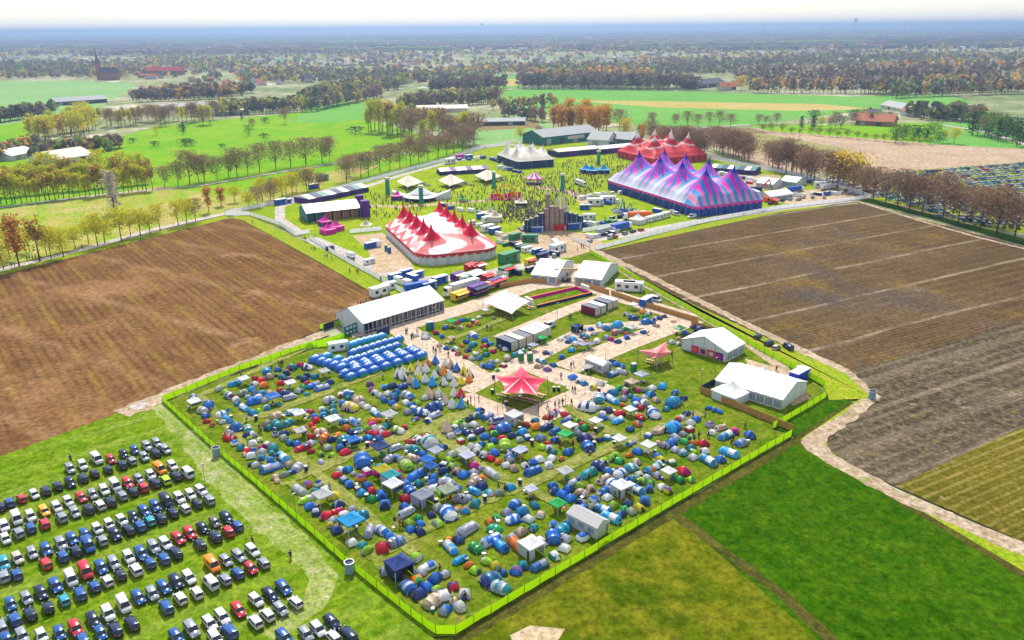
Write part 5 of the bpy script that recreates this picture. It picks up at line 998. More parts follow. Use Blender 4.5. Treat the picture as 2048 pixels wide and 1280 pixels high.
# ------------------------------------------------------------------ far woods, hedges and villages
frn = random.Random(33)
FW = [leafm('wood_bare', (.27, .19, .155)), leafm('wood_dark', (.14, .15, .10)), leafm('wood_bud', (.58, .50, .11)), leafm('wood_green', (.28, .37, .09)), leafm('wood_orange', (.70, .40, .09)), leafm('wood_pale', (.55, .48, .42)), mat('wood_trunk', (.08, .06, .06), .9)]
woods = [MB() for _ in range(5)]
def clump(b, p, h, cr, mi, n=13, trunk=True, tall=False):
    if trunk: b.add([(p.x - .3, p.y, 0), (p.x + .3, p.y, 0), (p.x + .12, p.y + .1, h * .6), (p.x - .12, p.y + .1, h * .6)], [(0, 1, 2, 3)], 6)
    for i in range(n):
        t = frn.random(); z = h * (.28 + .70 * t); rr_ = cr * (math.sin(math.pi * (.15 + .8 * t)) ** .6) * frn.random() ** .4; a = frn.uniform(0, 6.28)
        c = Vector((p.x + math.cos(a) * rr_, p.y + math.sin(a) * rr_, z)); s = cr * frn.uniform(.42, .85) * (.8 if tall else 1)
        u = Vector((math.cos(a + 1.57), math.sin(a + 1.57), frn.uniform(-.3, .3))) * s; w = Vector((math.cos(a) * -.5, math.sin(a) * -.5, .9)) * s * .8
        j = lambda: frn.uniform(.65, 1.2)
        b.add([c - u * j() - w * .2, c - w * .8 * j(), c + u * j() - w * .1, c + u * .5 + w * .7 * j(), c - u * .5 + w * .8 * j()], [(0, 1, 2, 3, 4)], mi if frn.random() < .8 else frn.choice((0, 1, 3)))
def belt(b, p0, p1, n, rows, depth, h, mis, cr=4, n_leaf=13):
    for r in range(rows):
        for i in range(n):
            t = (i + frn.random()) / n; q = G(p0[0] + (p1[0] - p0[0]) * t, p0[1] + (p1[1] - p0[1]) * t); q.y += r * depth / max(1, rows) + frn.uniform(-3, 3); q.x += frn.uniform(-3, 3)
            clump(b, q, h * frn.uniform(.8, 1.15), cr * frn.uniform(.8, 1.2), frn.choice(mis), n_leaf)
w = woods[0]
belt(w, (1040, 178), (1395, 180), 75, 3, 70, 22, (0, 0, 1, 0), 5); belt(w, (1050, 172), (1310, 170), 40, 2, 60, 26, (4, 4, 2, 0), 5)
tag(w.build('oak_wood', FW), 'dark bare wood with orange tops standing beyond the green field', 'wood', kind='stuff')
w = woods[1]
belt(w, (1500, 186), (1800, 188), 80, 1, 10, 20, (0, 0, 4), 4); belt(w, (1495, 172), (1990, 172), 110, 3, 130, 27, (0, 0, 0, 5), 4.5); belt(w, (1780, 196), (2060, 186), 60, 3, 120, 20, (0, 5, 4, 3, 1), 5.5); belt(w, (1745, 160), (2060, 150), 60, 2, 160, 26, (4, 5, 0), 7)
tag(w.build('poplar_wood', FW), 'rows of bare poplars standing at the far right behind the field', 'wood', kind='stuff')
w = woods[2]
belt(w, (640, 220), (760, 196), 30, 2, 60, 16, (2, 0, 0, 1), 4.5); belt(w, (600, 205), (800, 178), 60, 3, 200, 17, (0, 0, 1, 2, 3), 5); belt(w, (800, 222), (1000, 205), 60, 2, 70, 17, (0, 0, 2, 3), 4.5); belt(w, (860, 188), (1010, 180), 40, 2, 90, 20, (0, 1, 0), 5)
belt(w, (1000, 232), (1090, 245), 20, 1, 8, 13, (0, 0, 1), 4); belt(w, (980, 220), (1110, 214), 24, 1, 20, 13, (0, 2), 4); belt(w, (430, 232), (640, 222), 40, 2, 60, 15, (0, 2, 1, 3), 4.5); belt(w, (270, 205), (470, 196), 50, 3, 140, 16, (0, 1, 4, 0), 5)
belt(w, (-30, 250), (90, 232), 24, 2, 40, 14, (0, 1, 3), 4.5); belt(w, (-30, 330), (60, 300), 12, 2, 30, 11, (4, 3, 1), 4.5); belt(w, (60, 322), (230, 300), 22, 2, 30, 11, (4, 0, 3, 1), 4.2); belt(w, (1840, 238), (1960, 246), 20, 2, 50, 15, (1, 3, 1), 5)
tag(w.build('mixed_wood', FW), 'mixed bare and budding woodland between the meadows and the village', 'wood', kind='stuff')
def fnoise(x, y): return math.sin(x * .0031 + 1.7 * math.sin(y * .0017)) + math.sin(y * .0043 + 1.3 * math.sin(x * .0023 + 2)) + .6 * math.sin(x * .011 + y * .007)
w = woods[3]; n_ = 0
while n_ < 9000:
    py = 58 + (165 - 58) * frn.random() ** 1.35; px = frn.uniform(-60, 2110); p = G(px, py)
    if p.y > 7500: continue
    if 990 < px < 1960 and py > 150 or (px < 280 and py > 158): continue
    f = fnoise(p.x, p.y)
    if f < -.15 and frn.random() < .86: continue
    far = p.y > 3200; k = 1.0 if not far else 1.7
    clump(w, p, frn.uniform(9, 17) * (1.15 if far else 1), frn.uniform(4, 7.5) * k, frn.choice((0, 0, 1, 2, 3, 2, 0, 0, 4, 1) if f < 1 else (1, 1, 0, 0, 3)), 9 if p.y < 2500 else 6, trunk=False); n_ += 1
tag(w.build('scattered_wood', FW), 'scattered trees and groves over the hazy plain round the village', 'wood', kind='stuff')
w = woods[4]
for i in range(330):                                     # long dark forest belts towards the horizon
    D = 3300 * (1.0068 ** i); wdt = D * .85; x0 = frn.uniform(-wdt, wdt * .8); ln = D * frn.uniform(.06, .5); n = 26; h = frn.uniform(13, 22); prof = []; back = D * .015
    for k in range(n + 1): prof.append((x0 + ln * k / n, D + frn.uniform(-.004, .004) * D, h * frn.uniform(.65, 1.1) * min(1, k / 2 + .3, (n - k) / 2 + .3)))
    w.loft([[(x, y, -1), (x, y, z * .8), (x, y + back * .3, z), (x, y + back, z * .9), (x, y + back, -1)] for x, y, z in prof], lambda a, c, mm=frn.choice((0, 1, 1, 0, 3)): mm, close=False)
tag(w.build('horizon_forest', FW), 'long dark forest belts fading into haze at the horizon', 'wood', kind='stuff')
# houses
m_brick = mat('red_brick', (.30, .13, .09), .8, 0, .2, .25, .8); m_roofo = mat('orange_tiles', (.42, .15, .08), .8, 0, .2, .25, .6); m_roofd = mat('dark_tiles', (.10, .10, .13), .8, 0, .2, .25, .6); m_plast = mat('white_render', (.50, .48, .45), .8)
def house_proto(roofm, wallm, L=12, Wd=8):
    root = empty('village_house'); b = MB(); b.box(-L / 2, -Wd / 2, 0, L / 2, Wd / 2, 5.2)
    for x in (-L / 2, L / 2): b.add([(x, -Wd / 2, 5.2), (x, Wd / 2, 5.2), (x, 0, 8.2)], [(0, 1, 2)])
    b.build('wall', [wallm], root)
    b = MB(); b.loft([[(-L / 2 - .4, -Wd / 2 - .5, 4.85), (-L / 2 - .4, 0, 8.5), (-L / 2 - .4, Wd / 2 + .5, 4.85), (-L / 2 - .4, 0, 8.22)], [(L / 2 + .4, -Wd / 2 - .5, 4.85), (L / 2 + .4, 0, 8.5), (L / 2 + .4, Wd / 2 + .5, 4.85), (L / 2 + .4, 0, 8.22)]], 0, True, True); r = b.build('roof', [roofm], root)
    b = MB(); b.box(L * .25, -.5, 7.6, L * .25 + .9, .5, 9.6); b.build('chimney', [m_brick], r)
    for i in range(3):
        b = MB(); b.box(-L * .35 + i * L * .28, -Wd / 2 - .06, 1.0, -L * .35 + i * L * .28 + 1.5, -Wd / 2 - .01, 2.5); b.build('window', [m_glass], root)
    b = MB(); b.box(L * .38, -Wd / 2 - .06, 0, L * .38 + 1.0, -Wd / 2 - .01, 2.2); b.build('door', [m_teal], root)
    return root
HP = [house_proto(m_roofo, m_brick), house_proto(m_roofd, m_brick), house_proto(m_roofd, m_plast), house_proto(m_roofo, m_plast, 16, 9)]
hs = []
for i in range(130):
    px = frn.choice((frn.uniform(250, 980), frn.uniform(380, 900), frn.uniform(-10, 420))); py = frn.uniform(112, 172)
    if px < 280 and py > 155: py = frn.uniform(110, 150)
    hs.append((px, py))
hs += [(1440, 178), (1450, 181), (1745, 238), (1725, 240), (1760, 245), (1820, 232), (40, 302), (70, 297), (20, 312), (1470, 172), (1930, 228), (285, 182), (300, 188), (268, 190)]
hs.sort()
hc = {}
for px, py in hs:
    p = G(px, py); k = frn.randrange(4); pt = ('left quarter', 'left middle', 'right middle', 'right part')[0 if px < 380 else 1 if px < 600 else 2 if px < 1000 else 3]; i = hc.get((k, pt), 0); hc[(k, pt)] = i + 1
    place(HP[k], p, frn.choice((.3, 1.9, -.5, .9)) + frn.uniform(-.2, .2), frn.uniform(.9, 1.25), '%s house with %s, %s from left in the %s of the village' % (('brick', 'brick', 'white', 'white')[k], ('an orange roof', 'a dark roof', 'a dark roof', 'an orange roof')[k], ordn(i), pt), 'house', 'village houses')
m2 = MB()
for i in range(1000):
    py = 62 + 78 * frn.random() ** 1.2; px = frn.uniform(-40, 2090); p = G(px, py)
    if p.y > 9000 or fnoise(p.x, p.y) > 1.3: continue
    s = frn.uniform(5, 9) * (1 + p.y / 6000); l = s * frn.uniform(1, 3.5); a = frn.uniform(0, 3.14); ca, sa = math.cos(a), math.sin(a); hh = frn.uniform(4, 7); ridge = hh + s * .4
    T = lambda x, y, z: (p.x + x * ca - y * sa, p.y + x * sa + y * ca, z)
    mi = frn.choice((0, 1, 2, 2, 3)); wl = frn.choice((4, 5, 5))
    m2.add([T(-l / 2, -s / 2, 0), T(l / 2, -s / 2, 0), T(l / 2, s / 2, 0), T(-l / 2, s / 2, 0), T(-l / 2, -s / 2, hh), T(l / 2, -s / 2, hh), T(l / 2, s / 2, hh), T(-l / 2, s / 2, hh), T(-l / 2, 0, ridge), T(l / 2, 0, ridge)], [(0, 1, 5, 4), (1, 2, 6, 9, 5), (2, 3, 7, 6), (3, 0, 4, 8, 7)], wl)
    m2.add([T(-l / 2, -s / 2, hh), T(l / 2, -s / 2, hh), T(l / 2, 0, ridge), T(-l / 2, 0, ridge), T(-l / 2, s / 2, hh), T(l / 2, s / 2, hh)], [(0, 1, 2, 3), (3, 2, 5, 4)], mi)
tag(m2.build('far_town', [m_roofo, m_roofd, mat('pale_roof', (.42, .42, .44), .7), m_greyroof, m_brick, m_plast]), 'far town of small pale and red roofed buildings in the haze', 'town', kind='stuff')
# church, towers on the horizon
r = empty('church', G(206, 160)); tag(r, 'dark brick church with a tall pointed spire at far left', 'church'); b = MB(); b.box(-9, -4, 0, -2, 4, 30); b.box(-2, -7, 0, 30, 7, 14); b.build('tower', [m_brick], r)
b = MB(); b.lathe([(4.6, 30), (3.6, 34), (1.6, 46), (.1, 60)], 8, (-5.5, 0)); b.build('spire', [m_roofd], r); b = MB(); b.loft([[(-2, -7.6, 13.6), (-2, 0, 23), (-2, 7.6, 13.6)], [(30.5, -7.6, 13.6), (30.5, 0, 23), (30.5, 7.6, 13.6)]], 0, True, True); b.build('roof', [m_roofd], r)
r = empty('hall_building', G(330, 150)); tag(r, 'long red roofed building beside the far village church', 'building'); b = MB(); b.box(-40, -8, 0, 40, 8, 9); b.build('wall', [m_brick], r); b = MB(); b.loft([[(-41, -9, 8.6), (-41, 0, 17), (-41, 9, 8.6)], [(41, -9, 8.6), (41, 0, 17), (41, 9, 8.6)]], 0, True, True); b.build('roof', [mat('bright_red_tiles', (.55, .07, .06), .7)], r)
for px, wd, hh, lb in ((1709, 30, 165, 'tallest tower block on the horizon at right'), (1643, 24, 105, 'second tower block on the horizon, left of the tallest'), (1526, 26, 95, 'tower block on the horizon farthest left of the high rises'), (1808, 22, 80, 'low tower block on the horizon right of the tallest'), (964, 30, 95, 'pointed far church tower on the horizon near the picture centre')):
    p = G(px, 61); r = empty('tower_block', p); tag(r, lb, 'tower block'); q = p.y / 9000; hh = (60 if px != 1709 else 105) * p.y / 13000 * 1.6; wd = wd * p.y / 13000 * 1.3
    b = MB(); b.box(-wd / 2, -wd / 2, 0, wd / 2, wd / 2, hh); b.build('tower', [m_greyroof], r); b = MB(); b.box(-wd / 2, -wd / 2 - .6, hh * .1, wd * .1, -wd / 2 - .2, hh * .95); b.build('window_band', [m_glass], r); b = MB(); b.box(-wd * .25, -wd * .2, hh, wd * .2, wd * .2, hh * 1.07); b.build('roof', [m_darkm], r)
# ------------------------------------------------------------------ festival and camp equipment
def container_proto(open_end=True):
    root = empty('container'); b = MB(); L, Wd, H = 6.0, 2.44, 2.6; n = 24
    for s in (-1, 1): b.loft([[(-L / 2 + L * i / n, s * (Wd / 2 - (.05 if (i // 2) % 2 else 0)), .1) for i in range(n + 1)], [(-L / 2 + L * i / n, s * (Wd / 2 - (.05 if (i // 2) % 2 else 0)), H) for i in range(n + 1)]], 0, False)
    b.box(-L / 2, -Wd / 2, H, L / 2, Wd / 2, H + .06, 1); b.box(-L / 2, -Wd / 2, .0, L / 2, Wd / 2, .12); b.box(-L / 2 - .03, -Wd / 2, 0, -L / 2, Wd / 2, H); b.build('body', [m_bluep, m_greyroof], root)
    for s in (-1, 1):
        d = MB(); d.box(L / 2, min(0, s * 1.2), .12, L / 2 + .05, max(0, s * 1.2), H - .08); dr = d.build('door', [m_beige], root); h = MB(); h.box(L / 2 + .05, s * .25 - .02, .3, L / 2 + .09, s * .25 + .02, H - .3); h.build('handle', [m_metal], dr)
    return root
m_croof = mat('dark_grey_roof', (.13, .15, .20), .6); CT = container_proto(); cdir = ang((995, 680), (1030, 693))
for i, (x, y, c, tp, cn_) in enumerate(((1014, 690, m_navy, m_croof, 'navy blue'), (1030, 684, m_white2, m_beige, 'white second'), (1044, 679, m_navy, m_croof, 'dark blue third'), (1058, 673, mat('maroon_paint', (.22, .01, .06), .5), m_white2, 'maroon'), (1070, 668, m_navy, m_white2, 'white roofed navy'), (1081, 662, m_white2, m_white, 'white last'))):
    p = G(x, y, 1.3); p.z = .45; place(CT, p, cdir + math.pi * 0, 1.05, '%s container in the row of six beside the sand path' % cn_, 'container', 'containers on the camp lawn', {'body': [c, tp]})
for i, (x, y, c, tp, cn_) in enumerate(((1181, 622, mat('maroon_paint', (.22, .01, .06), .5), m_croof, 'maroon'), (1193, 617, m_white2, m_white, 'white, second'), (1206, 611, m_navy, m_croof, 'dark blue, third'), (1217, 606, m_white2, m_white, 'white, fourth'))):
    p = G(x, y, 1.3); p.z = .45; place(CT, p, cdir, 1.0, '%s container in the row of four by the wooden fence' % cn_, 'container', 'containers on the camp lawn', {'body': [c, tp]})
def toilet_proto():
    root = empty('toilet_cabin'); b = MB(); b.box(-.6, -.6, .05, .6, .6, 2.1); b.build('body', [m_green], root); b = MB(); b.loft([[(.64 * x, .64 * y, 2.1) for x, y in ((1, -1), (1, 1), (-1, 1), (-1, -1))], [(.5 * x, .5 * y, 2.3) for x, y in ((1, -1), (1, 1), (-1, 1), (-1, -1))]], 0, True, True); b.build('roof', [m_white2], root)
    b = MB(); b.box(-.42, -.64, .15, .42, -.6, 1.95); d = b.build('door', [m_greyroof], root); b = MB(); b.box(.25, -.68, 1.0, .35, -.64, 1.15); b.build('handle', [m_black], d); return root
TO = toilet_proto()
for x, y, c, lb in ((857, 661, m_green, 'green toilet cabin in the small upper tent block'), (863, 660, m_bluep, 'blue toilet cabin beside a green one in the upper tent block'), (1042, 724, m_green, 'green toilet cabin left of its twin by the star canopy'), (1060, 724, m_green, 'green toilet cabin right of its twin by the star canopy'), (1267, 746, m_green, 'round green water stand at the corner of the open grass'), (773, 503, m_green, 'green toilet cabin left of the red and white big top'), (779, 507, m_bluep, 'blue toilet cabin left of the red and white big top'), (1022, 524, m_green, 'green tank stand beside the green container by the road'), (1108, 521, m_greyroof, 'grey cabin post at the road above the camp gate')):
    p = G(x, y); p.z = .4; place(TO, p, N_ + 1.2, 1.1, lb, 'toilet cabin', 'portable toilet cabins', {'body': [c]})
# watch towers: round sheeted drums with a rail
def tower_proto():
    root = empty('watch_tower'); b = MB(); b.lathe([(.95, 0), (.98, .1), (.95, 2.3), (1.0, 2.35)], 12); b.build('body', [mat('blue_grey_sheet', (.20, .30, .40), .5, 0, .3, .15, .8)], root)
    b = MB(); b.lathe([(1.0, 2.35), (1.02, 2.5), (.92, 2.5), (.9, 2.36)], 12); b.build('rim', [m_metal], root); b = MB(); b.lathe([(.01, 2.2), (.9, 2.2)], 12); b.build('floor_plate', [m_navy], root); b = MB(); b.tube((0, 0, 2.2), (0, 0, 7.5), .04, .03, 5); b.build('pole', [m_metal], root); return root
WT = tower_proto()
for x, y, lb in ((434, 915, 'blue grey water drum tower on the lime fence, farther along its left side'), (700, 1148, 'blue grey water drum tower on the lime fence nearest the front corner'), (1743, 800, 'blue grey drum tower standing in the bend of the sandy track'), (1777, 0, '')):
    if lb: p = G(x, y); p.z = .4; place(WT, p, 0, .85, lb, 'tower', 'drum towers along the fences')
def lamp_proto():
    root = empty('lamp_post'); b = MB(); b.tube((0, 0, 0), (0, 0, 5.4), .05, .035, 6); b.tube((0, 0, 0), (0, 0, .15), .25, .2, 8); b.build('pole', [m_darkm], root); b = MB(); b.box(-.35, -.06, 5.3, .35, .06, 5.5); b.build('lamp_head', [m_metal], root); return root
LPP = lamp_proto()
for i, (x, y) in enumerate(((412, 978), (593, 1040), (618, 938), (845, 690), (960, 590), (925, 600), (870, 650), (949, 815), (995, 832), (1040, 835), (1090, 848), (1131, 812), (1170, 790), (683, 790), (675, 920), (855, 730), (740, 640), (1211, 720), (1250, 690), (1060, 600), (1115, 640), (1402, 780), (1300, 748), (1430, 755), (1160, 700), (835, 950), (1280, 880), (705, 530), (630, 470), (1130, 590), (1005, 600), (1355, 640))):
    p = G(x, y); p.z = .35; place(LPP, p, E_, 1, 'thin dark lamp post on the camp grounds, %s of the posts from the left' % ordn(sorted([q[0] for q in ((412, 978), (593, 1040), (618, 938), (845, 690), (960, 590), (925, 600), (870, 650), (949, 815), (995, 832), (1040, 835), (1090, 848), (1131, 812), (1170, 790), (683, 790), (675, 920), (855, 730), (740, 640), (1211, 720), (1250, 690), (1060, 600), (1115, 640), (1402, 780), (1300, 748), (1430, 755), (1160, 700), (835, 950), (1280, 880), (705, 530), (630, 470), (1130, 590), (1005, 600), (1355, 640))]).index(x)), 'lamp post', 'lamp posts')
# picnic tables, bins
def table_proto():
    root = empty('picnic_table'); b = MB(); b.box(-1, -.38, .72, 1, .38, .78); b.build('table_top', [m_woodl], root)
    for s in (-1, 1): b = MB(); b.box(-1, s * .75 - .14, .42, 1, s * .75 + .14, .47); b.build('bench', [m_woodl], root)
    for s in (-1, 1): b = MB(); b.tube((s * .7, -.8, 0), (s * .7, .2, .75), .04, .04, 4); b.tube((s * .7, .8, 0), (s * .7, -.2, .75), .04, .04, 4); b.build('leg', [m_wood], root)
    return root
PT = table_proto(); ti = 0
for x, y in [(985 + 12 * i + 5 * j, 612 + 5 * i + 0 * j + 4 * j) for i in range(3) for j in range(3)] + [(1040 + 11 * i, 610 + 5 * i) for i in range(3)] + [(1030 + 13 * i, 800 + 3 * i) for i in range(4)] + [(1010, 795), (1066, 792), (1082, 797), (1300, 728), (1320, 732)]:
    p = G(x, y); p.z = .4; place(PT, p, N_ + .2, 1.15, 'pale wooden picnic table, %s from the left under the camp canopies' % ordn(ti), 'picnic table', 'picnic tables under the canopies'); ti += 1
for gx, gy, nm in ((833, 368, 'left'), (916, 367, 'middle'), (985, 358, 'right')):
    for i in range(6):
        p = G(gx - 24 + i * 9, gy + (i % 2) * 4); p.z = .2; place(PT, p, N_, (3.2, 1.4, 1.3), 'long bench table, %s from the left at the %s beige canopy' % (ordn(i), nm), 'picnic table', 'long tables by the beige canopies', {'table_top': [m_navy], 'bench': [m_darkm]})
def bin_proto():
    root = empty('litter_bin'); b = MB(); b.lathe([(.01, 0), (.32, .0), (.36, .95), (.33, 1.0), (.01, 1.0)], 10); b.build('body', [m_navy], root); b = MB(); b.lathe([(.38, .95), (.38, 1.05), (.01, 1.12)], 10); b.build('lid', [m_beige], root); return root
BP = bin_proto()
for i, (x, y) in enumerate(((463, 843), (513, 843), (613, 945), (734, 1002), (783, 1096), (855, 849), (873, 1012), (970, 1005), (987, 760), (1013, 814), (985, 790), (1108, 785), (1040, 972), (1117, 785), (1188, 896), (1191, 868), (1198, 787), (1064, 892), (690, 893), (735, 897))):
    p = G(x, y); p.z = .4; place(BP, p, 0, 1.2, 'dark litter bin with a pale lid, %s bin from the left of the camp' % ordn(sorted((463, 513, 613, 734, 783, 855, 873, 970, 987, 1013, 985, 1108, 1040, 1117, 1188, 1191, 1198, 1064, 690, 735)).index(x)), 'litter bin', 'litter bins')
# inflatable ball court
r = empty('ball_court', G(1115, 598), ang((1068, 607), (1140, 590))); tag(r, 'inflatable ball court with magenta and navy walls on the upper lawn', 'ball court')
for (x0, y0, x1, y1, m, nm) in ((-12, -4.6, 12, -3.8, m_navy, 'wall'), (-12, 3.8, 12, 4.6, m_magenta, 'wall'), (11.2, -3.8, 12, 3.8, m_magenta, 'wall')):
    b = MB(); b.box(x0, y0, 0, x1, y1, 1.3, 0, .12); w_ = b.build(nm, [m], r); q = MB(); q.box(x0 + .14, y0 + .14, 1.29, x1 - .14, y1 - .14, 1.42, 0, .06); q.build('rim', [m_orange], w_)
for s in (-1, 1): b = MB(); b.box(s * 12.2 - .6, -2.2, 0, s * 12.2 + .6, 2.2, 2.8, 0, .2); b.build('goal', [m_white], r)
# lorries, vans, cabins, site boxes
def lorry_proto():
    root = empty('lorry'); b = MB(); b.box(-6.5, -1.25, 1.0, 4.6, 1.25, 3.8, 0, .03); b.build('trailer', [m_white], root); b = MB(); b.box(5.0, -1.2, .6, 7.0, 1.2, 3.2, 0, .12); cb = b.build('cab', [m_white], root); b = MB(); b.box(6.9, -1.0, 1.9, 6.99, 1.0, 2.8); b.build('windscreen', [m_glass], cb); b = MB(); b.box(-6.3, -.9, .7, 6.8, .9, 1.0); b.build('chassis', [m_darkm], root)
    for x in (-5, -3.8, 5.8):
        for s in (-1, 1): t = MB(); t.tube((x, s * .85, .5), (x, s * 1.22, .5), .5, .5, 10); t.build('wheel', [m_black], root)
    return root
def cabin_proto():
    root = empty('site_cabin'); b = MB(); b.box(-3, -1.2, .15, 3, 1.2, 2.7); b.build('body', [m_white], root); b = MB(); b.box(-3.06, -1.26, 2.7, 3.06, 1.26, 2.82); b.build('roof', [m_white], root)
    for x in (-1.8, .9): b = MB(); b.box(x - .55, -1.24, 1.1, x + .55, -1.2, 2.0); b.build('window', [m_glass], root)
    b = MB(); b.box(2.0, -1.24, .2, 2.8, -1.2, 2.2); b.build('door', [m_greyroof], root); return root
def stall_proto():
    root = empty('food_stall'); b = MB(); b.box(-3, -1.2, .3, 3, 1.2, 2.9, 0, .05); b.build('body', [m_yellow], root); b = MB(); b.box(-2.6, -1.24, 1.2, 2.6, -1.21, 2.4); b.build('hatch', [m_black], root); b = MB(); b.add([(-2.8, -1.2, 2.7), (2.8, -1.2, 2.7), (2.8, -2.6, 2.3), (-2.8, -2.6, 2.3)], [(0, 1, 2, 3)]); b.build('awning', [m_red], root); b = MB(); b.box(-2.6, -1.6, 1.0, 2.6, -1.24, 1.12); b.build('counter', [m_woodl], root)
    for x in (-1.6, 1.6): t = MB(); t.tube((x, -1.0, .3), (x, -.8, .3), .3, .3, 8); t.build('wheel', [m_black], root)
    return root
LO, CB, ST = lorry_proto(), cabin_proto(), stall_proto()
def put(pr, x, y, d, lb, cat, paint, s=1.0, group=None):
    p = G(x, y); p.z = .3; h = ang((x, y), d) if isinstance(d, tuple) else d
    return place(pr, p, h, s * .84, lb, cat, group, paint)
VAN = CAR['van']
rdir = ang((1200, 500), (1340, 462))
for x, y, d, c, lb, s in ((1112, 497, (1100, 485), m_white, 'white lorry on the bare ground right of the stage back', 1), (1242, 462, (1285, 452), m_bluep, 'long blue lorry by the white fence below the orange trailer', 1.1), (1275, 440, (1240, 441), m_orange, 'orange and white show trailer beside a white pagoda', 1.2), (1210, 470, (1235, 464), m_greyroof, 'grey lorry parked by the white fence at the service yard', 1), (1590, 385, (1625, 380), m_bluep, 'blue and white lorry in the yard by the striped big top', 1), (1655, 380, (1690, 374), m_white, 'white lorry with a blue end at the right corner yard', 1), (1500, 395, (1460, 380), m_white, 'white trailer behind the right corner of the striped big top', 1.4), (925, 587, (900, 594), m_white2, 'white articulated trailer behind the food stalls', 1.3), (838, 583, (880, 575), m_bluep, 'blue lorry among the blue containers', 1), (1160, 372, (1230, 398), m_white2, 'long white structure trailer left of the striped big top', 1.0)):
    put(LO, x, y, d, lb, 'lorry', {'trailer': [c]}, s, 'lorries on the festival ground')
for x, y, d, c, lb in ((1352, 432, (1380, 440), 'w', 'white van at the near wall of the striped big top, left of two'), (1383, 437, (1360, 440), 'w', 'white van at the near wall of the striped big top, right of two'), (1098, 657, (1085, 662), 'w', 'white van at the end of the six containers'), (1606, 752, (1622, 762), 'w', 'white van parked in front of the blue box trailer behind the fence'), (1310, 604, (1330, 610), 'w', 'white box van behind the wooden fence'), (703, 522, (690, 514), 's', 'grey van beside the white fence left of the red and white big top'), (1222, 478, (1240, 470), 'w', 'white van beside the grey lorry'), (1575, 700, (1560, 690), 'n', 'dark van behind the lime fence')):
    put(VAN, x, y, d, lb, 'van', {'body': [paint_car(c)]}, 1.15 if c == 'w' else 1.0, 'vans on the festival ground')
for i, (x, y, c) in enumerate(((1282, 463, 'r'), (1266, 466, 'n'), (1250, 470, 's'), (1231, 477, 'r'), (1180, 486, 's'), (1538, 692, 'n'), (1552, 700, 'k'), (1515, 678, 'n'), (1565, 404, 'n'), (1580, 402, 's'), (1597, 402, 's'), (1606, 398, 'w'), (1625, 398, 's'), (1540, 410, 'n'), (1648, 398, 'k'), (1700, 390, 's'), (1712, 394, 'n'), (1690, 384, 'n'), (1672, 376, 's'), (1655, 368, 'n'), (1876, 436, 'b'))):
    put(CAR[('hatch', 'estate', 'suv')[i % 3]], x, y, rdir + .1 * (i % 5), '%s car on the service side of the festival, %s from the left' % (CARN[c], ordn(sorted([1282, 1266, 1250, 1231, 1180, 1538, 1552, 1515, 1565, 1580, 1597, 1606, 1625, 1540, 1648, 1700, 1712, 1690, 1672, 1655, 1876]).index(x))), 'car', {'body': [paint_car(c)]}, 1.05, 'cars at the festival')
adir = ang((770, 590), (860, 565))
CAB = [(800, 568, adir + 1.57, 'w', 1), (812, 572, adir + 1.57, 'w', 1), (825, 562, adir + 1.57, 'b', 1), (790, 560, adir, 'b', 1), (812, 552, adir, 'b', 1), (835, 556, adir, 'b', 1), (858, 580, adir, 'b', 1.2), (880, 568, adir, 'b', 1.2), (778, 580, adir, 'w', 1.1), (760, 592, adir, 'w', 1.4), (1250, 581, ang((1250, 581), (1285, 583)), 'w', 1.4), (1266, 583, ang((1250, 581), (1285, 583)), 'w', 1.4), (1292, 611, ang((1290, 611), (1310, 600)), 'b', 1.1), (1190, 412, 0, 'w', 1.6), (1215, 407, .2, 'w', 1.6), (1300, 444, rdir, 'w', 1.1), (1316, 440, rdir, 'w', 1.1), (1330, 436, rdir, 'w', 1.1), (965, 438, adir, 'b', 1.2), (975, 445, adir, 'w', 1.2), (975, 464, adir, 'w', 1.3), (990, 468, adir, 'b', 1.2), (742, 497, adir, 'b', 1.1), (752, 493, adir + 1.5, 'w', 1.1), (1170, 420, 0, 'b', 1.1), (1178, 440, 0, 'w', 1.2), (645, 362, adir, 'g', 1.5), (628, 378, adir, 'b', 1.2), (562, 410, adir, 'b', 1.3), (574, 408, adir, 'b', 1.0), (900, 328, adir, 'w', 1.5), (920, 318, adir, 'm', 1.2), (938, 318, adir, 'b', 1.2), (1060, 485, 0, 'g', 1.4), (1030, 480, .8, 'g', 1.2), (1018, 526, adir, 'g', 1.8), (1598, 762, ang((1598, 762), (1620, 750)), 'B', 1.25), (1640, 376, 0, 'w', 1.4), (1660, 372, 0, 'w', 1.4), (1560, 392, .2, 'w', 1.2), (1695, 345, .1, 'n', 1.5), (1115, 505, adir, 'w', 1.5), (1085, 520, adir, 'n', 1.1), (1148, 460, .3, 'b', 1.3), (1160, 456, .3, 'b', 1.2), (1120, 462, 0, 'r', 1.2), (1060, 462, 0, 'b', 1.2), (1075, 466, 0, 'b', 1.1), (1095, 460, 0, 'b', 1.2)]
CABC = dict(w=(m_white, 'white'), b=(m_bluep, 'blue'), B=(mat('strong_blue_sheet', (.01, .04, .62), .5), 'bright blue'), g=(m_green, 'green'), m=(m_magenta, 'magenta'), n=(m_navy, 'dark navy'), r=(m_red, 'red'))
cc = {}
for x, y, h, c, s in sorted(CAB):
    i = cc.get(c, 0); cc[c] = i + 1
    put(CB, x, y, h, '%s site cabin, %s of that colour from the left on the festival ground' % (CABC[c][1], ordn(i)), 'cabin', {'body': [CABC[c][0]], 'roof': [m_white if c in 'wbB' else CABC[c][0]]}, s, 'site cabins and boxes')
sd = ang((915, 605), (1000, 575)); sc_ = {}
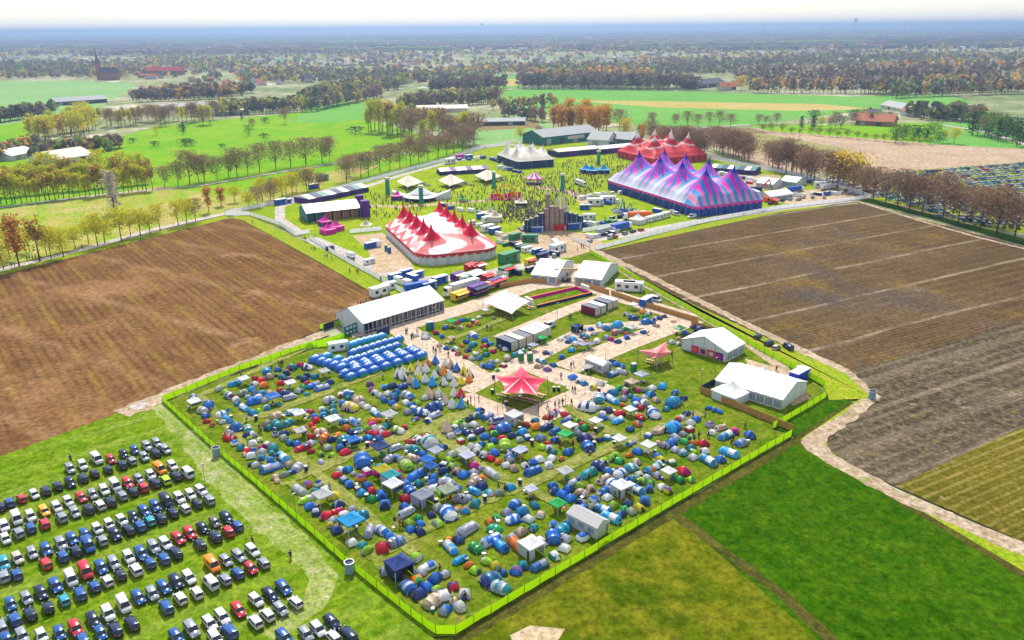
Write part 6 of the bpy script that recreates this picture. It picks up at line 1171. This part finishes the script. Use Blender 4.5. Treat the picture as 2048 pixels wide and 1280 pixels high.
for x, y, c, aw, s in ((918, 600, m_yellow, m_yellow, 1.2), (938, 592, m_woodl, m_orange, 1.1), (955, 590, m_purple, m_navy, 1.5), (975, 580, m_woodl, m_red, 1.1), (990, 574, m_purple, m_red, 1.2), (1002, 569, m_beige, m_red, 1.0), (948, 562, m_white, m_white, 1.4), (935, 566, m_white, m_green, 1.2), (915, 560, m_purple, m_beige, 1.1), (1012, 550, m_green, m_red, 1.3), (1060, 530, m_yellow, m_red, 1.0), (940, 540, m_red, m_white, 1.0), (950, 541, m_red, m_red, 1.0), (959, 540, m_red, m_white, 1.0), (975, 562, m_red, m_red, 1.0), (1472, 418, m_red, m_white, 1.0), (1482, 417, m_red, m_red, 1.0), (1493, 416, m_red, m_white, 1.0), (1535, 404, m_orange, m_orange, 1.1), (1548, 408, m_red, m_orange, 1.0)):
    put(ST, x, y, sd, 'food stall with a serving hatch, %s of the stalls from the left' % ordn(sorted([918, 938, 955, 975, 990, 1002, 948, 935, 915, 1012, 1060, 940, 950, 959, 975.5, 1472, 1482, 1493, 1535, 1548]).index(x if (x, y) != (975, 562) else 975.5)), 'food stall', {'body': [c], 'awning': [aw]}, s, 'food stalls')
frx = random.Random(9); xc = {}
SERV = []
for (x0, y0, x1, y1, n, pal) in ((905, 322, 1000, 318, 7, 'wwb'), (985, 322, 1035, 334, 8, 'bwgn'), (1000, 338, 1040, 346, 5, 'wnb'), (1000, 490, 1050, 500, 5, 'wgn'), (1040, 505, 1110, 512, 7, 'wnb'), (1170, 455, 1240, 446, 7, 'wgb'), (1180, 478, 1235, 468, 5, 'wn'), (1165, 400, 1240, 388, 6, 'ww'), (1175, 412, 1230, 408, 5, 'wnb'), (1440, 350, 1500, 362, 7, 'wwn'), (1560, 395, 1700, 388, 10, 'wwbn'), (1600, 365, 1680, 372, 6, 'wwb'), (1500, 368, 1540, 366, 4, 'wr'), (885, 415, 960, 430, 5, 'wbn'), (945, 448, 1010, 480, 6, 'wbw'), (660, 500, 740, 530, 3, 'wn'), (1060, 545, 1005, 553, 3, 'nw'), (1225, 440, 1290, 432, 5, 'bnw'), (1290, 430, 1340, 426, 3, 'wb')):
    for i in range(n): SERV.append((x0 + (x1 - x0) * i / max(1, n - 1) + frx.uniform(-2, 2), y0 + (y1 - y0) * i / max(1, n - 1) + frx.uniform(-1.5, 1.5), frx.choice(pal), frx.choice((adir, adir + 1.57, rdir, rdir + 1.57)), frx.uniform(.6, .95)))
for x, y, c, h, s_ in sorted(SERV):
    i = xc.get(c, 0); xc[c] = i + 1
    put(CB, x, y, h, 'small %s service cabin, %s of those from left among the stages' % (CABC[c][1], ordn(i)), 'cabin', {'body': [CABC[c][0]], 'roof': [frx.choice((m_white, m_greyroof, CABC[c][0]))]}, s_, 'small service cabins')
# bars with dark roofs, long bar tents, grey stage barn
def long_bar(A, B_, wid, h, lb, wm, rm, strips=6, left=True):
    a, c = G(*A), G(*B_); L = (c - a).length; r = empty('bar_tent', a, math.atan2(c.y - a.y, c.x - a.x)); tag(r, lb, 'bar tent'); s = 1 if left else -1
    b = MB(); b.box(0, min(0, s * wid), 0, L, max(0, s * wid), h - .3); b.build('wall', [wm], r)
    for k in range(strips):
        x0, x1 = L * k / strips + .1, L * (k + 1) / strips - .1; b = MB(); y0, y1 = -s * .6, s * (wid + .4)
        b.loft([[(x0, y0, h - .3), (x0, (y0 + y1) / 2, h + 1.1), (x0, y1, h - .3)], [(x1, y0, h - .3), (x1, (y0 + y1) / 2, h + 1.1), (x1, y1, h - .3)]], 0, True, True); b.build('roof', [rm[k % len(rm)]], r)
    for k in range(strips): b = MB(); b.box(L * k / strips + .6, min(-s * .04, -s * .12), .4, L * (k + 1) / strips - .6, max(-s * .04, -s * .12), h - .9); b.build('banner', [m_purple if k % 2 else m_navy], r)
long_bar((618, 410), (738, 384), 12, 3.4, 'long dark purple bar with striped roof panels at the left of the festival', m_purple, [m_white, m_navy, m_teal, m_white, m_navy], 9)
long_bar((880, 352), (978, 346), 10, 3.2, 'row of white roofed bars with dark fronts behind the beige canopies', m_navy, [m_white, m_white2, m_purple], 9)
long_bar((1115, 316), (1200, 308), 14, 4.5, 'long cream roofed bar hall left of the far crowd', m_navy, [m_beige, m_white], 4); long_bar((1200, 310), (1300, 300), 14, 4.5, 'long white roofed bar hall behind the far crowd', m_navy, [m_white, m_white], 5)
long_bar((1420, 345), (1510, 352), 14, 3.6, 'dark and white bar behind the striped big top', m_navy, [m_white, m_teal, m_navy], 8)
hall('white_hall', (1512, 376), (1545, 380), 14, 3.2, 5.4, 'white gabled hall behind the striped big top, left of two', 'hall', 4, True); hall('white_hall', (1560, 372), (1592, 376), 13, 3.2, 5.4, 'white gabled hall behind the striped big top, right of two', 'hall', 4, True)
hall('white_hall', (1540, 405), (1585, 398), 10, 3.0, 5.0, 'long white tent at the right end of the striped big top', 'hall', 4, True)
def MB_box(root, name, q, m): b = MB(); b.box(*q); return b.build(name, [m], root)
def barn_extra(root, L, ya, yb, e):
    for k in range(6): MB_box(root, 'screen', (k * L / 6 + .4, 2.5, .3, (k + 1) * L / 6 - .4, 2.8, e - 1.0), mat('rust_panel', (.34, .18, .12), .8, 0, .2, .3, .8) if k > 1 else m_teal)
    MB_box(root, 'speaker_tower', (L + .5, -1.4, 0, L + 4.5, 2.5, 8.5), m_purple); MB_box(root, 'speaker_tower', (L + .8, 8, 0, L + 4.5, 11, 9.5), m_purple)
hall('stage_barn', (615, 448), (722, 436), 15, 5.2, 8.2, 'long grey roofed open stage with teal end walls at the left of the festival', 'stage', 6, True, wallm=m_teal, roofm=mat('silver_sheet', (.42, .45, .52), .4, .1), windows=False, openside=True, poster=barn_extra)
# main stage back
r = empty('main_stage', G(1108, 462), ang((1050, 466), (1168, 458))); r.scale = (.56, .6, .66); tag(r, 'dark main stage seen from behind with tall panels and a stone like centre tower', 'stage')
mp = [m_navy, mat('stage_teal', (.015, .07, .13), .6, 0, .3, .3, .6), mat('stage_blue', (.02, .05, .16), .6, 0, .3, .3, .6)]; mst = mat('stage_stone', (.30, .20, .18), .8, 0, .2, .35, .5)
for k in range(12):
    x0 = -25 + k * 4.15; mid = 4 <= k <= 7; h = (9, 10, 11, 13, 16, 17.5, 17, 15.5, 13, 12, 11, 9.5)[k]
    b = MB(); b.box(x0 + .05, -1.2 - (.6 if k % 2 else 0), 0, x0 + 4.0, 1.4, h, 0, .12); q = b.build('panel', [mst if mid else mp[k % 3]], r)
    g = MB(); g.box(x0 + 1.9, -2.0, .4, x0 + 2.1, -1.82, h * .95); g.box(x0 + .3, -2.0, h * .5, x0 + 3.7, -1.82, h * .5 + .15); g.build('truss', [m_metal if not mid else m_beige], q)
    g = MB(); g.box(x0 + .3, -1.0, h, x0 + 3.6, 1.2, h + .5, 0, .3); g.build('ridge', [m_beige], q)
for x, h in ((-5.4, 26), (3.2, 21), (7.8, 22), (11, 16)):
    b = MB(); b.box(x - 1.6, -.6, 0, x + 1.6, 2.6, h, 0, .35); q = b.build('tower', [mst if x < 0 else m_beige], r); g = MB(); g.lathe([(1.7, h - .4), (1.9, h + .3), (1.0, h + 1.2), (.05, h + 4)], 6, (x, 1)); g.build('spire', [m_beige], q)
b = MB(); b.box(-27, 2, 0, 27, 14, 1.6); b.build('floor_deck', [m_darkm], r)
# round white tent
r = empty('round_tent', G(842, 400)); r.scale = (.6, .6, .75); tag(r, 'round white tent with a raised ring roof and curved wings', 'circus tent'); b = MB(); b.lathe([(9.5, 4.6), (9.6, 5.2), (5, 7.6), (1.0, 10), (.1, 10.6)], 28); b.build('roof', [m_white2], r)
b = MB(); b.lathe([(16, 3.0), (16, 3.4), (9.2, 4.4), (9.2, 5.0)], 28); b.build('roof', [m_white], r)
for k in range(14): a_ = k * 2 * math.pi / 14; b = MB(); b.box(15.2 * math.cos(a_) - .9, 15.2 * math.sin(a_) - .9, 0, 15.2 * math.cos(a_) + .9, 15.2 * math.sin(a_) + .9, 3.0); b.build('column', [m_teal if k % 2 else m_navy], r)
for s in (-1, 1): b = MB(); b.loft([[(s * 14, -5, 3.4), (s * 14, 5, 3.6), (s * 14, 5, 0), (s * 14, -5, 0)], [(s * 26, 2, 6.2), (s * 27, 9, 6.6), (s * 27, 9, 0), (s * 26, 2, 0)]], 0, True, True); b.build('wing', [m_white2], r)
# magenta round tent, rides, pillars
r = empty('round_tent', G(1068, 368)); r.scale = (.7, .7, .75); tag(r, 'magenta and white striped round ride tent by the beige big top', 'ride'); b = MB(); b.lathe([(7.5, 4.2), (7.6, 5), (4, 6.8), (.8, 9), (.05, 10)], 16, mi=0); b.build('roof', [m_magenta], r)
for k in range(8): a_ = k * .785; b = MB(); b.add([(7.7 * math.cos(a_ + q), 7.7 * math.sin(a_ + q), 5.05) for q in (-.16, .16)] + [(.5 * math.cos(a_ + .16), .5 * math.sin(a_ + .16), 9.5), (.5 * math.cos(a_ - .16), .5 * math.sin(a_ - .16), 9.5)], [(0, 1, 2, 3)]); b.build('stripe_panel', [m_white], r)
for k in range(8): a_ = k * .785; b = MB(); b.tube((7 * math.cos(a_), 7 * math.sin(a_), 0), (7 * math.cos(a_), 7 * math.sin(a_), 4.5), .15, .15, 6); b.build('pole', [m_beige], r)
b = MB(); b.lathe([(.1, .6), (7.4, .6), (7.5, 0)], 16); b.build('floor_deck', [m_purple], r)
r = empty('fairground_ride', G(1012, 400)); r.scale = (.58, .7, .62); tag(r, 'colourful red and yellow fairground ride with a row of cars in the crowd', 'ride'); q = random.Random(4)
b = MB(); b.box(-14, -4, 0, 14, 4, 1.0); b.build('deck', [m_red], r)
for k in range(14): b = MB(); x = -13 + k * 2; b.box(x - .9, -3.4, 1.0, x + .9, -1.8, 2.2, 0, .2); b.build('car', [(m_red, m_yellow, m_magenta, m_purple, m_orange)[k % 5]], r)
for k in range(9): b = MB(); x = -13 + k * 3.2; b.box(x - 1.4, 2.4, 1.0, x + 1.4, 3.0, 4.5 + 2.5 * q.random()); b.build('back_panel', [(m_magenta, m_red, m_orange, m_yellow)[k % 4]], r)
b = MB(); b.loft([[(9 * math.cos(math.pi * i / 14) * s_, 3.2 + dy, 3 + 10 * math.sin(math.pi * i / 14) * s_) for i in range(15)] for s_, dy in ((1, 0), (1, .6), (.88, .6), (.88, 0), (1, 0))], 0, False); b.build('arch', [m_yellow], r)
r = empty('swing_ride', G(1250, 425)); r.scale = (.6, .6, .7); tag(r, 'blue mechanical ride with raised arms in front of the striped big top', 'ride')
for k in range(7): b = MB(); a_ = k * .9; b.tube((0, 0, .8), (math.cos(a_) * 8, math.sin(a_) * 5, 3 + (k % 3) * 3), .45, .3, 6); b.tube((math.cos(a_) * 8, math.sin(a_) * 5, 3 + (k % 3) * 3), (math.cos(a_) * 11, math.sin(a_) * 7, 1.5), .35, .3, 6); ar = b.build('arm', [m_bluep if k % 2 else cloth('c')], r); g = MB(); g.box(math.cos(a_) * 11 - 1, math.sin(a_) * 7 - .8, .8, math.cos(a_) * 11 + 1, math.sin(a_) * 7 + .8, 2.2, 0, .2); g.build('gondola', [cloth('c') if k % 2 else m_white], ar)
b = MB(); b.lathe([(9, 0), (9, .8), (.1, .9)], 16); b.build('deck', [m_navy], r)
for x, y, lb in ((776, 390, 'left'), (988, 377, 'second from the left'), (1125, 382, 'right front'), (1197, 330, 'far right'), (843, 408, 'in front of the round white tent')):
    r = empty('banner_pillar', G(x, y)); tag(r, 'tall teal banner pillar in the crowd, the one %s' % lb, 'pillar'); h = 9; b = MB(); b.box(-1.2, -1.2, 0, 1.2, 1.2, h, 0, .2); b.build('body', [mat('teal_banner', (.03, .26, .20), .5, 0, .3, .3, .5)], r); b = MB(); b.box(-1.5, -1.5, h, 1.5, 1.5, h + 1.0, 0, .3); b.build('top', [m_beige], r)
# crane lift (red) and orange tanks
r = empty('telehandler', G(1512, 383)); r.scale = (.75, .75, .75); tag(r, 'dark machine with a raised red boom behind the striped big top', 'machine'); b = MB(); b.box(-5, -2, .8, 4, 2, 3.6, 0, .2); b.build('body', [m_navy], r); b = MB(); b.tube((3, 0, 2), (9, 0, 9), .7, .5, 6); b.tube((9, 0, 9), (12, 0, 2), .5, .4, 6); b.build('boom', [m_red], r)
for k in (-3.4, 2.4):
    for s in (-1, 1): t = MB(); t.tube((k, s * 1.7, .9), (k, s * 2.3, .9), .9, .9, 10); t.build('wheel', [m_black], r)
# far barns
def barn(A, B_, wid, h, rh, lb, wm, rm):
    a, c = G(*A), G(*B_); L = (c - a).length; r = empty('barn', a, math.atan2(c.y - a.y, c.x - a.x)); tag(r, lb, 'barn'); b = MB(); b.box(0, 0, 0, L, wid, h)
    for x in (0, L): b.add([(x, 0, h), (x, wid, h), (x, wid / 2, rh)], [(0, 1, 2)])
    b.build('wall', [wm], r); b = MB(); b.loft([[(-.8, -.9, h - .3), (-.8, wid / 2, rh + .35), (-.8, wid + .9, h - .3), (-.8, wid / 2, rh + .05)], [(L + .8, -.9, h - .3), (L + .8, wid / 2, rh + .35), (L + .8, wid + .9, h - .3), (L + .8, wid / 2, rh + .05)]], 0, True, True); b.build('roof', [rm], r)
    for k in range(max(2, int(L / 14))): b = MB(); b.box(4 + k * 14, -.08, .2, 8.5 + k * 14, -.02, h * .75); b.build('door', [m_darkm if k % 2 else m_greyroof], r)
    return r
BR = barn((1086, 292), (1196, 279), 26, 7, 11, 'big teal barn with a grey roof beyond the festival', m_teal, m_greyroof); MB_box(BR, 'sign', (26, -.3, 3, 44, -.1, 5.5), m_beige)
barn((1175, 292), (1215, 294), 24, 5.5, 10, 'grey gabled shed right of the teal barn', m_white2, m_greyroof); barn((1215, 288), (1262, 292), 18, 5, 9, 'dark shed with a pale roof beside the grey gabled shed', m_teal, m_greyroof)
barn((112, 212), (215, 205), 20, 5, 9, 'long dark farm shed in the pale fields at far left', m_darkm, m_greyroof); barn((115, 330), (190, 318), 30, 4, 8, 'pale roofed greenhouse shed in the left wood', m_white2, m_beige); barn((25, 322), (75, 312), 22, 4, 7, 'white roofed shed at the far left edge', m_white2, m_white2)
barn((835, 226), (935, 224), 24, 4.5, 7, 'low pinkish shed beyond the avenue trees', m_beige, m_beige); barn((950, 252), (1050, 250), 18, 4, 6, 'long low dark shed on the brown field', m_darkm, m_greyroof); barn((1390, 178), (1450, 172), 24, 6, 12, 'dark farm barn beside the golden tree', m_roofd, m_roofd); barn((1440, 180), (1472, 180), 12, 5, 10, 'orange roofed farmhouse by the golden tree', m_brick, mat('bright_orange_tiles', (.60, .14, .04), .7))
barn((1710, 250), (1785, 254), 22, 4.5, 10, 'red brown farm barn among the trees at right', m_brick, m_roofo); barn((1800, 222), (1870, 236), 24, 4.5, 9, 'grey farm shed at far right', m_darkm, m_greyroof); barn((1760, 216), (1810, 226), 18, 4, 8, 'pale farm shed at far right behind the brown barn', m_beige, m_greyroof); barn((280, 196), (330, 192), 22, 5, 11, 'dark roofed farm near the pale field', m_darkm, m_roofd); barn((425, 232), (500, 228), 24, 4, 5, 'flat roofed nursery building among thin trees', m_white2, m_white2); barn((330, 222), (420, 216), 40, 4, 6, 'glass nursery house among thin trees', m_white2, m_greyroof)
TREES2 = [(1482, 180, 'gold', 20), (1585, 180, 'gold', 12), (1697, 182, 'gold', 12), (1500, 182, 'conifer', 16)]
for x, y, k, h in TREES2: p = G(x, y); place(TR[k][0], p, x, h / 14, '%s tree by %s' % (DN[k], {1482: 'the orange roofed farmhouse', 1585: 'the middle of the poplar rows', 1697: 'the right of the poplar rows', 1500: 'the right of the big golden tree'}[x]), 'tree')
# entrance board and gate
r = empty('notice_board', G(690, 676), ang((694, 680), (726, 668))); tag(r, 'dark teal notice board at the entrance end of the long white hall', 'sign'); b = MB(); b.box(0, -.1, .3, 8, .1, 3.6); b.build('board', [m_teal], r)
for x in (0, 4, 8): b = MB(); b.tube((x, .2, 0), (x, .2, 3.7), .08, .08, 5); b.build('post', [m_metal], r)
b = MB()
for k in range(5): b.box(.6 + k * 1.4, -.13, 2.4, 1.6 + k * 1.4, -.101, 3.1); b.box(.6 + k * 1.4, -.13, 1.0, 1.4 + k * 1.4, -.101, 1.6)
b.build('picture', [m_white2], r)
r = empty('notice_board', G(755, 676), ang((754, 678), (770, 672))); tag(r, 'dark blue board at the corner of the rental rows and the sand path', 'sign'); b = MB(); b.box(0, -.1, .2, 5, .1, 2.6); b.build('board', [m_navy], r); b = MB(); b.tube((.2, .2, 0), (.2, .2, 2.7), .06, .06, 5); b.build('post', [m_metal], r)
put(CB, 677, 702, ang((665, 704), (690, 700)), 'white cabin between the lime fence and the rental tents', 'cabin', {'body': [m_white], 'roof': [m_white]}, 1.1, 'site cabins and boxes')
r = empty('camp_gate', G(1133, 563), ang((1118, 566), (1150, 566))); tag(r, 'wooden camp gate arch between the two white gabled halls', 'gate')
for x in (-4, 4): b = MB(); b.box(x - .4, -.4, 0, x + .4, .4, 4.2); b.build('post', [m_wood], r)
b = MB(); b.box(-4.4, -.3, 4.2, 4.4, .3, 5.0); b.build('beam', [m_woodl], r)
put(CB, 1133, 566, 0, 'small dark gate booth in the middle of the camp gate', 'cabin', {'body': [m_darkm], 'roof': [m_darkm]}, .7)
# ------------------------------------------------------------------ people
def person_proto(pose, top, legs, hair, seed):
    """one continuous skinned body; the cloth colours are bands of the same mesh, the hair is its child"""
    q = random.Random(seed); st = .22 if pose == 'walk' else .09; ar = .26 if pose == 'walk' else .1
    vs = [((0, 0, .95), .155), ((0, 0, 1.18), .145), ((0, 0, 1.40), .165), ((0, 0, 1.50), .065), ((0, 0, 1.57), .065), ((.01, 0, 1.66), .105), ((0, 0, 1.75), .085)]
    ed = [(0, 1), (1, 2), (2, 3), (3, 4), (4, 5), (5, 6)]
    for s in (-1, 1):
        f = s * st; o = len(vs); vs += [((0, s * .10, .88), .105), ((f * .55 + .03, s * .105, .50), .068), ((f, s * .11, .09), .045), ((f + .17, s * .12, .04), .038)]; ed += [(0, o), (o, o + 1), (o + 1, o + 2), (o + 2, o + 3)]
        g = -s * ar; o = len(vs); vs += [((0, s * .20, 1.41), .062), ((g * .4, s * .27, 1.14), .044), ((g + .10, s * .28, .92), .033), ((g + .13, s * .28, .84), .036), ((g + .15, s * .27, .77), .02)]; ed += [(2, o), (o, o + 1), (o + 1, o + 2), (o + 2, o + 3), (o + 3, o + 4)]
    me = bpy.data.meshes.new('person'); me.from_pydata([v for v, _ in vs], ed, []); o = bpy.data.objects.new('person', me); COL.objects.link(o)
    sk = o.modifiers.new('skin', 'SKIN'); sd = me.skin_vertices[0].data
    for i, (_, r_) in enumerate(vs): sd[i].radius = (r_, r_)
    sd[0].use_root = True
    dg = bpy.context.evaluated_depsgraph_get(); m2_ = bpy.data.meshes.new_from_object(o.evaluated_get(dg)); o.modifiers.clear(); o.data = m2_
    for m in (top, legs, mat('skin', (.50, .30, .22), .6), m_black): m2_.materials.append(m)
    for p in m2_.polygons:
        c = p.center; p.material_index = 3 if c.z < .12 else 1 if c.z < .93 and abs(c.y) < .225 else 2 if c.z > 1.47 or (abs(c.y) > .2 and c.z < 1.1) else 0; p.use_smooth = True
    b = MB(); b.lathe([(.118, 1.64), (.122, 1.72), (.10, 1.80), (.04, 1.84), (.005, 1.845)], 10); b.build('hair', [hair], o)
    b = MB()
    for s in (-1, 1): b.box(.112, s * .035 - .012, 1.665, .12, s * .035 + .012, 1.685)
    b.box(.108, -.02, 1.60, .116, .02, 1.608); b.build('face_marks', [m_black], o)
    return o
hb, hl = mat('dark_hair', (.03, .02, .015), .7), mat('fair_hair', (.30, .20, .09), .7)
PP = [person_proto('walk', mat('black_top', (.02, .02, .025)), mat('dark_jeans', (.02, .03, .06)), hb, 1), person_proto('walk', mat('white_top', (.7, .7, .7)), mat('dark_jeans', (.02, .03, .06)), hl, 2), person_proto('stand', mat('navy_top', (.02, .04, .14)), mat('black_trousers', (.02, .02, .02)), hb, 3), person_proto('stand', mat('red_top', (.45, .03, .05)), mat('dark_jeans', (.02, .03, .06)), hl, 4), person_proto('walk', mat('grey_top', (.25, .26, .28)), mat('black_trousers', (.02, .02, .02)), hb, 5)]
PD = ['walking person in black', 'walking person in white top', 'standing person in navy', 'standing person in red top', 'walking person in grey top']
prn = random.Random(77); pc = {}
def person(x, y, where, k=None, z=.42):
    k = prn.choice((0, 0, 0, 1, 2, 2, 3, 4)) if k is None else k; p = G(x, y); p.z = z; i = pc.get((k, where), 0); pc[(k, where)] = i + 1
    PL.append((x, y, k, where, p))
PL = []
person(582, 1121, 'on the worn parking track', 0); person(506, 1093, 'behind the end of a car line', 0); person(143, 927, 'at an open boot in the top car line', 2)
for x, y in ((958, 806), (942, 808), (1095, 822), (1100, 834), (1104, 840), (1099, 845), (1112, 835), (1110, 818), (1118, 814), (1125, 813), (1145, 787), (1150, 788), (1143, 813), (1122, 760), (1142, 738), (1147, 736), (1172, 728), (867, 706), (872, 710), (897, 716), (823, 680), (826, 678), (812, 670), (815, 668), (880, 705), (835, 668), (940, 840), (936, 815)): person(x, y, 'on the sand paths')
for x, y in ((974, 662), (979, 663), (983, 662), (1138, 640), (1142, 641), (1297, 722), (1343, 714), (1005, 640), (1026, 636), (1410, 838), (1490, 860), (1385, 838)): person(x, y, 'on the camp lawns')
for x, y in ((520, 865), (523, 868), (559, 736), (563, 735), (566, 733), (483, 756), (494, 845), (766, 760), (641, 895), (645, 900), (790, 1052), (800, 1058), (806, 1060), (997, 982), (1010, 985), (1060, 1006), (1118, 895), (1122, 898), (1146, 896), (1178, 965), (1200, 970), (1258, 1000), (1330, 870), (1338, 868), (1397, 880), (1416, 878), (1466, 885), (1462, 895), (925, 1010), (908, 1015), (888, 770), (892, 745), (905, 745), (936, 752), (660, 985), (686, 1050), (762, 1104), (880, 1150), (905, 1205), (930, 1205), (1120, 1028), (1108, 1020), (1183, 1060), (1255, 1015), (1330, 905)): person(x, y, 'among the tents')
for x, y in ((612, 483), (624, 500), (630, 503), (650, 516), (655, 518), (664, 522), (700, 547), (714, 549), (717, 550), (762, 565), (780, 585), (716, 614), (722, 613), (728, 612), (733, 611), (763, 600), (505, 448), (610, 480)): person(x, y, 'beside the left white fence')
for x, y in ((55, 522), (60, 522), (66, 521), (72, 520), (80, 518), (24, 534), (30, 535), (165, 498), (2, 523), (4, 524), (300, 462)): person(x, y, 'on the left field path')
for x, y in ((1163, 497), (1167, 499), (1210, 443), (1155, 503), (1060, 545), (1132, 530), (1133, 545), (1134, 556), (1552, 745)): person(x, y, 'on the service road')
def inpoly(x, y, P):
    c = False
    for i in range(len(P)):
        (x0, y0), (x1, y1) = P[i], P[i - 1]
        if (y0 > y) != (y1 > y) and x < (x1 - x0) * (y - y0) / (y1 - y0) + x0: c = not c
    return c
FIELD = [(700, 405), (760, 385), (900, 372), (1000, 355), (1110, 345), (1130, 325), (1260, 305), (1280, 315), (1240, 350), (1200, 378), (1150, 410), (1060, 440), (1010, 440), (985, 425), (880, 415), (770, 440), (735, 450)]
crowd = []
while len(crowd) < 1500:
    x, y = prn.uniform(700, 1290), prn.uniform(300, 450)
    if inpoly(x, y, FIELD) and prn.random() < (.35 if x < 1000 else 1): crowd.append((x, y))
while len(crowd) < 2000:
    x, y = prn.gauss(1045, 48), prn.gauss(428, 17)
    if y < 456 and x < 1120 and not (x > 1050 and y > 452): crowd.append((x, y))
crowd.sort(key=lambda c: -c[1])
for x, y in [c for c in crowd[::9]][:90]: person(x, y, 'in the festival crowd', None, .2)
cnt2 = {}
for x, y, k, where, p in sorted(PL, key=lambda t: t[0]):
    i = cnt2.get((k, where), 0); cnt2[(k, where)] = i + 1
    place(PP[k], p, prn.uniform(0, 6.28), prn.uniform(.98, 1.08), '%s %s, %s from left' % (PD[k], where, ordn(min(i, 78))), 'person', 'people ' + where)
mb = MB(); cm = [mat('black_top', (0, 0, 0)), mat('navy_top', (0, 0, 0)), mat('white_top', (0, 0, 0)), mat('red_top', (0, 0, 0)), mat('grey_top', (0, 0, 0)), mat('dark_jeans', (0, 0, 0)), mat('skin', (0, 0, 0)), hb]
used = set(crowd[::9][:90])
for c in crowd:
    if c in used: continue
    p = G(*c); a = prn.uniform(0, 6.28); ca, sa = math.cos(a), math.sin(a); h = prn.uniform(.95, 1.1)
    def T(x, y, z): return (p.x + x * ca - y * sa, p.y + x * sa + y * ca, .2 + z * h)
    def seg(z0, z1, w0, d0, w1, d1, mi, oy=0): mb.add([T(x * d0, oy + y * w0, z0) for x, y in ((1, -1), (1, 1), (-1, 1), (-1, -1))] + [T(x * d1, oy + y * w1, z1) for x, y in ((1, -1), (1, 1), (-1, 1), (-1, -1))], [(0, 1, 5, 4), (1, 2, 6, 5), (2, 3, 7, 6), (3, 0, 4, 7), (4, 5, 6, 7)], mi)
    seg(0, .9, .06, .07, .09, .09, 5, -.1); seg(0, .9, .06, .07, .09, .09, 5, .1); seg(.88, 1.45, .17, .11, .24, .12, prn.choice((0, 0, 1, 2, 2, 3, 4, 6))); seg(1.48, 1.76, .07, .08, .09, .1, prn.choice((6, 7)))
tag(mb.build('crowd', cm), 'dense festival crowd on the grass before the main stage', 'crowd', kind='stuff')
# ------------------------------------------------------------------ haze and finish
run_jobs()
hm = bpy.data.materials.new('haze_air'); hm.use_nodes = True; n = hm.node_tree; n.nodes.clear()
v = n.nodes.new('ShaderNodeVolumePrincipled'); v.inputs['Color'].default_value = (.47, .66, 1.0, 1); v.inputs['Density'].default_value = .00017; v.inputs['Anisotropy'].default_value = 0.7
o = n.nodes.new('ShaderNodeOutputMaterial'); n.links.new(v.outputs[0], o.inputs['Volume'])
b = MB(); b.box(-32000, -1500, -1.5, 32000, 42000, 130); h = b.build('haze', [hm]); tag(h, kind='stuff')
for o in [o for o in COL.objects if o.parent is None and o.type in ('MESH', 'EMPTY') and not o.get('label') and not o.get('kind')]:
    for c in list(o.children_recursive) + [o]: bpy.data.objects.remove(c)
print('objects', len(COL.objects))

for o in COL.objects:
    if o.get('label') and not 4 <= len(o['label'].split()) <= 16: print('LABEL', o['label'])
